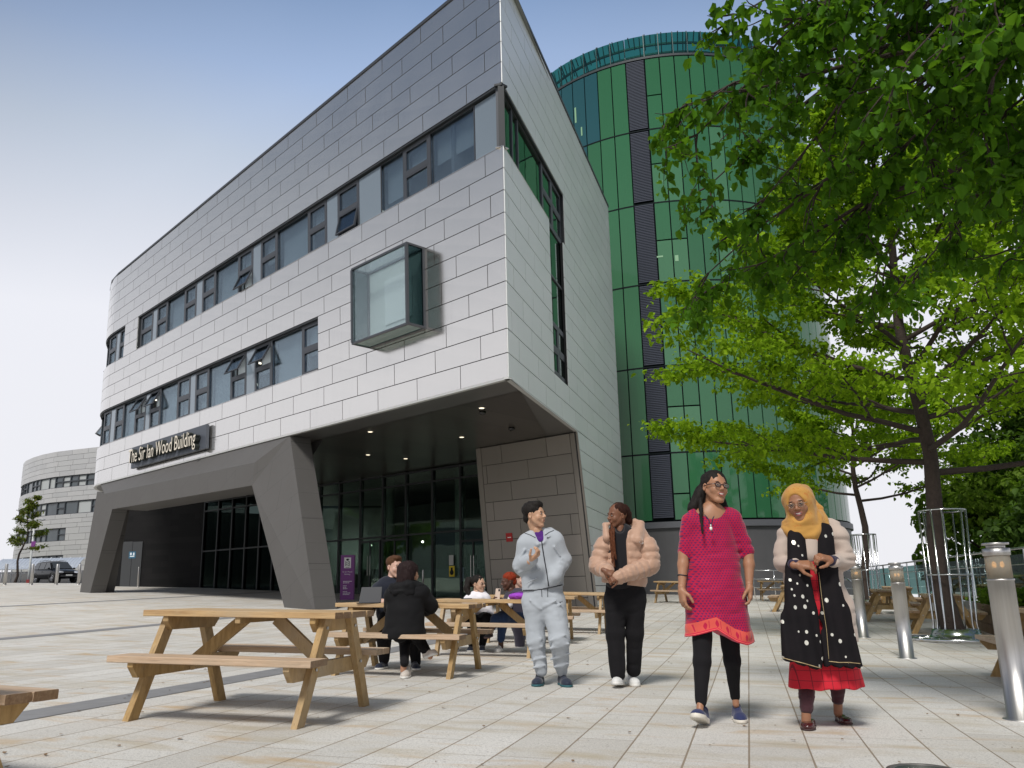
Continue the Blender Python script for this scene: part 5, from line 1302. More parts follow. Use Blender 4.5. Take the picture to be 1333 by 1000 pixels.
# ================================================================ organic modelling: distance fields -> surface nets
class Field:
    def __init__(s,lo,hi,res):
        s.lo=np.array(lo,float);s.res=res;s.n=np.ceil((np.array(hi)-s.lo)/res).astype(int)+1
        s.ax=[s.lo[i]+res*np.arange(s.n[i]) for i in range(3)]
        s.f=np.full(s.n,.5,np.float32)
    def block(s,lo,hi):
        i0=np.maximum(0,np.floor((np.array(lo)-s.lo)/s.res).astype(int));i1=np.minimum(s.n,np.ceil((np.array(hi)-s.lo)/s.res).astype(int)+1)
        if (i1<=i0).any():return None
        sl=tuple(slice(a,b) for a,b in zip(i0,i1))
        g=np.meshgrid(*[s.ax[k][sl[k]] for k in range(3)],indexing='ij',sparse=True)
        return sl,g
    def merge(s,sl,d,k,sub=False):
        f=s.f[sl]
        if sub:
            h=np.clip(.5-.5*(f+d)/max(k,1e-6),0,1);r=f*(1-h)+(-d)*h+k*h*(1-h)
        else:
            h=np.clip(.5+.5*(f-d)/max(k,1e-6),0,1);r=f*(1-h)+d*h-k*h*(1-h)
        s.f[sl]=r
    def cap(s,a,b,ra,rb,k=.01,fy=1.,sub=False,quilt=None,R=None):
        a=np.array(a,float);b=np.array(b,float);m=max(ra,rb)+k+3*s.res+.03
        lo=np.minimum(a,b)-m;hi=np.maximum(a,b)+m
        B=s.block(lo,hi)
        if B is None:return
        sl,(X,Y,Z)=B;d=b-a;px=X-a[0];py=Y-a[1];pz=Z-a[2]
        sc=1.
        if fy!=1.:py=py/fy;d=d*np.array([1,1/fy,1]);
        L=max(1e-9,(d*d).sum());t=np.clip((px*d[0]+py*d[1]+pz*d[2])/L,0,1)
        r=ra+(rb-ra)*t
        if quilt:r=r+quilt[1]*(np.abs(np.sin(np.pi*t*math.sqrt(L)/quilt[0]))-.5)
        D_=np.sqrt((px-t*d[0])**2+(py-t*d[1])**2+(pz-t*d[2])**2)-r
        if fy<1:D_=D_*(fy*.5+.5)
        s.merge(sl,D_,k,sub)
    def ell(s,c,r,k=.01,R=None,sub=False):
        c=np.array(c,float);r=np.array(r,float);m=r.max()+k+3*s.res
        B=s.block(c-m,c+m)
        if B is None:return
        sl,(X,Y,Z)=B;px=X-c[0];py=Y-c[1];pz=Z-c[2]
        if R is not None:
            px,py,pz=[R[0][i]*px+R[1][i]*py+R[2][i]*pz for i in range(3)]
        k0=np.sqrt((px/r[0])**2+(py/r[1])**2+(pz/r[2])**2);k1=np.sqrt((px/r[0]**2)**2+(py/r[1]**2)**2+(pz/r[2]**2)**2)+1e-9
        s.merge(sl,k0*(k0-1)/k1,k,sub)
    def grid(s):return np.meshgrid(*s.ax,indexing='ij',sparse=True)
    def noise(s,amp,scale,seed=0,power=1):
        rg=np.random.default_rng(seed);scale=np.broadcast_to(np.array(scale,float),3)
        L=(s.n*s.res/scale).astype(int)+3;lat=rg.uniform(-1,1,L)
        out=None;idx=[];w=[]
        for i in range(3):
            q=np.arange(s.n[i])*s.res/scale[i];k=q.astype(int);t=q-k;idx.append(k);w.append(t*t*(3-2*t))
        def la(ii,jj,kk):return lat[np.ix_(idx[0]+ii,idx[1]+jj,idx[2]+kk)]
        wx=w[0][:,None,None];wy=w[1][None,:,None];wz=w[2][None,None,:]
        v=((la(0,0,0)*(1-wx)+la(1,0,0)*wx)*(1-wy)+(la(0,1,0)*(1-wx)+la(1,1,0)*wx)*wy)*(1-wz)+((la(0,0,1)*(1-wx)+la(1,0,1)*wx)*(1-wy)+(la(0,1,1)*(1-wx)+la(1,1,1)*wx)*wy)*wz
        if power!=1:v=1-2*np.abs(v)   # ridged folds
        s.f+= (amp*v).astype(np.float32)
    def mesh(s):
        f=s.f;n=f.shape;ins=f<0
        cells=[ins[i:n[0]-1+i,j:n[1]-1+j,k:n[2]-1+k] for i in(0,1) for j in(0,1) for k in(0,1)]
        c=np.zeros([x-1 for x in n],np.int8)
        for q in cells:c+=q
        act=(c>0)&(c<8);ids=np.full(act.shape,-1,np.int64);I=np.argwhere(act);ids[tuple(I.T)]=np.arange(len(I))
        acc=np.zeros((len(I),3));cnt=np.zeros(len(I))
        co=[(i,j,k) for i in(0,1) for j in(0,1) for k in(0,1)]
        for a in range(8):
            for b in range(a+1,8):
                da=np.array(co[b])-np.array(co[a])
                if abs(da).sum()!=1:continue
                fa=f[tuple((I+co[a]).T)];fb=f[tuple((I+co[b]).T)];m=(fa<0)!=(fb<0)
                t=np.where(m,fa/np.where(m,fa-fb,1),0)
                acc+=np.where(m[:,None],np.array(co[a])+da*t[:,None],0);cnt+=m
        V=s.lo+s.res*(I+acc/cnt[:,None])
        Q=[]
        for ax in range(3):
            sl0=[slice(None)]*3;sl1=[slice(None)]*3;sl0[ax]=slice(0,-1);sl1[ax]=slice(1,None)
            A=ins[tuple(sl0)];B=ins[tuple(sl1)];E=np.argwhere(A!=B)
            o1,o2=[(1,2),(2,0),(0,1)][ax]
            E=E[(E[:,o1]>0)&(E[:,o2]>0)&(E[:,o1]<n[o1]-1)&(E[:,o2]<n[o2]-1)]
            e1=np.zeros(3,int);e1[o1]=1;e2=np.zeros(3,int);e2[o2]=1
            q=np.stack([ids[tuple((E-e1-e2).T)],ids[tuple((E-e2).T)],ids[tuple(E.T)],ids[tuple((E-e1).T)]],1)
            fl=A[tuple(E.T)];q[~fl]=q[~fl][:,::-1];Q.append(q)
        Q=np.concatenate(Q);Q=Q[(Q>=0).all(1)]
        return V,Q
def smooth(V,Q,it=2,lam=.5):
    E=np.concatenate([Q[:,[0,1]],Q[:,[1,2]],Q[:,[2,3]],Q[:,[3,0]]])
    for _ in range(it):
        s=np.zeros_like(V);c=np.zeros(len(V));np.add.at(s,E[:,0],V[E[:,1]]);np.add.at(s,E[:,1],V[E[:,0]]);np.add.at(c,E[:,0],1);np.add.at(c,E[:,1],1)
        V=V+(s/np.maximum(c,1)[:,None]-V)*lam
    return V
def rootloc(o):
    while o.parent:o=o.parent
    return np.array(o.location)
def omesh(name,parts,parent,attr=None):
    """parts: list of (V,Q,material) joined into one mesh"""
    Vs=[];Qs=[];mi=[];off=0;mats=[]
    for V,Q,m in parts:
        if m not in mats:mats.append(m)
        Vs.append(V);Qs.append(Q+off);mi+=[mats.index(m)]*len(Q);off+=len(V)
    V=np.concatenate(Vs);Q=np.concatenate(Qs);org=rootloc(parent)
    me=bpy.data.meshes.new(name);nf=len(Q);me.vertices.add(len(V));me.vertices.foreach_set('co',(V-org).astype(np.float32).ravel())
    me.loops.add(nf*4);me.loops.foreach_set('vertex_index',Q.astype(np.int32).ravel());me.polygons.add(nf)
    me.polygons.foreach_set('loop_start',np.arange(0,nf*4,4,dtype=np.int32));me.polygons.foreach_set('loop_total',np.full(nf,4,dtype=np.int32))
    for m in mats:me.materials.append(m)
    me.polygons.foreach_set('material_index',np.array(mi,np.int32));me.polygons.foreach_set('use_smooth',np.ones(nf,bool))
    me.update(calc_edges=True);me.validate()
    if attr is not None:
        for k,a in attr.items():
            at=me.attributes.new(k,'FLOAT','POINT');at.data.foreach_set('value',np.asarray(a(V),np.float32))
    o=bpy.data.objects.new(name,me);COL.objects.link(o);o.parent=parent;return o
def sphereq(c,r,n=12,R=None):
    mb=MB();mb.ell((0,0,0),(1,1,1),n);V=np.array(mb.v)*np.array(r)
    if R is not None:V=V@np.array(R).T
    return V+np.array(c),np.array(mb.f)
# materials for people
def mat_skin(name,c,rough=.48):
    c=[x*.88 for x in c]
    m=mat(name,c,rough,0,.4,Subsurface_Weight=.12,Subsurface_Scale=.01);t=NT(m)
    m.node_tree.nodes['Principled BSDF'].inputs['Subsurface Radius'].default_value=(1,.35,.2)
    f=t.noise(14,t.coord(),4,.6);t.link(t.mix(f,[x*.86 for x in c],[min(1,x*1.12) for x in c]),t.b.inputs['Base Color']);t.bump(t.noise(260,t.coord(),2),.12,.001);return m
def mat_cloth(name,c,rough=.85,var=.10,weave=380,bump=.25,sheen=.2,**k):
    m=mat(name,c,rough,0,.2,Sheen_Weight=sheen,**k);t=NT(m)
    f=t.noise(7,t.coord(),4,.6);t.link(t.mix(f,[x*(1-var) for x in c],[min(1,x*(1+var)) for x in c]),t.b.inputs['Base Color'])
    t.bump(t.noise(weave,t.coord(),2),bump,.0015);return m
def mat_hair(name,c,c2=None):
    m=mat(name,[x*.6 for x in c],.6,0,.10);t=NT(m);c2=[x*.7 for x in c2] if c2 else [x*1.6+.004 for x in c]
    g=t.noise(1.,t.mapping(t.coord(),(170,170,14)),3,.7);t.link(t.mix(t.ramp(g,[(.35,0),(.7,1)]),c,c2),t.b.inputs['Base Color']);t.bump(g,.6,.004);return m
M_EYEW=mat('eye_white',(.62,.60,.58),.2);M_IRIS=mat('iris_dark',(.015,.008,.005),.1);M_TEETH=mat('teeth',(.80,.77,.70),.25);M_MOUTH=mat('mouth_inside',(.10,.02,.02),.5)
def rotm(yaw=0,pitch=0,roll=0):
    # head frame: x = person's left(image right when facing camera), y forward, z up; facing camera is -Y world
    cy,sy=math.cos(yaw),math.sin(yaw);Rz=np.array([[cy,-sy,0],[sy,cy,0],[0,0,1]])
    cp,sp_=math.cos(pitch),math.sin(pitch);Rx=np.array([[1,0,0],[0,cp,-sp_],[0,sp_,cp]])
    cr,sr=math.cos(roll),math.sin(roll);Ry=np.array([[cr,0,sr],[0,1,0],[-sr,0,cr]])
    return Rz@Rx@Ry
def heading(deg):  # deg: 0 faces camera (-Y), +90 faces image right (+X)
    return math.pi+rad(deg)
class Person:
    def __init__(s,Y,base,label,name='person',group=None):
        s.Y=Y;p=base;s.base=p;s.o=empty(name,(p[0],p[1],p[2]),0,label,'person',group);bpy.context.view_layer.update();s.m=Y/F*1.0
    def J(s,u,v,dy=0.):return np.array(aty(u,v,s.Y+dy))
    def field(s,pts,pad,res):
        a=np.array(pts);return Field(a.min(0)-pad,a.max(0)+pad,res)
    def part(s,name,m,prims,res=.009,noise=(),cut=None,it=1,attr=None,build=True,extra=(),parent=None):
        pts=[];P_=[]
        for p in prims:
            if p[0] in('c','s'):
                a=s.J(*p[1]);b=s.J(*p[2]);k=p[5] if len(p)>5 else 6;fy=p[6] if len(p)>6 else 1.;q=p[7] if len(p)>7 else None
                P_.append((p[0],a,b,p[3]*s.m,p[4]*s.m,k*s.m,fy,q));
                if p[0]=='c':pts+=[a-np.array([p[3]*s.m,p[3]*s.m*fy,p[3]*s.m]),a+np.array([p[3]*s.m,p[3]*s.m*fy,p[3]*s.m]),b-np.array([p[4]*s.m,p[4]*s.m*fy,p[4]*s.m]),b+np.array([p[4]*s.m,p[4]*s.m*fy,p[4]*s.m])]
        f=s.field(pts,.035,res)
        for t_,a,b,ra,rb,k,fy,q in P_:f.cap(a,b,ra,rb,k,fy,sub=(t_=='s'),quilt=q)
        for nz in noise:f.noise(*nz)
        if cut:cut(f,s)
        V,Q=f.mesh();V=smooth(V,Q,it)
        if not build:return V,Q
        return omesh(name,[(V,Q,m)]+list(extra),parent or s.o,attr)
def head_mesh(c,h,R,skin,lips,smile=False,res=None,age=0,neck=None,brow=(.02,.012,.008),jaw=1.,eyes=True,nosew=1.):
    """c = point at chin level under the skull centre; h head height; R rotation"""
    R=np.array(R);c=np.array(c);T=lambda p:c+R@(np.array(p)*h)
    f=Field(c-np.array([.62,.62,.45])*h,c+np.array([.62,.62,1.15])*h,res or .0042);k=.05*h
    def E(p,r,kk=None,sub=False):f.ell(T(p),np.array(r)*h,kk or k,R=R.T if False else R.T.T.tolist(),sub=sub)
    def C(a,b,ra,rb,kk=None,sub=False):f.cap(T(a),T(b),ra*h,rb*h,kk or k,sub=sub)
    E((0,-.07,.64),(.325,.40,.355));E((0,.11,.40),(.265,.27,.36),.08*h)
    for s in(-1,1):
        C((s*.235,-.02,.36),(s*.085*jaw,.235,.085),.075,.07,.08*h);E((s*.165,.235,.375),(.095,.09,.10),.07*h)
    E((0,.265,.085),(.095,.085,.075),.06*h)
    C((-.15,.315,.575),(.15,.315,.575),.04,.04,.06*h)
    C((0,.345,.545),(0,.435,.40),.026,.046,.035*h)
    for s in(-1,1):
        E((s*.052*nosew,.395,.378),(.036,.042,.032),.025*h);E((s*.13,.40,.515),(.075,.075,.055),.05*h,sub=True)
        E((s*.335,-.03,.47),(.035,.075,.115),.02*h);E((s*.355,-.015,.475),(.02,.045,.07),.02*h,sub=True)
        E((s*.13,.315,.512),(.062,.055,.045),.02*h)
    C((-.075,.345,.262),(.075,.345,.262),.028,.028,.03*h);C((-.06,.345,.222),(.06,.345,.222),.03,.03,.025*h)
    if smile:
        E((0,.385,.245),(.095,.06,.035),.012*h,sub=True)
    if neck is not None:f.cap(T((0,-.13,.25)),np.array(neck),.20*h,.21*h,.08*h)
    V,Q=f.mesh();V=smooth(V,Q,1);parts=[(V,Q,skin)]
    def S(p,r,m,n=12):
        v,q=sphereq((0,0,0),np.array(r)*h,n);parts.append((v@R.T+T(p),q,m))
    for s in(-1,1):
        if eyes:
            S((s*.13,.343,.508),(.047,.030,.021 if not smile else .017),M_EYEW);S((s*.13+.012*0,.366,.508),(.021,.012,.018 if not smile else .015),M_IRIS)
            # upper lid line + brow
            S((s*.13,.362,.530 if not smile else .526),(.055,.016,.007),bmat(brow));
        else:S((s*.13,.366,.500),(.052,.012,.006),bmat(brow))
        v,q=sphereq((0,0,0),np.array((.070,.018,.012))*h,10);ry=rotm(0,0,s*.12);parts.append((v@ry.T@R.T+T((s*.135,.352,.600)),q,bmat(brow)))
    if smile:
        S((0,.352,.247),(.088,.03,.034),M_MOUTH);S((0,.366,.259),(.078,.024,.016),M_TEETH);S((0,.362,.238),(.066,.020,.010),M_TEETH)
        S((0,.378,.283),(.088,.018,.012),lips);S((0,.378,.212),(.072,.022,.015),lips)
        for s in (-1,1):S((s*.09,.355,.262),(.016,.016,.02),lips)
    else:
        S((0,.372,.256),(.068,.014,.012),lips);S((0,.370,.226),(.058,.018,.016),lips);S((0,.383,.242),(.07,.006,.004),M_MOUTH)
    return parts,T
_b={}
def bmat(c):
    if c not in _b:_b[c]=mat('brow_hair',c,.7)
    return _b[c]
def hand_mesh(w,d,n,L,curl,skin,side=1,spread=.5,thumb=.6,res=.003):
    """w wrist point, d direction wrist->fingers, n palm normal (towards palm side), L hand length, curl 0..1"""
    w=np.array(w,float);d=np.array(d,float);d/=np.linalg.norm(d);n=np.array(n,float);n-=d*n.dot(d);n/=np.linalg.norm(n);x=np.cross(d,n)*side
    f=Field(w-L*1.25,w+L*1.25,res);k=.004;pl=L*.50
    T=lambda a,b,c:w+x*a*L+d*b*L+n*c*L
    f.cap(T(0,-.12,0),T(0,.06,0),.15*L,.145*L,.01)
    for i,a in enumerate((-.165,-.055,.055,.16)):f.cap(T(a*.55,.08,0),T(a,.46,0),.105*L,.085*L,.018)
    for i,(a,l) in enumerate(((-.175,.40),(-.06,.47),(.058,.44),(.17,.34))):
        p=T(a,.47,.0);ang=0;q=p;r=.062*L
        for j,s in enumerate((.44,.32,.26)):
            ang+=curl*(1.15 if j else .8)*(1+.12*i*(1 if curl>.1 else 0))+.06
            dd=d*math.cos(ang)+n*math.sin(ang)+x*(a*spread*(.5 if j==0 else .2));dd/=np.linalg.norm(dd)
            q2=q+dd*l*s*L;f.cap(q,q2,r,r*.90,k);q=q2;r*=.90
    p=T(-.15,.12,.05);a1=-x*.62+d*.62+n*.35*(1+curl);a1/=np.linalg.norm(a1);q=p+a1*.24*L;f.cap(p,q,.088*L,.07*L,.012)
    a2=-x*(.45-thumb*.5)+d*.85+n*(.25+curl*.5);a2/=np.linalg.norm(a2);q2=q+a2*.17*L;f.cap(q,q2,.066*L,.06*L,k);a3=a2*.8+n*.25*curl+d*.3;a3/=np.linalg.norm(a3);f.cap(q2,q2+a3*.13*L,.058*L,.05*L,k)
    V,Q=f.mesh();V=smooth(V,Q,1);return V,Q,skin
def shoe(name,mats,par,heel,toe,w,h,up=.0,sole=.022,slip=False,ankle=None,res=.005):
    """heel,toe: ground points (np); mats upper, sole"""
    heel=np.array(heel);toe=np.array(toe);d=toe-heel;L=np.linalg.norm(d);d/=L;u=np.array([0,0,1.]);u-=d*u.dot(d);u/=np.linalg.norm(u);x=np.cross(d,u)
    R=np.stack([x,d,u],1)
    f=Field(np.minimum(heel,toe)-.12,np.maximum(heel,toe)+np.array([.12,.12,.22]),res)
    W=w/2
    T=lambda a,b,c:heel+x*a+d*b*L+u*c
    f.ell(T(0,.20,h*.42),(W*.80,L*.22,h*.55),.02,R=R.tolist());f.ell(T(0,.72,h*.30),(W*1.0,L*.28,h*.42),.02,R=R.tolist());f.cap(T(0,.2,h*.3),T(0,.7,h*.28),W*.78,W*.85,.02,)
    if not slip:f.cap(T(0,.16,h*.5),T(0,.14,h*.95),W*.72,W*.66,.015);f.cap(T(0,.30,h*.8),T(0,.55,h*.5),W*.5,W*.5,.02)
    X,Y,Z=f.grid();c0=T(0,0,sole*.6);pl=-((X-c0[0])*u[0]+(Y-c0[1])*u[1]+(Z-c0[2])*u[2]);f.f=np.maximum(f.f,pl).astype(np.float32)
    if slip:
        c1=T(0,0,h*.85);f.f=np.maximum(f.f,-pl-h*.5).astype(np.float32);f.ell(T(0,.30,h*.95),(W*.66,L*.27,h*.40),.008,R=R.tolist(),sub=True)
    V,Q=f.mesh();V=smooth(V,Q,1)
    g=Field(np.minimum(heel,toe)-.12,np.maximum(heel,toe)+.12,res)
    g.ell(T(0,.22,sole*.5),(W*.88,L*.24,.05),.01,R=R.tolist());g.ell(T(0,.70,sole*.5),(W*1.06,L*.32,.05),.03,R=R.tolist());g.cap(T(0,.22,sole*.5),T(0,.7,sole*.5),W*.82,W*.9,.02)
    X,Y,Z=g.grid();a=T(0,0,0);hgt=(X-a[0])*u[0]+(Y-a[1])*u[1]+(Z-a[2])*u[2]
    g.f=np.maximum(np.maximum(g.f,hgt-sole),-hgt+.001).astype(np.float32)
    V2,Q2=g.mesh();V2=smooth(V2,Q2,1)
    extra=[]
    o=omesh(name,[(V,Q,mats[0])],par);omesh('sole',[(V2,Q2,mats[1])],o)
    if len(mats)>2:
        mb=MB()
        for i in range(4):
            p=T(-W*.42,.34+.07*i,h*(.98-.13*i));q=T(W*.42,.37+.07*i,h*(.98-.13*i));m_=T(0,.36+.07*i,h*(1.06-.13*i));mb.tube([p,m_,q],.0035,6)
        V=np.array(mb.v);mkobj('laces',(V-rootloc(par)).tolist(),mb.f,mats[2],o,True)
    return o
def meshlocal(mb,name,mats,person):
    org=person.o.location;mb.v=[tuple(Vector(v)-org) for v in mb.v];return mb.build(name,mats,person.o)
def glasses(person,T,R,h,col,rim=.008,round_=1.,parent=None):
    mb=MB();R=np.array(R)
    for s in(-1,1):
        pts=[]
        for i in range(21):
            a=2*math.pi*i/20;pts.append(Vector(T((s*.135+.085*math.cos(a),.415-.02*abs(math.cos(a)),.500+.068*round_*math.sin(a)))))
        mb.tube(pts,rim*h,6,cap=False)
        mb.tube([Vector(T((s*.22,.40,.525))),Vector(T((s*.33,.15,.52))),Vector(T((s*.345,-.05,.50)))],rim*h*1.0,6)
    mb.tube([Vector(T((-.05,.415,.515))),Vector(T((0,.425,.525))),Vector(T((.05,.415,.515)))],rim*h,6)
    g=meshlocal(mb,'glasses',col,person)
    for s in(-1,1):
        mb=MB();mb.prism([Vector(T((s*.135+.083*math.cos(2*math.pi*i/16),.412,.500+.066*round_*math.sin(2*math.pi*i/16)))) for i in range(16)],Vector((R@np.array([0,1,0])*h*.004).tolist()))
        org=person.o.location;mb.v=[tuple(Vector(v)-org) for v in mb.v];mb.build('lens',M_LNS,g)
    return g
M_LNS=glassmat('spectacle_lens',(.9,.9,.9),.10,trans=(.86,.84,.82))
# ================================================================ people
from mathutils.bvhtree import BVHTree
def stick(objs,uvs,off=.004):
    """points where the view rays through uvs meet the given person meshes, lifted slightly off the cloth"""
    out=[];trees=[]
    for o in objs:
        loc=Vector(rootloc(o).tolist());me=o.data
        trees.append(BVHTree.FromPolygons([v.co+loc for v in me.vertices],[tuple(p.vertices) for p in me.polygons]))
    for u,v in uvs:
        d=Vector(ray(u,v)).normalized();best=None
        for t in trees:
            h=t.ray_cast(Vector((0,0,H)),d)
            if h[0] is not None and (best is None or h[3]<best[1]):best=(h[0],h[3])
        if best:out.append(best[0]-d*off)
    return out
def ribbon(person,objs,uvs,name,m,r=.004,off=.003,sub=6,parent=None):
    dense=[]
    for (a,b),(c,d) in zip(uvs[:-1],uvs[1:]):
        for i in range(sub):dense.append((a+(c-a)*i/sub,b+(d-b)*i/sub))
    dense.append(uvs[-1]);pts=stick(objs,dense,off)
    if len(pts)<2:return
    mb=MB();mb.tube(pts,r,6);org=person.o.location;mb.v=[tuple(Vector(v)-org) for v in mb.v];return mb.build(name,m,parent or person.o)
def patch(person,objs,poly,name,m,off=.005,parent=None):
    pts=stick(objs,poly,off)
    if len(pts)<3:return
    mb=MB();d=Vector(ray(*poly[0])).normalized();mb.prism(pts,d*.003);org=person.o.location;mb.v=[tuple(Vector(v)-org) for v in mb.v];return mb.build(name,m,parent or person.o)
def hairmesh(P_,T,R,h,m,adds,subs=(),world=(),nz=.006,res=.006,name='hair',seed=1):
    f=Field(T((-.75,-.75,-.2)).min()*0+np.minimum.reduce([T(p) for p in((-.8,-.8,-.3),(.8,.8,1.2),(-.8,.8,-.3),(.8,-.8,-.3))]+[np.minimum(P_.J(*a),P_.J(*b))-.06 for _,a,b,_,_ in world]),np.maximum.reduce([T(p) for p in((-.8,-.8,-.3),(.8,.8,1.2),(-.8,.8,-.3),(.8,-.8,-.3),(.8,.8,-.3))]+[np.maximum(P_.J(*a),P_.J(*b))+.06 for _,a,b,_,_ in world]),res)
    R=np.array(R)
    for a in adds:
        if a[0]=='e':f.ell(T(a[1]),np.array(a[2])*h,.03*h,R=R.tolist())
        else:f.cap(T(a[1]),T(a[2]),a[3]*h,a[4]*h,.05*h)
    for a in subs:f.ell(T(a[0]),np.array(a[1])*h,.03*h,R=R.tolist(),sub=True)
    for _,a,b,ra,rb in world:f.cap(P_.J(*a),P_.J(*b),ra*P_.m,rb*P_.m,.02)
    f.noise(nz,(.018,.018,.06),seed);f.noise(nz*.6,(.009,.009,.03),seed+1)
    V,Q=f.mesh();V=smooth(V,Q,1);return omesh(name,[(V,Q,m)],P_.o)
def shrink(prims,d=2.5):return [('c',p[1],p[2],max(1.5,p[3]-d),max(1.5,p[4]-d),*p[5:7]) for p in prims if p[0]=='c']
def body(P_,skin,core,heads=(),hands=(),extra=()):
    V,Q=P_.part('x',skin,core,res=.012,build=False)
    parts=[(V,Q,skin)]
    if extra:
        V,Q=P_.part('x',skin,list(extra),res=.005,build=False);parts.append((V,Q,skin))
    for h in heads:parts+=h
    parts+=list(hands)
    return omesh('body',parts,P_.o)
def plane_below(p0,p1):
    # keep only what lies above the pixel line p0-p1 (plane through the camera-side line, level in depth)
    def c(f,P_):
        a=P_.J(*p0);b=P_.J(*p1);X,Y,Z=f.grid();sl=(b[2]-a[2])/(b[0]-a[0]);zz=a[2]+(X-a[0])*sl
        f.f=np.maximum(f.f,(zz-Z)).astype(np.float32)
    return c
def gp(P_,u,dy,dz=0.):
    x=P_.J(u,900)[0] if False else aty(u,905,P_.Y+dy).x;y=P_.Y+dy;return np.array([x,y,gf(x,y)+dz])
FOLD=[(.0035,(.10,.10,.085),3,2),(.002,(.05,.05,.05),5)]
# ---------------------------------------------------------------- 1 man in grey tracksuit
b=gi(713,893);PM=Person(8.62,(b.x,8.62,gf(b.x,8.62)),'young man in pale grey hooded tracksuit walking with one hand raised');m1=PM
SK_A=mat_skin('skin_light_tan',(.56,.33,.21));LIP_A=mat('lips_a',(.42,.17,.14),.4)
jk=[('c',(704,711,0),(706,744,0),23,24,8,.62),('c',(706,744,0),(707,765,0),25,27,8,.62),('c',(689,706,.02),(719,702,.02),11.5,11.5,8,.85),
    ('c',(684.5,709,.0),(678.5,735,.03),11.2,10,7),('c',(678.5,737,.03),(693,729,-.24),10.6,7.2,6),
    ('c',(723,706,0),(733.5,728,.03),11.5,9.5,7),('c',(733.5,730,.03),(722,751,-.13),9.5,8.2,6),('c',(722,748,-.1),(716,757,-.11),8,7,6)]
fr=[('c',(671,736,-.02),(681,731,-.095),1.6,1.2,2.5),('c',(671,741,-.03),(684,737,-.10),1.6,1.0,2.5),('c',(676,746,-.04),(688,740,-.16),1.4,1.0,2.5),('c',(683,716,-.09),(676,728,-.08),1.6,1.2,2.5),('c',(688,716,-.12),(694,727,-.125),1.4,1.0,2.5),
    ('c',(731,728,-.07),(740,731,-.02),1.6,1.2,2.5),('c',(728,733,-.10),(738,736,-.04),1.5,1.0,2.5),('c',(722,712,-.10),(729,724,-.08),1.6,1.0,2.5),('c',(686,759,-.12),(700,752,-.15),1.5,1.0,2.5),('c',(716,757,-.15),(728,750,-.13),1.5,1.0,2.5),('c',(690,745,-.13),(703,741,-.15),1.3,1.0,2.5)]
ft=[('c',(688,838,-.07),(704,832,-.11),1.7,1.2,3),('c',(689,846,-.07),(706,842,-.10),1.7,1.1,3),('c',(692,860,-.06),(710,855,-.08),1.7,1.2,3),('c',(695,869,-.06),(711,866,-.07),1.8,1.4,3),
    ('c',(716,834,-.20),(738,826,-.22),1.8,1.2,3),('c',(717,844,-.19),(741,838,-.20),1.8,1.2,3),('c',(718,858,-.12),(742,851,-.14),1.9,1.3,3),('c',(722,868,-.08),(740,864,-.09),2.0,1.5,3),('c',(708,790,-.12),(724,782,-.16),1.6,1.2,3),('c',(708,797,-.10),(732,786,-.15),1.5,1.0,3),('c',(690,782,-.12),(704,793,-.12),1.4,1.0,3)]
hood=[('c',(690,697,.07),(716,693,.07),6.5,6.5,3),('c',(688,699,.03),(700,709,-.11),3.6,3.0,3),('c',(719,694,.03),(707,706,-.11),3.8,3.0,3)]
M_GREY=mat_cloth('grey_marl_jersey',(.38,.41,.445),.9,.10,300)
def jcut(f,P_):
    plane_below((680,770.5),(733,763))(f,P_);f.cap(P_.J(701,688,-.09),P_.J(704,701,-.13),9*P_.m,5.5*P_.m,.008,sub=True)
J1=m1.part('jacket',M_GREY,jk+fr+hood,res=.0075,noise=FOLD,cut=jcut)
pt=[('c',(707,752,0),(707,783,0),24.5,26.5,6,.62),('c',(695,786,0),(698,835,-.02),14.8,11,5),('c',(698,835,-.02),(703.5,866,.0),11,8.6,5),('c',(703.5,866,.0),(704.5,874,.0),8,7.2,3),
    ('c',(720,786,-.02),(728.5,832,-.12),15.8,12.8,5),('c',(728.5,834,-.12),(730.5,862,-.02),12.6,10,5),('c',(730.5,864,-.02),(731.5,874,.02),9,7.5,3)]
T1_=m1.part('trousers',M_GREY,pt+ft,res=.0075,noise=[(.004,(.12,.12,.10),8,2),(.003,(.06,.06,.045),9,2)])
hd,T,=head_mesh(m1.J(697.5,687.5,-.02),.262,rotm(heading(60),rad(2),rad(2)),SK_A,LIP_A,neck=m1.J(701,702,.02)),None
parts,T=hd;Rm=rotm(heading(60),rad(2),rad(2))
hnd=hand_mesh(m1.J(691.5,729.5,-.26),(.62,-.40,.55),(-.45,.15,.85),.185,.55,SK_A,side=-1)
core=shrink(jk[:1]+jk[2:],4)+shrink(pt[1:],4)
body(m1,SK_A,core,[parts],[hnd],extra=[('c',(699,690,.0),(702,703,.01),7.5,8.5,4)])
M_HBLK=mat_hair('black_hair',(.012,.010,.009))
hairmesh(m1,T,Rm,.262,M_HBLK,[('e',(0,-.10,.69),(.362,.425,.345)),('e',(0,.10,.86),(.27,.25,.17)),('e',(0,-.28,.42),(.26,.20,.24))],[((0,.42,.40),(.34,.33,.36)),((0,.12,.25),(.5,.30,.28)),((.36,.02,.44),(.10,.13,.15)),((-.36,.02,.44),(.10,.13,.15))],nz=.005)
M_PURT=mat_cloth('purple_tee',(.07,.015,.16));m1.part('tee_shirt',M_PURT,[('c',(702,700,-.01),(703.5,706,-.035),10.5,10.5,5,.85)],res=.006,cut=lambda f,P_:f.cap(P_.J(700,684,-.10),P_.J(703,694,-.12),8*P_.m,7*P_.m,.01,sub=True))
M_BLACKT=mat('black_trim',(.012,.013,.018),.5)
ribbon(m1,[J1],[(704.5,699),(706,712),(709,730),(712.5,750),(714.5,766)],'zip',M_BLACKT,.0055)
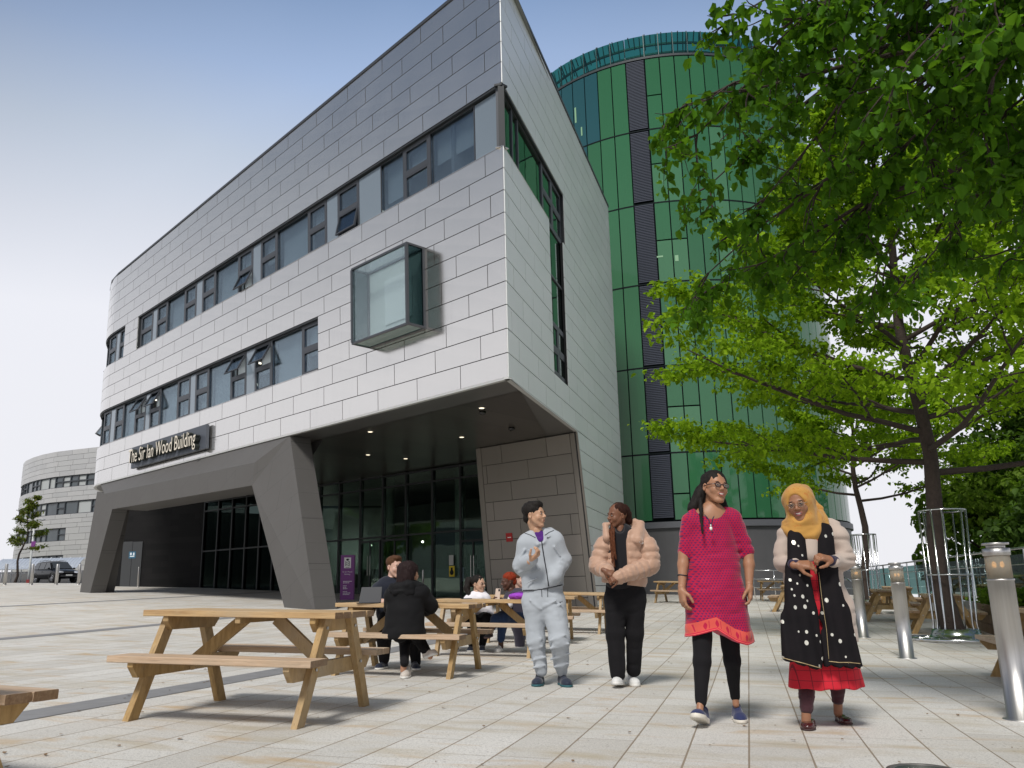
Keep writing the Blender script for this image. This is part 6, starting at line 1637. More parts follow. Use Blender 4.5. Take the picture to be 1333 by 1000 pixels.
ribbon(m1,[J1],[(681,769),(700,768),(716,765),(732,761.5)],'hem_trim',M_BLACKT,.006)
ribbon(m1,[J1],[(683,694),(690,696.5),(697,700)],'collar_trim',M_BLACKT,.0035);ribbon(m1,[J1],[(709,697),(715,693),(721,690.5)],'collar_trim',M_BLACKT,.0035)
ribbon(m1,[T1_],[(705,768),(705.5,777)],'drawstring',M_BLACKT,.003);ribbon(m1,[T1_],[(713,767),(713,777)],'drawstring',M_BLACKT,.003)
SW=[(0,.45),(.12,.9),(.3,.98),(1.05,.1),(.38,.62),(.24,.62),(.16,.75)]
def swoosh(P_,o,u,v,w):patch(P_,[o],[(u+a*w,v-(b_-.5)*w*.75) for a,b_ in [(-.05,.15),(.05,.0),(.25,.0),(1.0,.75),(.30,.28),(.18,.30),(.10,.55)]],'chest_mark',M_BLACKT)
swoosh(m1,J1,712,699,5.5);swoosh(m1,T1_,728.5,783,4)
M_NAVYS=mat_cloth('navy_knit_shoe',(.018,.024,.045),.6);M_SOLET=mat('teal_edge_sole',(.02,.10,.12),.6);M_LACE=mat('lace_dark',(.01,.01,.012),.8)
shoe('shoe',[M_NAVYS,M_SOLET,M_LACE],m1.o,gp(m1,704,.13),gp(m1,698,-.16),.108,.095)
shoe('shoe',[M_NAVYS,M_SOLET,M_LACE],m1.o,gp(m1,731,.10),gp(m1,741,-.19),.108,.10)
# ---------------------------------------------------------------- 2 woman in puffer jacket
b=gi(812,893);m2=Person(8.55,(b.x,8.55,gf(b.x,8.55)),'young woman in beige puffer jacket and black trousers looking to her side')
SK_B=mat_skin('skin_brown',(.20,.085,.045));LIP_B=mat('lips_b',(.22,.06,.05),.4)
q=(.075,.013)
jk=[('c',(812,708,0),(813,752,0),25,29,7,.72,q),('c',(793,707,.02),(835,705,.02),12,13,7,.9),
    ('c',(787,709,0),(779,735,-.02),12.5,12,6,1.,q),('c',(779,737,-.03),(790,744,-.2),11.5,9,5,1.,q),
    ('c',(842,712,0),(846,733,-.03),15,13.5,6,1.,q),('c',(845,737,-.03),(819,746,-.2),12.5,10,5,1.,q),('c',(819,746,-.2),(804,752,-.26),9,8.4,3,1.,(.05,.010)),
    ('c',(833,683,.03),(829,704,-.10),6.5,7.5,4),('c',(826,681,.07),(834,692,.02),6,6.5,4)]
def opening(f,P_):
    f.cap(P_.J(808,690,-.17),P_.J(809,762,-.20),10.5*P_.m,12*P_.m,.02,sub=True);f.cap(P_.J(808,680,-.05),P_.J(808,698,-.05),11*P_.m,10*P_.m,.02,sub=True)
    plane_below((770,757),(845,765))(f,P_)
M_PUFF=mat_cloth('beige_puffer_shell',(.44,.275,.195),.45,.06,60,.5,.3)
PN=[(.005,(.10,.10,.05),11,2),(.004,(.045,.045,.03),12,2)]
J2=m2.part('puffer_jacket',M_PUFF,jk[:2]+jk[7:],res=.0075,noise=PN,cut=opening)
m2.part('sleeve',M_PUFF,jk[2:4],res=.0075,noise=PN);m2.part('sleeve',M_PUFF,jk[4:7],res=.0075,noise=PN)
m2.part('collar',M_PUFF,[('c',(788,684,-.03),(790,700,-.09),3.6,5.5,3),('c',(786,683,-.02),(793,682,-.04),2.2,2.2,2)],res=.006)
pt=[('c',(813,748,0),(814,776,0),23,26,6,.62),('c',(801,780,0),(801,825,-.03),14,11.8,4),('c',(801,825,-.03),(804,877,-.07),11.8,9.5,4),('c',(827,780,0),(826,825,.02),13.5,11,4),('c',(826,825,.02),(825,872,.10),10.8,9.3,4)]
M_BLKD=mat_cloth('black_denim',(.009,.0085,.010),.9,.25,sheen=.02);T2_=m2.part('trousers',M_BLKD,pt,res=.008,noise=[(.004,(.10,.10,.07),21,2)])
tp_=[('c',(808,700,-.02),(810,752,-.03),19,22,5,.66)]
m2.part('black_top',mat_cloth('black_ribbed_knit',(.010,.010,.013),.85),tp_,res=.008,cut=lambda f,P_:f.cap(P_.J(806,680,-.06),P_.J(806.5,687,-.10),8*P_.m,7*P_.m,.01,sub=True))
Rm=rotm(heading(-63),rad(-3),rad(-3));parts,T=head_mesh(m2.J(804.5,687.5,0),.245,Rm,SK_B,LIP_B,neck=m2.J(808,697,.03))
h1=hand_mesh(m2.J(787.5,743,-.25),(.75,-.25,-.35),(.2,.7,-.6),.155,.75,SK_B,side=1);h2=hand_mesh(m2.J(805,753,-.28),(-.8,-.2,-.1),(0,.7,-.6),.15,.9,SK_B,side=-1)
body(m2,SK_B,shrink(jk[:2],8)+shrink(jk[2:7],6)+shrink(pt,4),[parts],[h1,h2],extra=[('c',(807,688,.0),(808,700,.0),7,9,4)])
M_BRAID=mat_hair('auburn_braids',(.014,.008,.007),(.075,.024,.014))
hairmesh(m2,T,Rm,.245,M_BRAID,[('e',(0,-.12,.70),(.355,.40,.33)),('e',(0,-.42,.50),(.24,.22,.30)),('c',(0,-.35,.7),(0,-.52,.30),.22,.20)],[((0,.46,.42),(.34,.34,.44)),((.36,.04,.44),(.09,.13,.15)),((-.36,.04,.44),(.09,.13,.15)),((0,.20,.22),(.5,.34,.28))],nz=.008)
m2.part('long_braids',mat_hair('copper_braid_ends',(.05,.016,.008),(.20,.07,.03)),[('c',(796.5,684,-.10),(796,700,-.16),1.5,1.5,.5),('c',(796,700,-.16),(800,738,-.20),1.5,1.0,.5),('c',(799,688,-.12),(799,705,-.17),1.3,1.4,.5),('c',(799,705,-.17),(802,728,-.19),1.4,.9,.5),('c',(793.5,690,-.12),(797,733,-.2),1.2,.9,.5)],res=.005,noise=[(.003,(.01,.01,.014),4)])
patch(m2,[J2],[(833,704.5),(836,705),(839,707),(838,709),(834,708),(832,706)],'chest_mark',mat('white_mark',(.8,.78,.75),.5))
M_WSH=mat_cloth('white_trainer',(.66,.66,.65),.6,.06);M_WSO=mat('white_sole',(.70,.69,.66),.6);M_DSO=mat('dark_tread',(.05,.025,.025),.8);M_SIL=mat('silver_lace',(.45,.46,.50),.4)
shoe('shoe',[M_WSH,M_WSO,M_SIL],m2.o,gp(m2,809,.10,.0),gp(m2,802,-.20,.035),.10,.105,sole=.032)
shoe('shoe',[M_WSH,M_WSO,M_SIL],m2.o,gp(m2,822,.24),gp(m2,829,-.03),.10,.105,sole=.032)
# ---------------------------------------------------------------- 3 woman in pink kurti
b=gi(930,943);m3=Person(6.32,(b.x,6.32,gf(b.x,6.32)),'laughing woman with glasses in bright pink patterned tunic and black leggings')
SK_C=mat_skin('skin_warm_brown',(.40,.20,.115));LIP_C=mat('lips_c',(.42,.12,.11),.35)
kp=[('c',(906,675,.01),(949,672,.01),12.5,12.5,9,.8),('c',(927,690,0),(929,715,0),28.5,27.5,10,.62),('c',(929,715,0),(930,742,0),27.5,31,10,.62),('c',(930,742,0),(932,778,0),31,36,10,.66),('c',(932,778,0),(935,850,0),36,47,10,.70),
    ('c',(899,679,0),(891.5,720,.01),11.5,9.6,6),('c',(955,677,0),(972.5,720,.01),11.8,9.6,6)]
hemx=np.array([880,887,905,918,928,936,944,952,966,977,983,990]);hemv=np.array([833,832,827,823,820.5,826,831,836,840.5,838,836,836])
def hemz(P_):
    xs=np.array([aty(u,830,P_.Y).x for u in hemx]);zs=np.array([aty(u,v,P_.Y-.12).z for u,v in zip(hemx,hemv)]);return xs,zs
def kcut(f,P_):
    f.cap(P_.J(925.5,664,-.095),P_.J(925.5,683,-.135),9*P_.m,1.5*P_.m,.005,sub=True);f.cap(P_.J(914,660,-.04),P_.J(937,658,-.04),9.5*P_.m,9.5*P_.m,.012,sub=True);f.cap(P_.J(918,661,-.09),P_.J(933,660,-.09),9.5*P_.m,9.5*P_.m,.006,sub=True)
    xs,zs=hemz(P_);X,Y,Z=f.grid();zz=np.interp(X[:,0,0],xs,zs)[:,None,None];zz=zz+.0*Y
    # long soft vertical folds that deepen towards the hem
    wv=(.006*np.sin(X*38+1)+.009*np.sin(X*21+Z*3.))*np.clip((.95-Z)/.5,0,1)
    f.f=np.maximum(f.f+wv,zz-Z).astype(np.float32)
def mat_kurti():
    m=mat('pink_block_print',(.6,.02,.12),.75,0,.2,Sheen_Weight=.2);t=NT(m)
    x,y,z=t.sep(t.coord());a=t.new('ShaderNodeAttribute',attribute_name='hem').outputs['Fac']
    u=t.math('DIVIDE',t.math('ADD',x,t.math('MULTIPLY',y,.45)),.021);v=t.math('DIVIDE',z,.017);row=t.math('FLOOR',v)
    u2=t.math('ADD',u,t.math('MULTIPLY',row,.5));fu=t.math('SUBTRACT',t.math('FRACT',u2),.5);fv=t.math('SUBTRACT',t.math('FRACT',v),.5)
    r=t.math('ADD',t.math('ABSOLUTE',fu),t.math('ABSOLUTE',t.math('SUBTRACT',fv,t.math('MULTIPLY',t.math('ABSOLUTE',fu),.9))))
    dk=t.math('LESS_THAN',r,.40);
    pk=t.mix(t.noise(5,t.coord(),3),(.34,.003,.032),(.46,.007,.052));c=t.mix(t.math('MULTIPLY',dk,.86),pk,(.06,.01,.09))
    # hem band: coral with leaf shapes between two pink stripes
    lu=t.math('SUBTRACT',t.math('FRACT',t.math('DIVIDE',t.math('ADD',x,t.math('MULTIPLY',y,.5)),.072)),.5)
    la=t.math('DIVIDE',t.math('SUBTRACT',a,.052),.028)
    leaf=t.math('LESS_THAN',t.math('ADD',t.math('MULTIPLY',t.math('ABSOLUTE',lu),5.2),t.math('POWER',t.math('ABSOLUTE',la),1.6)),t.math('MULTIPLY_ADD',la,-.25,.85))
    st=t.math('LESS_THAN',t.math('ABSOLUTE',t.math('SUBTRACT',lu,.32)),.03)
    band=t.mix(t.math('MAXIMUM',leaf,t.math('MULTIPLY',st,t.math('LESS_THAN',t.math('ABSOLUTE',la),.9))),(.62,.085,.065),(.45,.010,.05))
    inb=t.math('MULTIPLY',t.math('LESS_THAN',a,.088),t.math('GREATER_THAN',a,.020));c=t.mix(inb,c,band)
    low=t.math('LESS_THAN',a,.020);c=t.mix(low,c,(.60,.012,.06));st2=t.math('MULTIPLY',t.math('LESS_THAN',a,.013),t.math('GREATER_THAN',a,.008));c=t.mix(st2,c,(.75,.14,.10))
    t.link(c,t.b.inputs['Base Color']);t.bump(t.noise(300,t.coord(),2),.2,.0015);return m
M_KUR=mat_kurti()
def hemattr(V):
    xs,zs=hemz(m3);arm=(V[:,0]<aty(897,760,m3.Y).x)|(V[:,0]>aty(968,700,m3.Y).x);a=V[:,2]-np.interp(V[:,0],xs,zs);return a
K3=m3.part('tunic',M_KUR,kp,res=.0065,noise=[(.006,(.10,.10,.06),31,2)],cut=kcut,attr={'hem':hemattr})
lg_=[('c',(914,800,0),(914,862,-.08),13.5,10.8,4),('c',(914,862,-.08),(912.5,914,-.16),10.8,6.8,4),('c',(947,805,.02),(953,860,.06),13.5,10.3,4),('c',(953,860,.06),(957,907,.16),10.3,6.2,4)]
m3.part('leggings',M_BLKD,lg_,res=.0075,noise=[(.003,(.07,.07,.06),33)])
Rm=rotm(heading(18),rad(2),rad(-7));parts,T=head_mesh(m3.J(930.5,656.5,-.02),.250,Rm,SK_C,LIP_C,smile=True,neck=m3.J(926,674,.03))
h1=hand_mesh(m3.J(887.5,768,-.06),(.02,-.12,-1),(1,.25,0),.172,.30,SK_C,side=-1);h2=hand_mesh(m3.J(975.5,764,-.05),(-.04,-.12,-1),(-1,.25,0),.172,.42,SK_C,side=1)
body(m3,SK_C,shrink(kp[:3],5)+shrink(lg_,2.5),[parts],[h1,h2],extra=[('c',(912,910,-.16),(911,924,-.19),4.4,4.2,3),('c',(957,903,.16),(958,917,.15),4.4,4.2,3),('c',(927,662,.0),(926,676,.01),8.5,10,5),('c',(908,678,.0),(944,676,.0),9.5,9.5,8,.75),('c',(926,676,-.005),(926,694,-.0),21,24,8,.66),('c',(890.5,715,.01),(889,735,-.01),7.5,6.6,3),('c',(889,735,-.01),(887.5,768,-.06),6.6,4.2,3),('c',(973,715,.01),(975,735,-.01),7.6,6.8,3),('c',(975,735,-.01),(975.5,764,-.05),6.8,4.3,3)])
hairmesh(m3,T,Rm,.250,M_HBLK,[('e',(0,-.11,.69),(.36,.42,.345)),('c',(0,-.36,.5),(-.02,-.40,-.05),.26,.24)],[((0,.46,.40),(.32,.36,.43)),((.37,.0,.42),(.08,.15,.17)),((-.37,.0,.42),(.08,.15,.17)),((0,.24,.10),(.5,.35,.28))],
   world=[('c',(913,640,.06),(902,662,.03),8.5,7),('c',(902,660,.02),(899,668,.05),6,3),('c',(936,652,.08),(944,664,.04),8.5,5),('c',(918,650,.08),(928,664,.09),9,10),('c',(912.5,650,-.04),(912.5,670,-.10),2.6,2.2),('c',(912.5,670,-.11),(914,694,-.165),2.0,1.2)],nz=.005)
glasses(m3,T,Rm,.250,mat('tortoiseshell_rim',(.03,.008,.008),.2),rim=.013)
M_NAVT=mat('navy_piping',(.02,.012,.05),.6)
ribbon(m3,[K3],[(906.5,658),(910,666.5),(918,671),(921.5,675),(925,683)],'neck_piping',M_NAVT,.0035);ribbon(m3,[K3],[(942,659),(936.5,667),(930,671),(927.5,676),(926,684),(927,694)],'neck_piping',M_NAVT,.0035)
ribbon(m3,[K3],[(884,726),(890,728.5),(898.5,727)],'sleeve_piping',M_NAVT,.0035);ribbon(m3,[K3],[(966,726),(974,728),(981.5,725)],'sleeve_piping',M_NAVT,.0035)
mb=MB();p=Vector(m3.J(925.5,688,-.185));mb.ell(p,(.011,.008,.014),10);mb.ell(p+Vector((0,0,.022)),(.006,.006,.006),8);meshlocal(mb,'pendant',mat('pearl_white',(.8,.78,.72),.2),m3)
mb=MB();c=m3.J(888.3,749,-.03);mb.tube([(c[0]+.034*math.cos(a),c[1]+.034*math.sin(a),c[2]+.004*math.sin(a*2)) for a in [i*math.pi/10 for i in range(21)]],.005,6,cap=False);meshlocal(mb,'bracelet',M_BLACKT,m3)
M_NAV2=mat_cloth('navy_mesh_shoe',(.022,.030,.095),.7,.15);M_CREAM=mat('cream_sole',(.66,.62,.54),.6)
shoe('shoe',[M_NAV2,M_CREAM],m3.o,gp(m3,915,-.06,.0),gp(m3,903,-.29,.075),.098,.09,sole=.034)
shoe('shoe',[M_NAV2,M_CREAM],m3.o,gp(m3,957,.24),gp(m3,963,-.02),.092,.09,sole=.026)
# ---------------------------------------------------------------- 4 woman in yellow headscarf
b=gi(1070,943);m4=Person(6.25,(b.x,6.25,gf(b.x,6.25)),'smiling woman in mustard yellow headscarf, beige cardigan, dotted black shawl and red skirt')
SK_D=mat_skin('skin_brown_warm',(.33,.155,.085));LIP_D=mat('lips_d',(.40,.10,.12),.35)
M_CARD=mat_cloth('beige_knit_cardigan',(.47,.385,.33),.95,.08,160,.7)
cg=[('c',(1032,692,.02),(1080,687,.02),13.5,14,9,.85),('c',(1053,702,.02),(1057,745,.02),30,34,9,.66),('c',(1057,745,.03),(1068,800,.05),35,42,9,.62),('c',(1068,800,.05),(1074,850,.06),42,46,9,.60),
    ('c',(1025,699,.0),(1018.5,731,.0),14,11.8,6),('c',(1018.5,733,.0),(1035,735,-.20),11.2,7.2,5),('c',(1088,698,.0),(1100,727,.0),15,13,6),('c',(1100,728,.0),(1084,731.5,-.2),12.6,7.6,5)]
def ccut(f,P_):
    plane_below((1015,842),(1120,836))(f,P_)
    X,Y,Z=f.grid();f.f=(f.f+.006*np.sin(X*45)*np.clip((.75-Z)/.4,0,1)+0*Y).astype(np.float32)
C4=m4.part('cardigan',M_CARD,cg,res=.0075,noise=[(.009,(.14,.14,.05),41,2)],cut=ccut)
def mat_plaid():
    m=mat('red_plaid',(.55,.01,.02),.85);t=NT(m);x,y,z=t.sep(t.coord());u=t.math('ADD',x,t.math('MULTIPLY',y,.3))
    l=t.math('MAXIMUM',t.math('LESS_THAN',t.math('FRACT',t.math('DIVIDE',u,.058)),.07),t.math('LESS_THAN',t.math('FRACT',t.math('DIVIDE',t.math('ADD',z,.02),.066)),.06))
    t.link(t.mix(t.math('MULTIPLY',l,.8),t.mix(t.noise(6,t.coord(),3),(.46,.006,.018),(.60,.012,.03)),(.10,.004,.012)),t.b.inputs['Base Color']);return m
def scut(f,P_):
    plane_below((1030,895),(1124,893))(f,P_)
    X,Y,Z=f.grid();f.f=(f.f+(.0035*np.sin(X*52+.5)+.003*np.sin(X*27))*np.clip((.9-Z)/.6,0,1)+0*Y).astype(np.float32)
m4.part('blouse_front',M_CARD,[('c',(1053.5,698,-.088),(1055,722,-.118),12.5,11,3,.62)],res=.006)
m4.part('red_dress',mat_plaid(),[('c',(1054,705,-.045),(1058,745,-.045),25,28,8,.60),('c',(1058,745,-.045),(1066,800,-.04),25,32,8,.70),('c',(1066,800,-.04),(1077,905,-.03),32,47.5,8,.70)],res=.0075,cut=scut)
def mat_dots():
    m=mat('black_dotted_chiffon',(.005,.005,.006),.8,0,.2);t=NT(m);x,y,z=t.sep(t.coord())
    vo=t.new('ShaderNodeTexVoronoi');vo.voronoi_dimensions='2D';vo.inputs['Scale'].default_value=1;vo.inputs['Randomness'].default_value=.75;t.link(t.comb(t.math('DIVIDE',x,.062),t.math('DIVIDE',z,.075)),vo.inputs['Vector'])
    r=t.math('MULTIPLY_ADD',t.white(vo.outputs['Position']),.13,.085);d=t.math('LESS_THAN',vo.outputs['Distance'],r)
    keep=t.math('GREATER_THAN',t.white(t.mapping(vo.outputs['Position'],loc=(3,7,0))),.42);dd=t.math('MULTIPLY',d,keep)
    t.link(t.mix(dd,t.mix(t.noise(9,t.coord(),3),(.003,.003,.004),(.011,.008,.010)),(.68,.66,.58)),t.b.inputs['Base Color']);t.link(t.math('MULTIPLY_ADD',dd,-.5,.85),t.b.inputs['Roughness']);t.link(t.math('MULTIPLY',dd,.5),t.b.inputs['Metallic']);return m
M_DOT=mat_dots()
def shc(l,r,fr,ph):
    def c(f,P_):
        plane_below(l,r)(f,P_);X,Y,Z=f.grid();f.f=(f.f+.008*np.sin(X*fr+Z*4+ph)*np.clip((1.15-Z)/.5,.25,1)+0*Y).astype(np.float32)
    return c
sh1=m4.part('shawl_panel',M_DOT,[('c',(1037.5,697,-.10),(1038,740,-.17),11.5,13,5,.55),('c',(1038,740,-.17),(1041,800,-.215),14,20,5,.45),('c',(1041,800,-.215),(1043.5,875,-.26),20,26,5,.4)],res=.0065,cut=shc((1017,858),(1070,873),75,0),it=1)
sh2=m4.part('shawl_panel',M_DOT,[('c',(1072,692,-.09),(1077,740,-.16),11.5,11.5,5,.55),('c',(1077,740,-.16),(1086,800,-.20),12,17,5,.45),('c',(1086,800,-.20),(1099,878,-.24),17,22.5,5,.4)],res=.0065,cut=shc((1078,864),(1122,867),80,2))
M_GOLDT=mat('gold_edge',(.45,.34,.18),.5,.3)
for o_,pts_ in ((sh1,[(1019,856.5),(1032,860),(1046,863.5),(1060,867.5),(1069,870)]),(sh2,[(1079,861),(1092,862.5),(1106,862.5),(1120,864)])):ribbon(m4,[o_],pts_,'shawl_edging',M_GOLDT,.0028)
ribbon(m4,[sh2],[(1066,745),(1070,780),(1076,820),(1079,858)],'shawl_edging',M_GOLDT,.0018)
m4.part('leggings',mat_cloth('plum_leggings',(.055,.022,.028),.9),[('c',(1050,875,0),(1050,905,-.06),11,9.5,3),('c',(1050,905,-.06),(1050,922,-.08),9,8.2,3),('c',(1090,875,.05),(1090.5,897,.12),10.5,9,3),('c',(1090.5,897,.12),(1090.5,910,.14),8.6,7.8,3)],res=.007,noise=[(.004,(.05,.05,.015),44,2)])
Rm=rotm(heading(-27),rad(-11),rad(6));parts,T=head_mesh(m4.J(1044.5,678,-.065),.252,Rm,SK_D,LIP_D,smile=True,neck=m4.J(1050,692,.03))
h1=hand_mesh(m4.J(1037,735.5,-.235),(1,-.25,-.02),(.05,.65,-.75),.168,.42,SK_D,side=1);h2=hand_mesh(m4.J(1081,729.5,-.235),(-.85,-.30,.28),(-.25,.45,-.85),.168,.62,SK_D,side=-1)
body(m4,SK_D,shrink(cg[:4],9)+shrink(cg[4:],3),[parts],[h1,h2],extra=[('c',(1049.5,905,-.07),(1049.5,940,-.09),6.2,5.6,3),('c',(1090.5,900,.14),(1091,928,.16),6,5.4,3)])
m4.part('cuff',mat_cloth('navy_cuff',(.02,.014,.04)),[('c',(1033,735,-.19),(1037,735.3,-.225),7.2,6.2,2)],res=.005);m4.part('cuff',bpy.data.materials['navy_cuff'],[('c',(1085.5,731,-.19),(1081.5,730,-.225),7.4,6.4,2)],res=.005)
def mat_hijab():
    m=mat('mustard_scarf',(.62,.30,.045),.85,0,.2,Sheen_Weight=.2);t=NT(m);f=t.noise(4,t.coord(),3);n=t.noise(46,t.coord(),4,.75,dist=1.2);k=t.noise(3.2,t.coord(),2)
    c=t.mix(f,(.40,.20,.045),(.53,.29,.075));pr=t.math('MULTIPLY',t.math('GREATER_THAN',n,.585),t.math('GREATER_THAN',k,.47));c=t.mix(t.math('MULTIPLY',pr,.6),c,(.42,.11,.02));t.link(c,t.b.inputs['Base Color']);t.bump(t.noise(200,t.coord(),3),.3,.002);return m
def hj(f,P_):
    R=np.array(Rm);h=.250
    f.ell(T((0,-.10,.62)),np.array((.42,.48,.44))*h,.05,R=R.tolist());f.cap(T((0,-.15,.5)),T((0,-.10,.05)),.42*h,.40*h,.04)
    f.ell(T((0,.08,.05)),np.array((.33,.30,.17))*h,.03,R=R.tolist())
    f.ell(T((-.0,.46,.42)),np.array((.30,.30,.42))*h,.012,R=R.tolist(),sub=True)
    X,Y,Z=f.grid();c=P_.J(1046,668,-.15);d=np.sqrt((X-c[0])**2+.6*(Y-c[1])**2+(Z-c[2])**2)
    f.f=(f.f+.0035*np.sin(d*80+X*8)*np.clip((d-.09)/.06,0,1)).astype(np.float32)
m4.part('headscarf',mat_hijab(),[('c',(1047,678,.0),(1046,688,-.02),21,26,8,.8),('c',(1032,688,-.02),(1064,682,-.02),12.5,13.5,8,.95),('c',(1036,692,-.08),(1057,696,-.09),11,11.5,8,.9),('c',(1062,664,.03),(1068,684,.0),9,9.5,8),('c',(1046,640,.02),(1047,652,.05),10,14,8)],res=.005,noise=[(.005,(.10,.10,.03),51,2)],cut=hj)
glasses(m4,T,Rm,.252,mat('pale_gold_rim',(.5,.38,.28),.25,.8),rim=.007)
M_OXB=mat('oxblood_leather',(.055,.012,.012),.22,0,.6)
shoe('shoe',[M_OXB,M_DSO],m4.o,gp(m4,1051,.02,.0),gp(m4,1046.5,-.23,.0),.092,.075,slip=True,sole=.014)
shoe('shoe',[M_OXB,M_DSO],m4.o,gp(m4,1089,.26,.0),gp(m4,1100,.02,.0),.088,.072,slip=True,sole=.014)
# ---------------------------------------------------------------- 5 woman in long black coat, seated with her back to us
m5=Person(9.22,(aty(527,880,9.22).x,9.22,gf(-1.1,9.22)),'seated woman in long black hooded coat seen from behind on the bench')
SK_E=mat_skin('skin_e',(.45,.24,.15));M_COAT=mat_cloth('black_coat',(.006,.006,.007),.75,.3,120,.3,sheen=.02)
ct=[('c',(529,775,0),(527,800,0),22,22,8,.66),('c',(527,800,0),(526,823,0),23,27,8,.66),('c',(513,773,0),(547,770,0),10,10,7),('c',(512,826,.0),(540,824,.0),9.5,10,8),
    ('c',(549,773,.02),(561,788,.10),10,9,6),('c',(561,790,.10),(555,795,.33),8.6,7.5,5),('c',(509,776,.02),(507,792,.15),9,8,6)]
m5.part('coat',M_COAT,ct,res=.009,noise=[(.006,(.14,.14,.07),61,2)],cut=plane_below((500,832.5),(553,830.5)))
m5.part('hood',M_COAT,[('c',(512,766,-.05),(531,763,-.07),7,8,4),('c',(531,763,-.07),(549,764,-.02),7.5,5,4),('c',(514,771,-.08),(536,771,-.09),5,5,4)],res=.008,noise=[(.007,(.06,.06,.03),62,2)])
Rm=rotm(heading(155),0,0);parts,T=head_mesh(m5.J(534,762,.03),.245,Rm,SK_E,LIP_A,neck=m5.J(532,768,.02))
body(m5,SK_E,shrink(ct[:1]+ct[2:3]+ct[4:],4),[parts],[hand_mesh(m5.J(552,796,.36),(-.6,.8,0),(0,0,-1),.16,.4,SK_E)],extra=[('c',(526,862,-.01),(525,873,-.0),4,3.8,2),('c',(555,849,.05),(560,855,.02),3.6,3.4,2)])
M_HDK=mat_hair('dark_brown_hair',(.016,.009,.009))
hairmesh(m5,T,Rm,.245,M_HDK,[('e',(0,-.10,.66),(.375,.44,.37)),('c',(0,-.25,.5),(0,-.28,.08),.32,.30)],[((0,.5,.42),(.33,.34,.5)),((-.37,.05,.42),(.1,.15,.17))],world=[('c',(528,742,-.0),(524,760,-.03),11,8)],nz=.007)
m5.part('trousers',M_BLKD,[('c',(520,826,.05),(527,828,.45),10,8,4),('c',(527,828,.3),(526.5,863,-.02),8,5.4,4),('c',(542,826,.1),(545,830,.45),9,8,4),('c',(541,826,.30),(555,848,.06),8.5,6,6)],res=.009)
M_BEI=mat_cloth('beige_trainer',(.52,.47,.42),.7,.2)
shoe('shoe',[M_BEI,M_WSO,M_SIL],m5.o,gp(m5,531,.10),gp(m5,525,-.14),.09,.09);shoe('shoe',[M_BEI,M_WSO],m5.o,m5.J(553,858.5,.06),m5.J(569,852,-.02),.09,.085)
# ---------------------------------------------------------------- 6 seated man in navy
m6=Person(10.42,(aty(507,866,10.3).x,10.42,gf(-1.5,10.42)),'seated man with short brown hair and dark navy top behind a dark tablet')
SK_F=mat_skin('skin_pale',(.66,.42,.33));M_NV=mat_cloth('navy_jumper',(.012,.015,.026),.85)
sh=[('c',(507,768,0),(507,798,0),18,17,6,.62),('c',(495,767,0),(519,765,0),8.5,8.5,6),('c',(491,770,0),(483,787,-.12),8,7,5),('c',(483,788,-.12),(495,783,-.42),6.6,5,4),('c',(523,770,0),(526,786,-.15),8,7,5)]
m6.part('jumper',M_NV,sh,res=.009,noise=FOLD)
Rm=rotm(heading(42),rad(-4),0);parts,T=head_mesh(m6.J(513.5,752,-.02),.252,Rm,SK_F,LIP_A,neck=m6.J(508,762,.02))
body(m6,SK_F,shrink(sh,2.5),[parts],[hand_mesh(m6.J(495.5,783,-.45),(1,-.1,.02),(0,.4,-1),.17,.5,SK_F,side=1)],extra=[('c',(510,753,.0),(508,764,.0),5.5,6.5,3)])
hairmesh(m6,T,Rm,.252,mat_hair('brown_hair',(.06,.028,.014)),[('e',(0,-.10,.71),(.355,.415,.33)),('e',(0,.13,.90),(.24,.22,.13)),('e',(0,-.28,.42),(.24,.18,.22))],[((0,.44,.38),(.34,.33,.38)),((0,.12,.25),(.5,.30,.28)),((.36,.02,.44),(.10,.13,.15)),((-.36,.02,.44),(.10,.13,.15))],nz=.006)
m6.part('trousers',M_BLKD,[('c',(503,803,0),(500,826,-.40),11,9.5,4),('c',(500,828,-.40),(500,858,-.28),9.5,6.5,4),('c',(517,803,0),(538,826,-.35),11,9,4),('c',(538,828,-.35),(541.5,862,-.25),9,6,4)],res=.010)
shoe('shoe',[M_NAVYS,M_WSO],m6.o,gp(m6,502,-.22),gp(m6,490,-.44),.095,.085);shoe('shoe',[M_NAVYS,M_WSO],m6.o,gp(m6,539,-.22),gp(m6,543,-.48),.095,.085)
# ---------------------------------------------------------------- 7 woman in white hoodie
m7=Person(12.95,(aty(621,840,12.9).x,12.95,gf(-.5,12.95)),'seated woman with ponytail and glasses in a white hoodie')
SK_G=mat_skin('skin_g',(.60,.38,.27));M_WH=mat_cloth('white_sweat',(.74,.72,.76),.9,.05)
sh=[('c',(620,783,0),(621,806,0),13.5,13,5,.65),('c',(611,782,0),(630,779,0),7,7.5,5),('c',(608,785,0),(607,798,-.05),6.5,6,4),('c',(632,782,0),(637,800,-.05),7,6,4),('c',(637,801,-.05),(629,806,-.25),5.6,4.4,3)]
m7.part('hoodie',M_WH,sh+[('c',(629,773,.02),(626,779,-.08),3.5,4,3),('c',(618,776,.06),(629,773,.04),4,4,3)],res=.010,noise=FOLD)
Rm=rotm(heading(52),rad(-2),rad(3));parts,T=head_mesh(m7.J(623.5,771.5,0),.25,Rm,SK_G,LIP_A,neck=m7.J(620,779,.02),eyes=True)
body(m7,SK_G,shrink(sh,2),[parts],[hand_mesh(m7.J(630,806,-.27),(-.9,-.2,-.3),(0,0,-1),.16,.5,SK_G)],extra=[('c',(621,771,.0),(620,780,.0),4.5,5.2,2)])
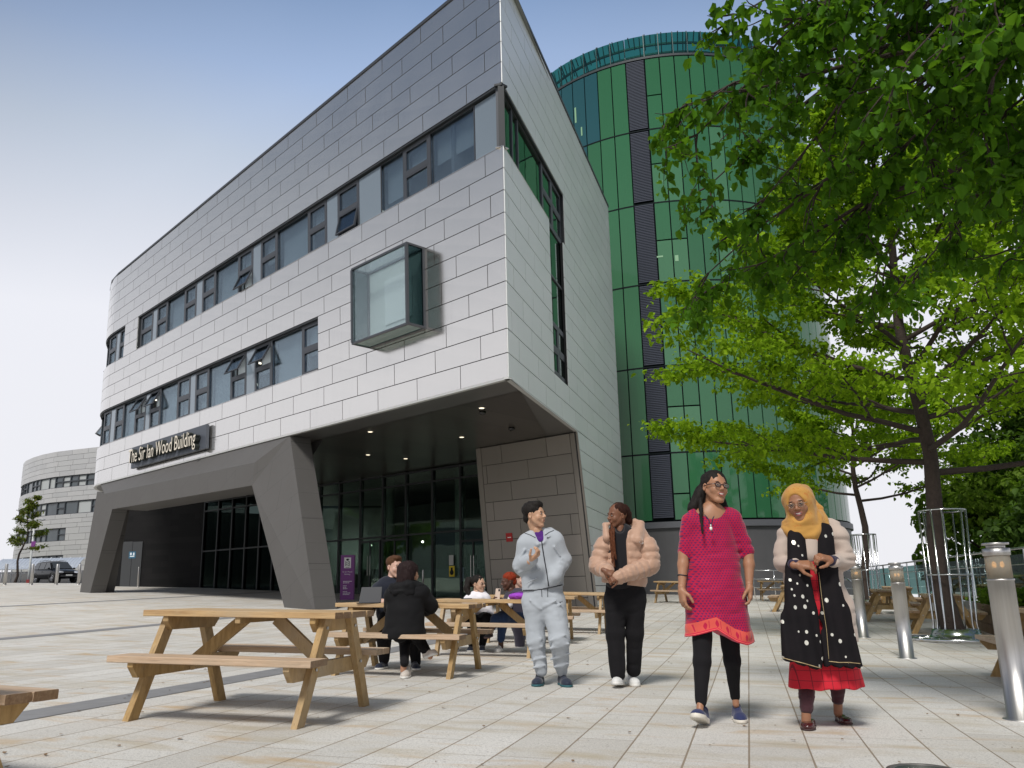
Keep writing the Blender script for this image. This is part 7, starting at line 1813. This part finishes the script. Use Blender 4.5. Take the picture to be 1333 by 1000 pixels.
hairmesh(m7,T,Rm,.25,M_HBLK,[('e',(0,-.11,.69),(.355,.41,.34)),('c',(0,-.4,.55),(0,-.55,.45),.16,.16)],[((0,.42,.40),(.33,.35,.42)),((.37,.0,.42),(.1,.15,.17)),((-.37,.0,.42),(.1,.15,.17)),((0,.2,.2),(.5,.34,.28))],world=[('c',(610,755,.05),(607.5,766,.02),4,4.3),('c',(607.5,766,.02),(613,778,-.06),4.3,2.2)],nz=.006)
glasses(m7,T,Rm,.25,mat('thin_rim',(.4,.35,.3),.3,.8),rim=.008)
m7.part('trousers',M_BLKD,[('c',(613,806,-.05),(616,808,-.40),9,7.5,4),('c',(630,806,-.05),(634,806,-.36),9,7.5,4),('c',(615,809,-.38),(614,838,-.2),7,4.5,4),('c',(634,808,-.36),(628,838,-.15),7,4.5,4)],res=.012)
shoe('shoe',[M_NAVYS,M_WSO],m7.o,gp(m7,614,-.15),gp(m7,612,-.40),.09,.08);shoe('shoe',[M_NAVYS,M_WSO],m7.o,gp(m7,629,-.12),gp(m7,628,-.37),.09,.08)
# ---------------------------------------------------------------- 8 woman with red hair and dark jacket
m8=Person(12.9,(aty(668,840,12.9).x,12.9,gf(.0,12.9)),'seated woman with short red hair, dark jacket and blue jeans holding a phone')
M_JKD=mat_cloth('plum_grey_jacket',(.045,.04,.06),.6)
sh=[('c',(674,780,0),(676,804,0),14,13.5,5,.7),('c',(664,778,0),(685,776,0),7.5,7.5,5),('c',(663,780,0),(658,792,-.10),7,6,4),('c',(658,792,-.10),(652,782,-.30),5.4,4.2,3),('c',(686,780,0),(688,797,-.1),7,6,4)]
m8.part('jacket',M_JKD,sh,res=.010,noise=FOLD)
SK_H=mat_skin('skin_deep',(.10,.042,.026));Rm=rotm(heading(-72),rad(-8),0);parts,T=head_mesh(m8.J(663,768.5,0),.25,Rm,SK_H,LIP_B,neck=m8.J(667,775,.02))
body(m8,SK_H,shrink(sh,2),[parts],[hand_mesh(m8.J(652.5,782,-.32),(-.55,-.1,.5),(-.6,.2,-.5),.165,.7,SK_H,side=-1)],extra=[('c',(665,768,.0),(667,776,.0),4.8,5.6,2),('c',(652,826,-.22),(652,842,-.2),3.4,3.2,2),('c',(641,816,-.48),(638,824,-.52),3.4,3.2,2)])
hairmesh(m8,T,Rm,.25,mat_hair('copper_red_hair',(.16,.022,.010),(.42,.06,.02)),[('e',(0,-.12,.71),(.36,.41,.335)),('e',(0,-.33,.48),(.24,.20,.26))],[((0,.48,.40),(.34,.36,.44)),((.36,.04,.44),(.09,.13,.15)),((-.36,.04,.44),(.09,.13,.15)),((0,.2,.22),(.5,.34,.28))],nz=.008)
m8.part('white_tee',M_WH,[('c',(664,777,-.06),(663,788,-.10),3.5,4.5,3)],res=.008)
m8.part('jeans',mat_cloth('blue_denim',(.022,.045,.11),.85,.2),[('c',(672,806,-.05),(655,803,-.38),9,7.5,4),('c',(655,805,-.38),(652,832,-.22),7,4.8,4),('c',(684,806,-.05),(646,806,-.44),9,7,4),('c',(646,808,-.44),(641,816,-.46),6.5,4.8,4)],res=.011,noise=[(.006,(.1,.1,.04),81,2)])
shoe('shoe',[M_WSH,M_WSO,M_SIL],m8.o,gp(m8,653,-.14),gp(m8,648,-.38),.092,.09);shoe('sandal',[M_BLKD,M_DSO],m8.o,m8.J(640,828.5,-.45),m8.J(632,832,-.62),.085,.06)
# ---------------------------------------------------------------- 9 person mostly hidden behind the red haired woman
m9=Person(13.6,(aty(677,840,13.6).x,13.6,gf(.1,13.6)),'person almost hidden behind the red haired woman, reddish hair just showing')
Rm=rotm(heading(60),0,0);parts,T=head_mesh(m9.J(676,765,0),.245,Rm,SK_F,LIP_A,neck=m9.J(676,772,.02))
sh=[('c',(676,779,0),(677,812,0),11,12,5,.7),('c',(668,778,0),(686,778,0),6,6,5),('c',(676,812,0),(677,852,0),9,5,4)]
m9.part('coat',M_JKD,sh,res=.012);body(m9,SK_F,shrink(sh,2),[parts])
hairmesh(m9,T,Rm,.245,bpy.data.materials['brown_hair'],[('e',(0,-.1,.7),(.36,.42,.34)),('c',(0,-.3,.5),(0,-.35,0),.25,.22)],[((0,.45,.40),(.33,.35,.42))],nz=.006)
# ================================================================ things on the tables
tz=lambda x,y,h=.73:gf(x,y)+h
TB=empty('tablet_computer',(0,0,0),0,'dark tablet in a stand case propped up on the table before the man','tablet')
p=aty(482,787,9.62);TB.location=(p.x,9.62,tz(p.x,9.62));TB.rotation_euler=(0,0,rad(-8))
mb=MB();mb.prism([(-.125,-.02,.003),(.125,-.02,.003),(.115,.045,.17),(-.115,.045,.17)],(0,.010,0));mb.build('case_back',mat('dark_case',(.028,.03,.036),.6),TB)
mb=MB();mb.box((-.125,-.10,.0),(.125,-.025,.008));mb.build('stand_flap',bpy.data.materials['dark_case'],TB)
mb=MB();mb.prism([(-.11,.0,.03),(.11,.0,.03),(.105,.045,.160),(-.105,.045,.160)],(0,.012,0));mb.build('screen',mat('tablet_screen',(.01,.01,.012),.05),TB)
PH=empty('mobile_phone',(0,0,0),0,'pale gold phone held up by the woman with red hair','phone')
p=m8.J(648,773.5,-.36);PH.location=tuple(p);PH.rotation_euler=(rad(-8),rad(4),rad(-25))
mb=MB();mb.box((-.038,-.004,-.078),(.038,.004,.078));mb.build('case',mat('pale_gold_case',(.62,.50,.42),.3,.2),PH);mb=MB();mb.box((-.034,.0045,-.074),(.034,.006,.074));mb.build('screen',bpy.data.materials['tablet_screen'],PH)
mb=MB();mb.box((.006,-.008,.04),(.032,-.0045,.07));mb.build('camera_bump',M_BLACKT,PH)
p=aty(674,780,12.42);BG=empty('purple_bag',(p.x,12.42,tz(p.x,12.42)),rad(-8),'bright purple soft pouch lying on the table before the woman with red hair','bag')
bpy.context.view_layer.update();f=Field(np.array(BG.location)-.25,np.array(BG.location)+.25,.008);c=np.array(BG.location)
f.ell(c+np.array([.0,0,.045]),(.13,.08,.055),.02);f.cap(c+np.array([-.10,0,.03]),c+np.array([.10,0,.05]),.03,.05,.02);f.noise(.006,.05,3,2);X,Y,Z=f.grid();f.f=np.maximum(f.f,c[2]-Z).astype(np.float32)
V,Q=f.mesh();omesh('pouch',[(smooth(V,Q,1),Q,mat_cloth('purple_fabric',(.30,.05,.50),.6))],BG);mb=MB();mb.tube([(-.10,-.045,.085),(0,-.055,.098),(.10,-.045,.092)],.004,6);mb.build('zip',M_BLACKT,BG)
p=aty(607,783,12.35);P3_=empty('mobile_phone',(p.x,12.35,tz(p.x,12.35)),rad(15),'dark phone lying flat on the table before the woman in white hoodie','phone')
mb=MB();mb.box((-.075,-.037,0),(.075,.037,.008));mb.build('case',M_BLACKT,P3_);mb=MB();mb.box((-.07,-.034,.0082),(.07,.034,.0092));mb.build('screen',bpy.data.materials['tablet_screen'],P3_)
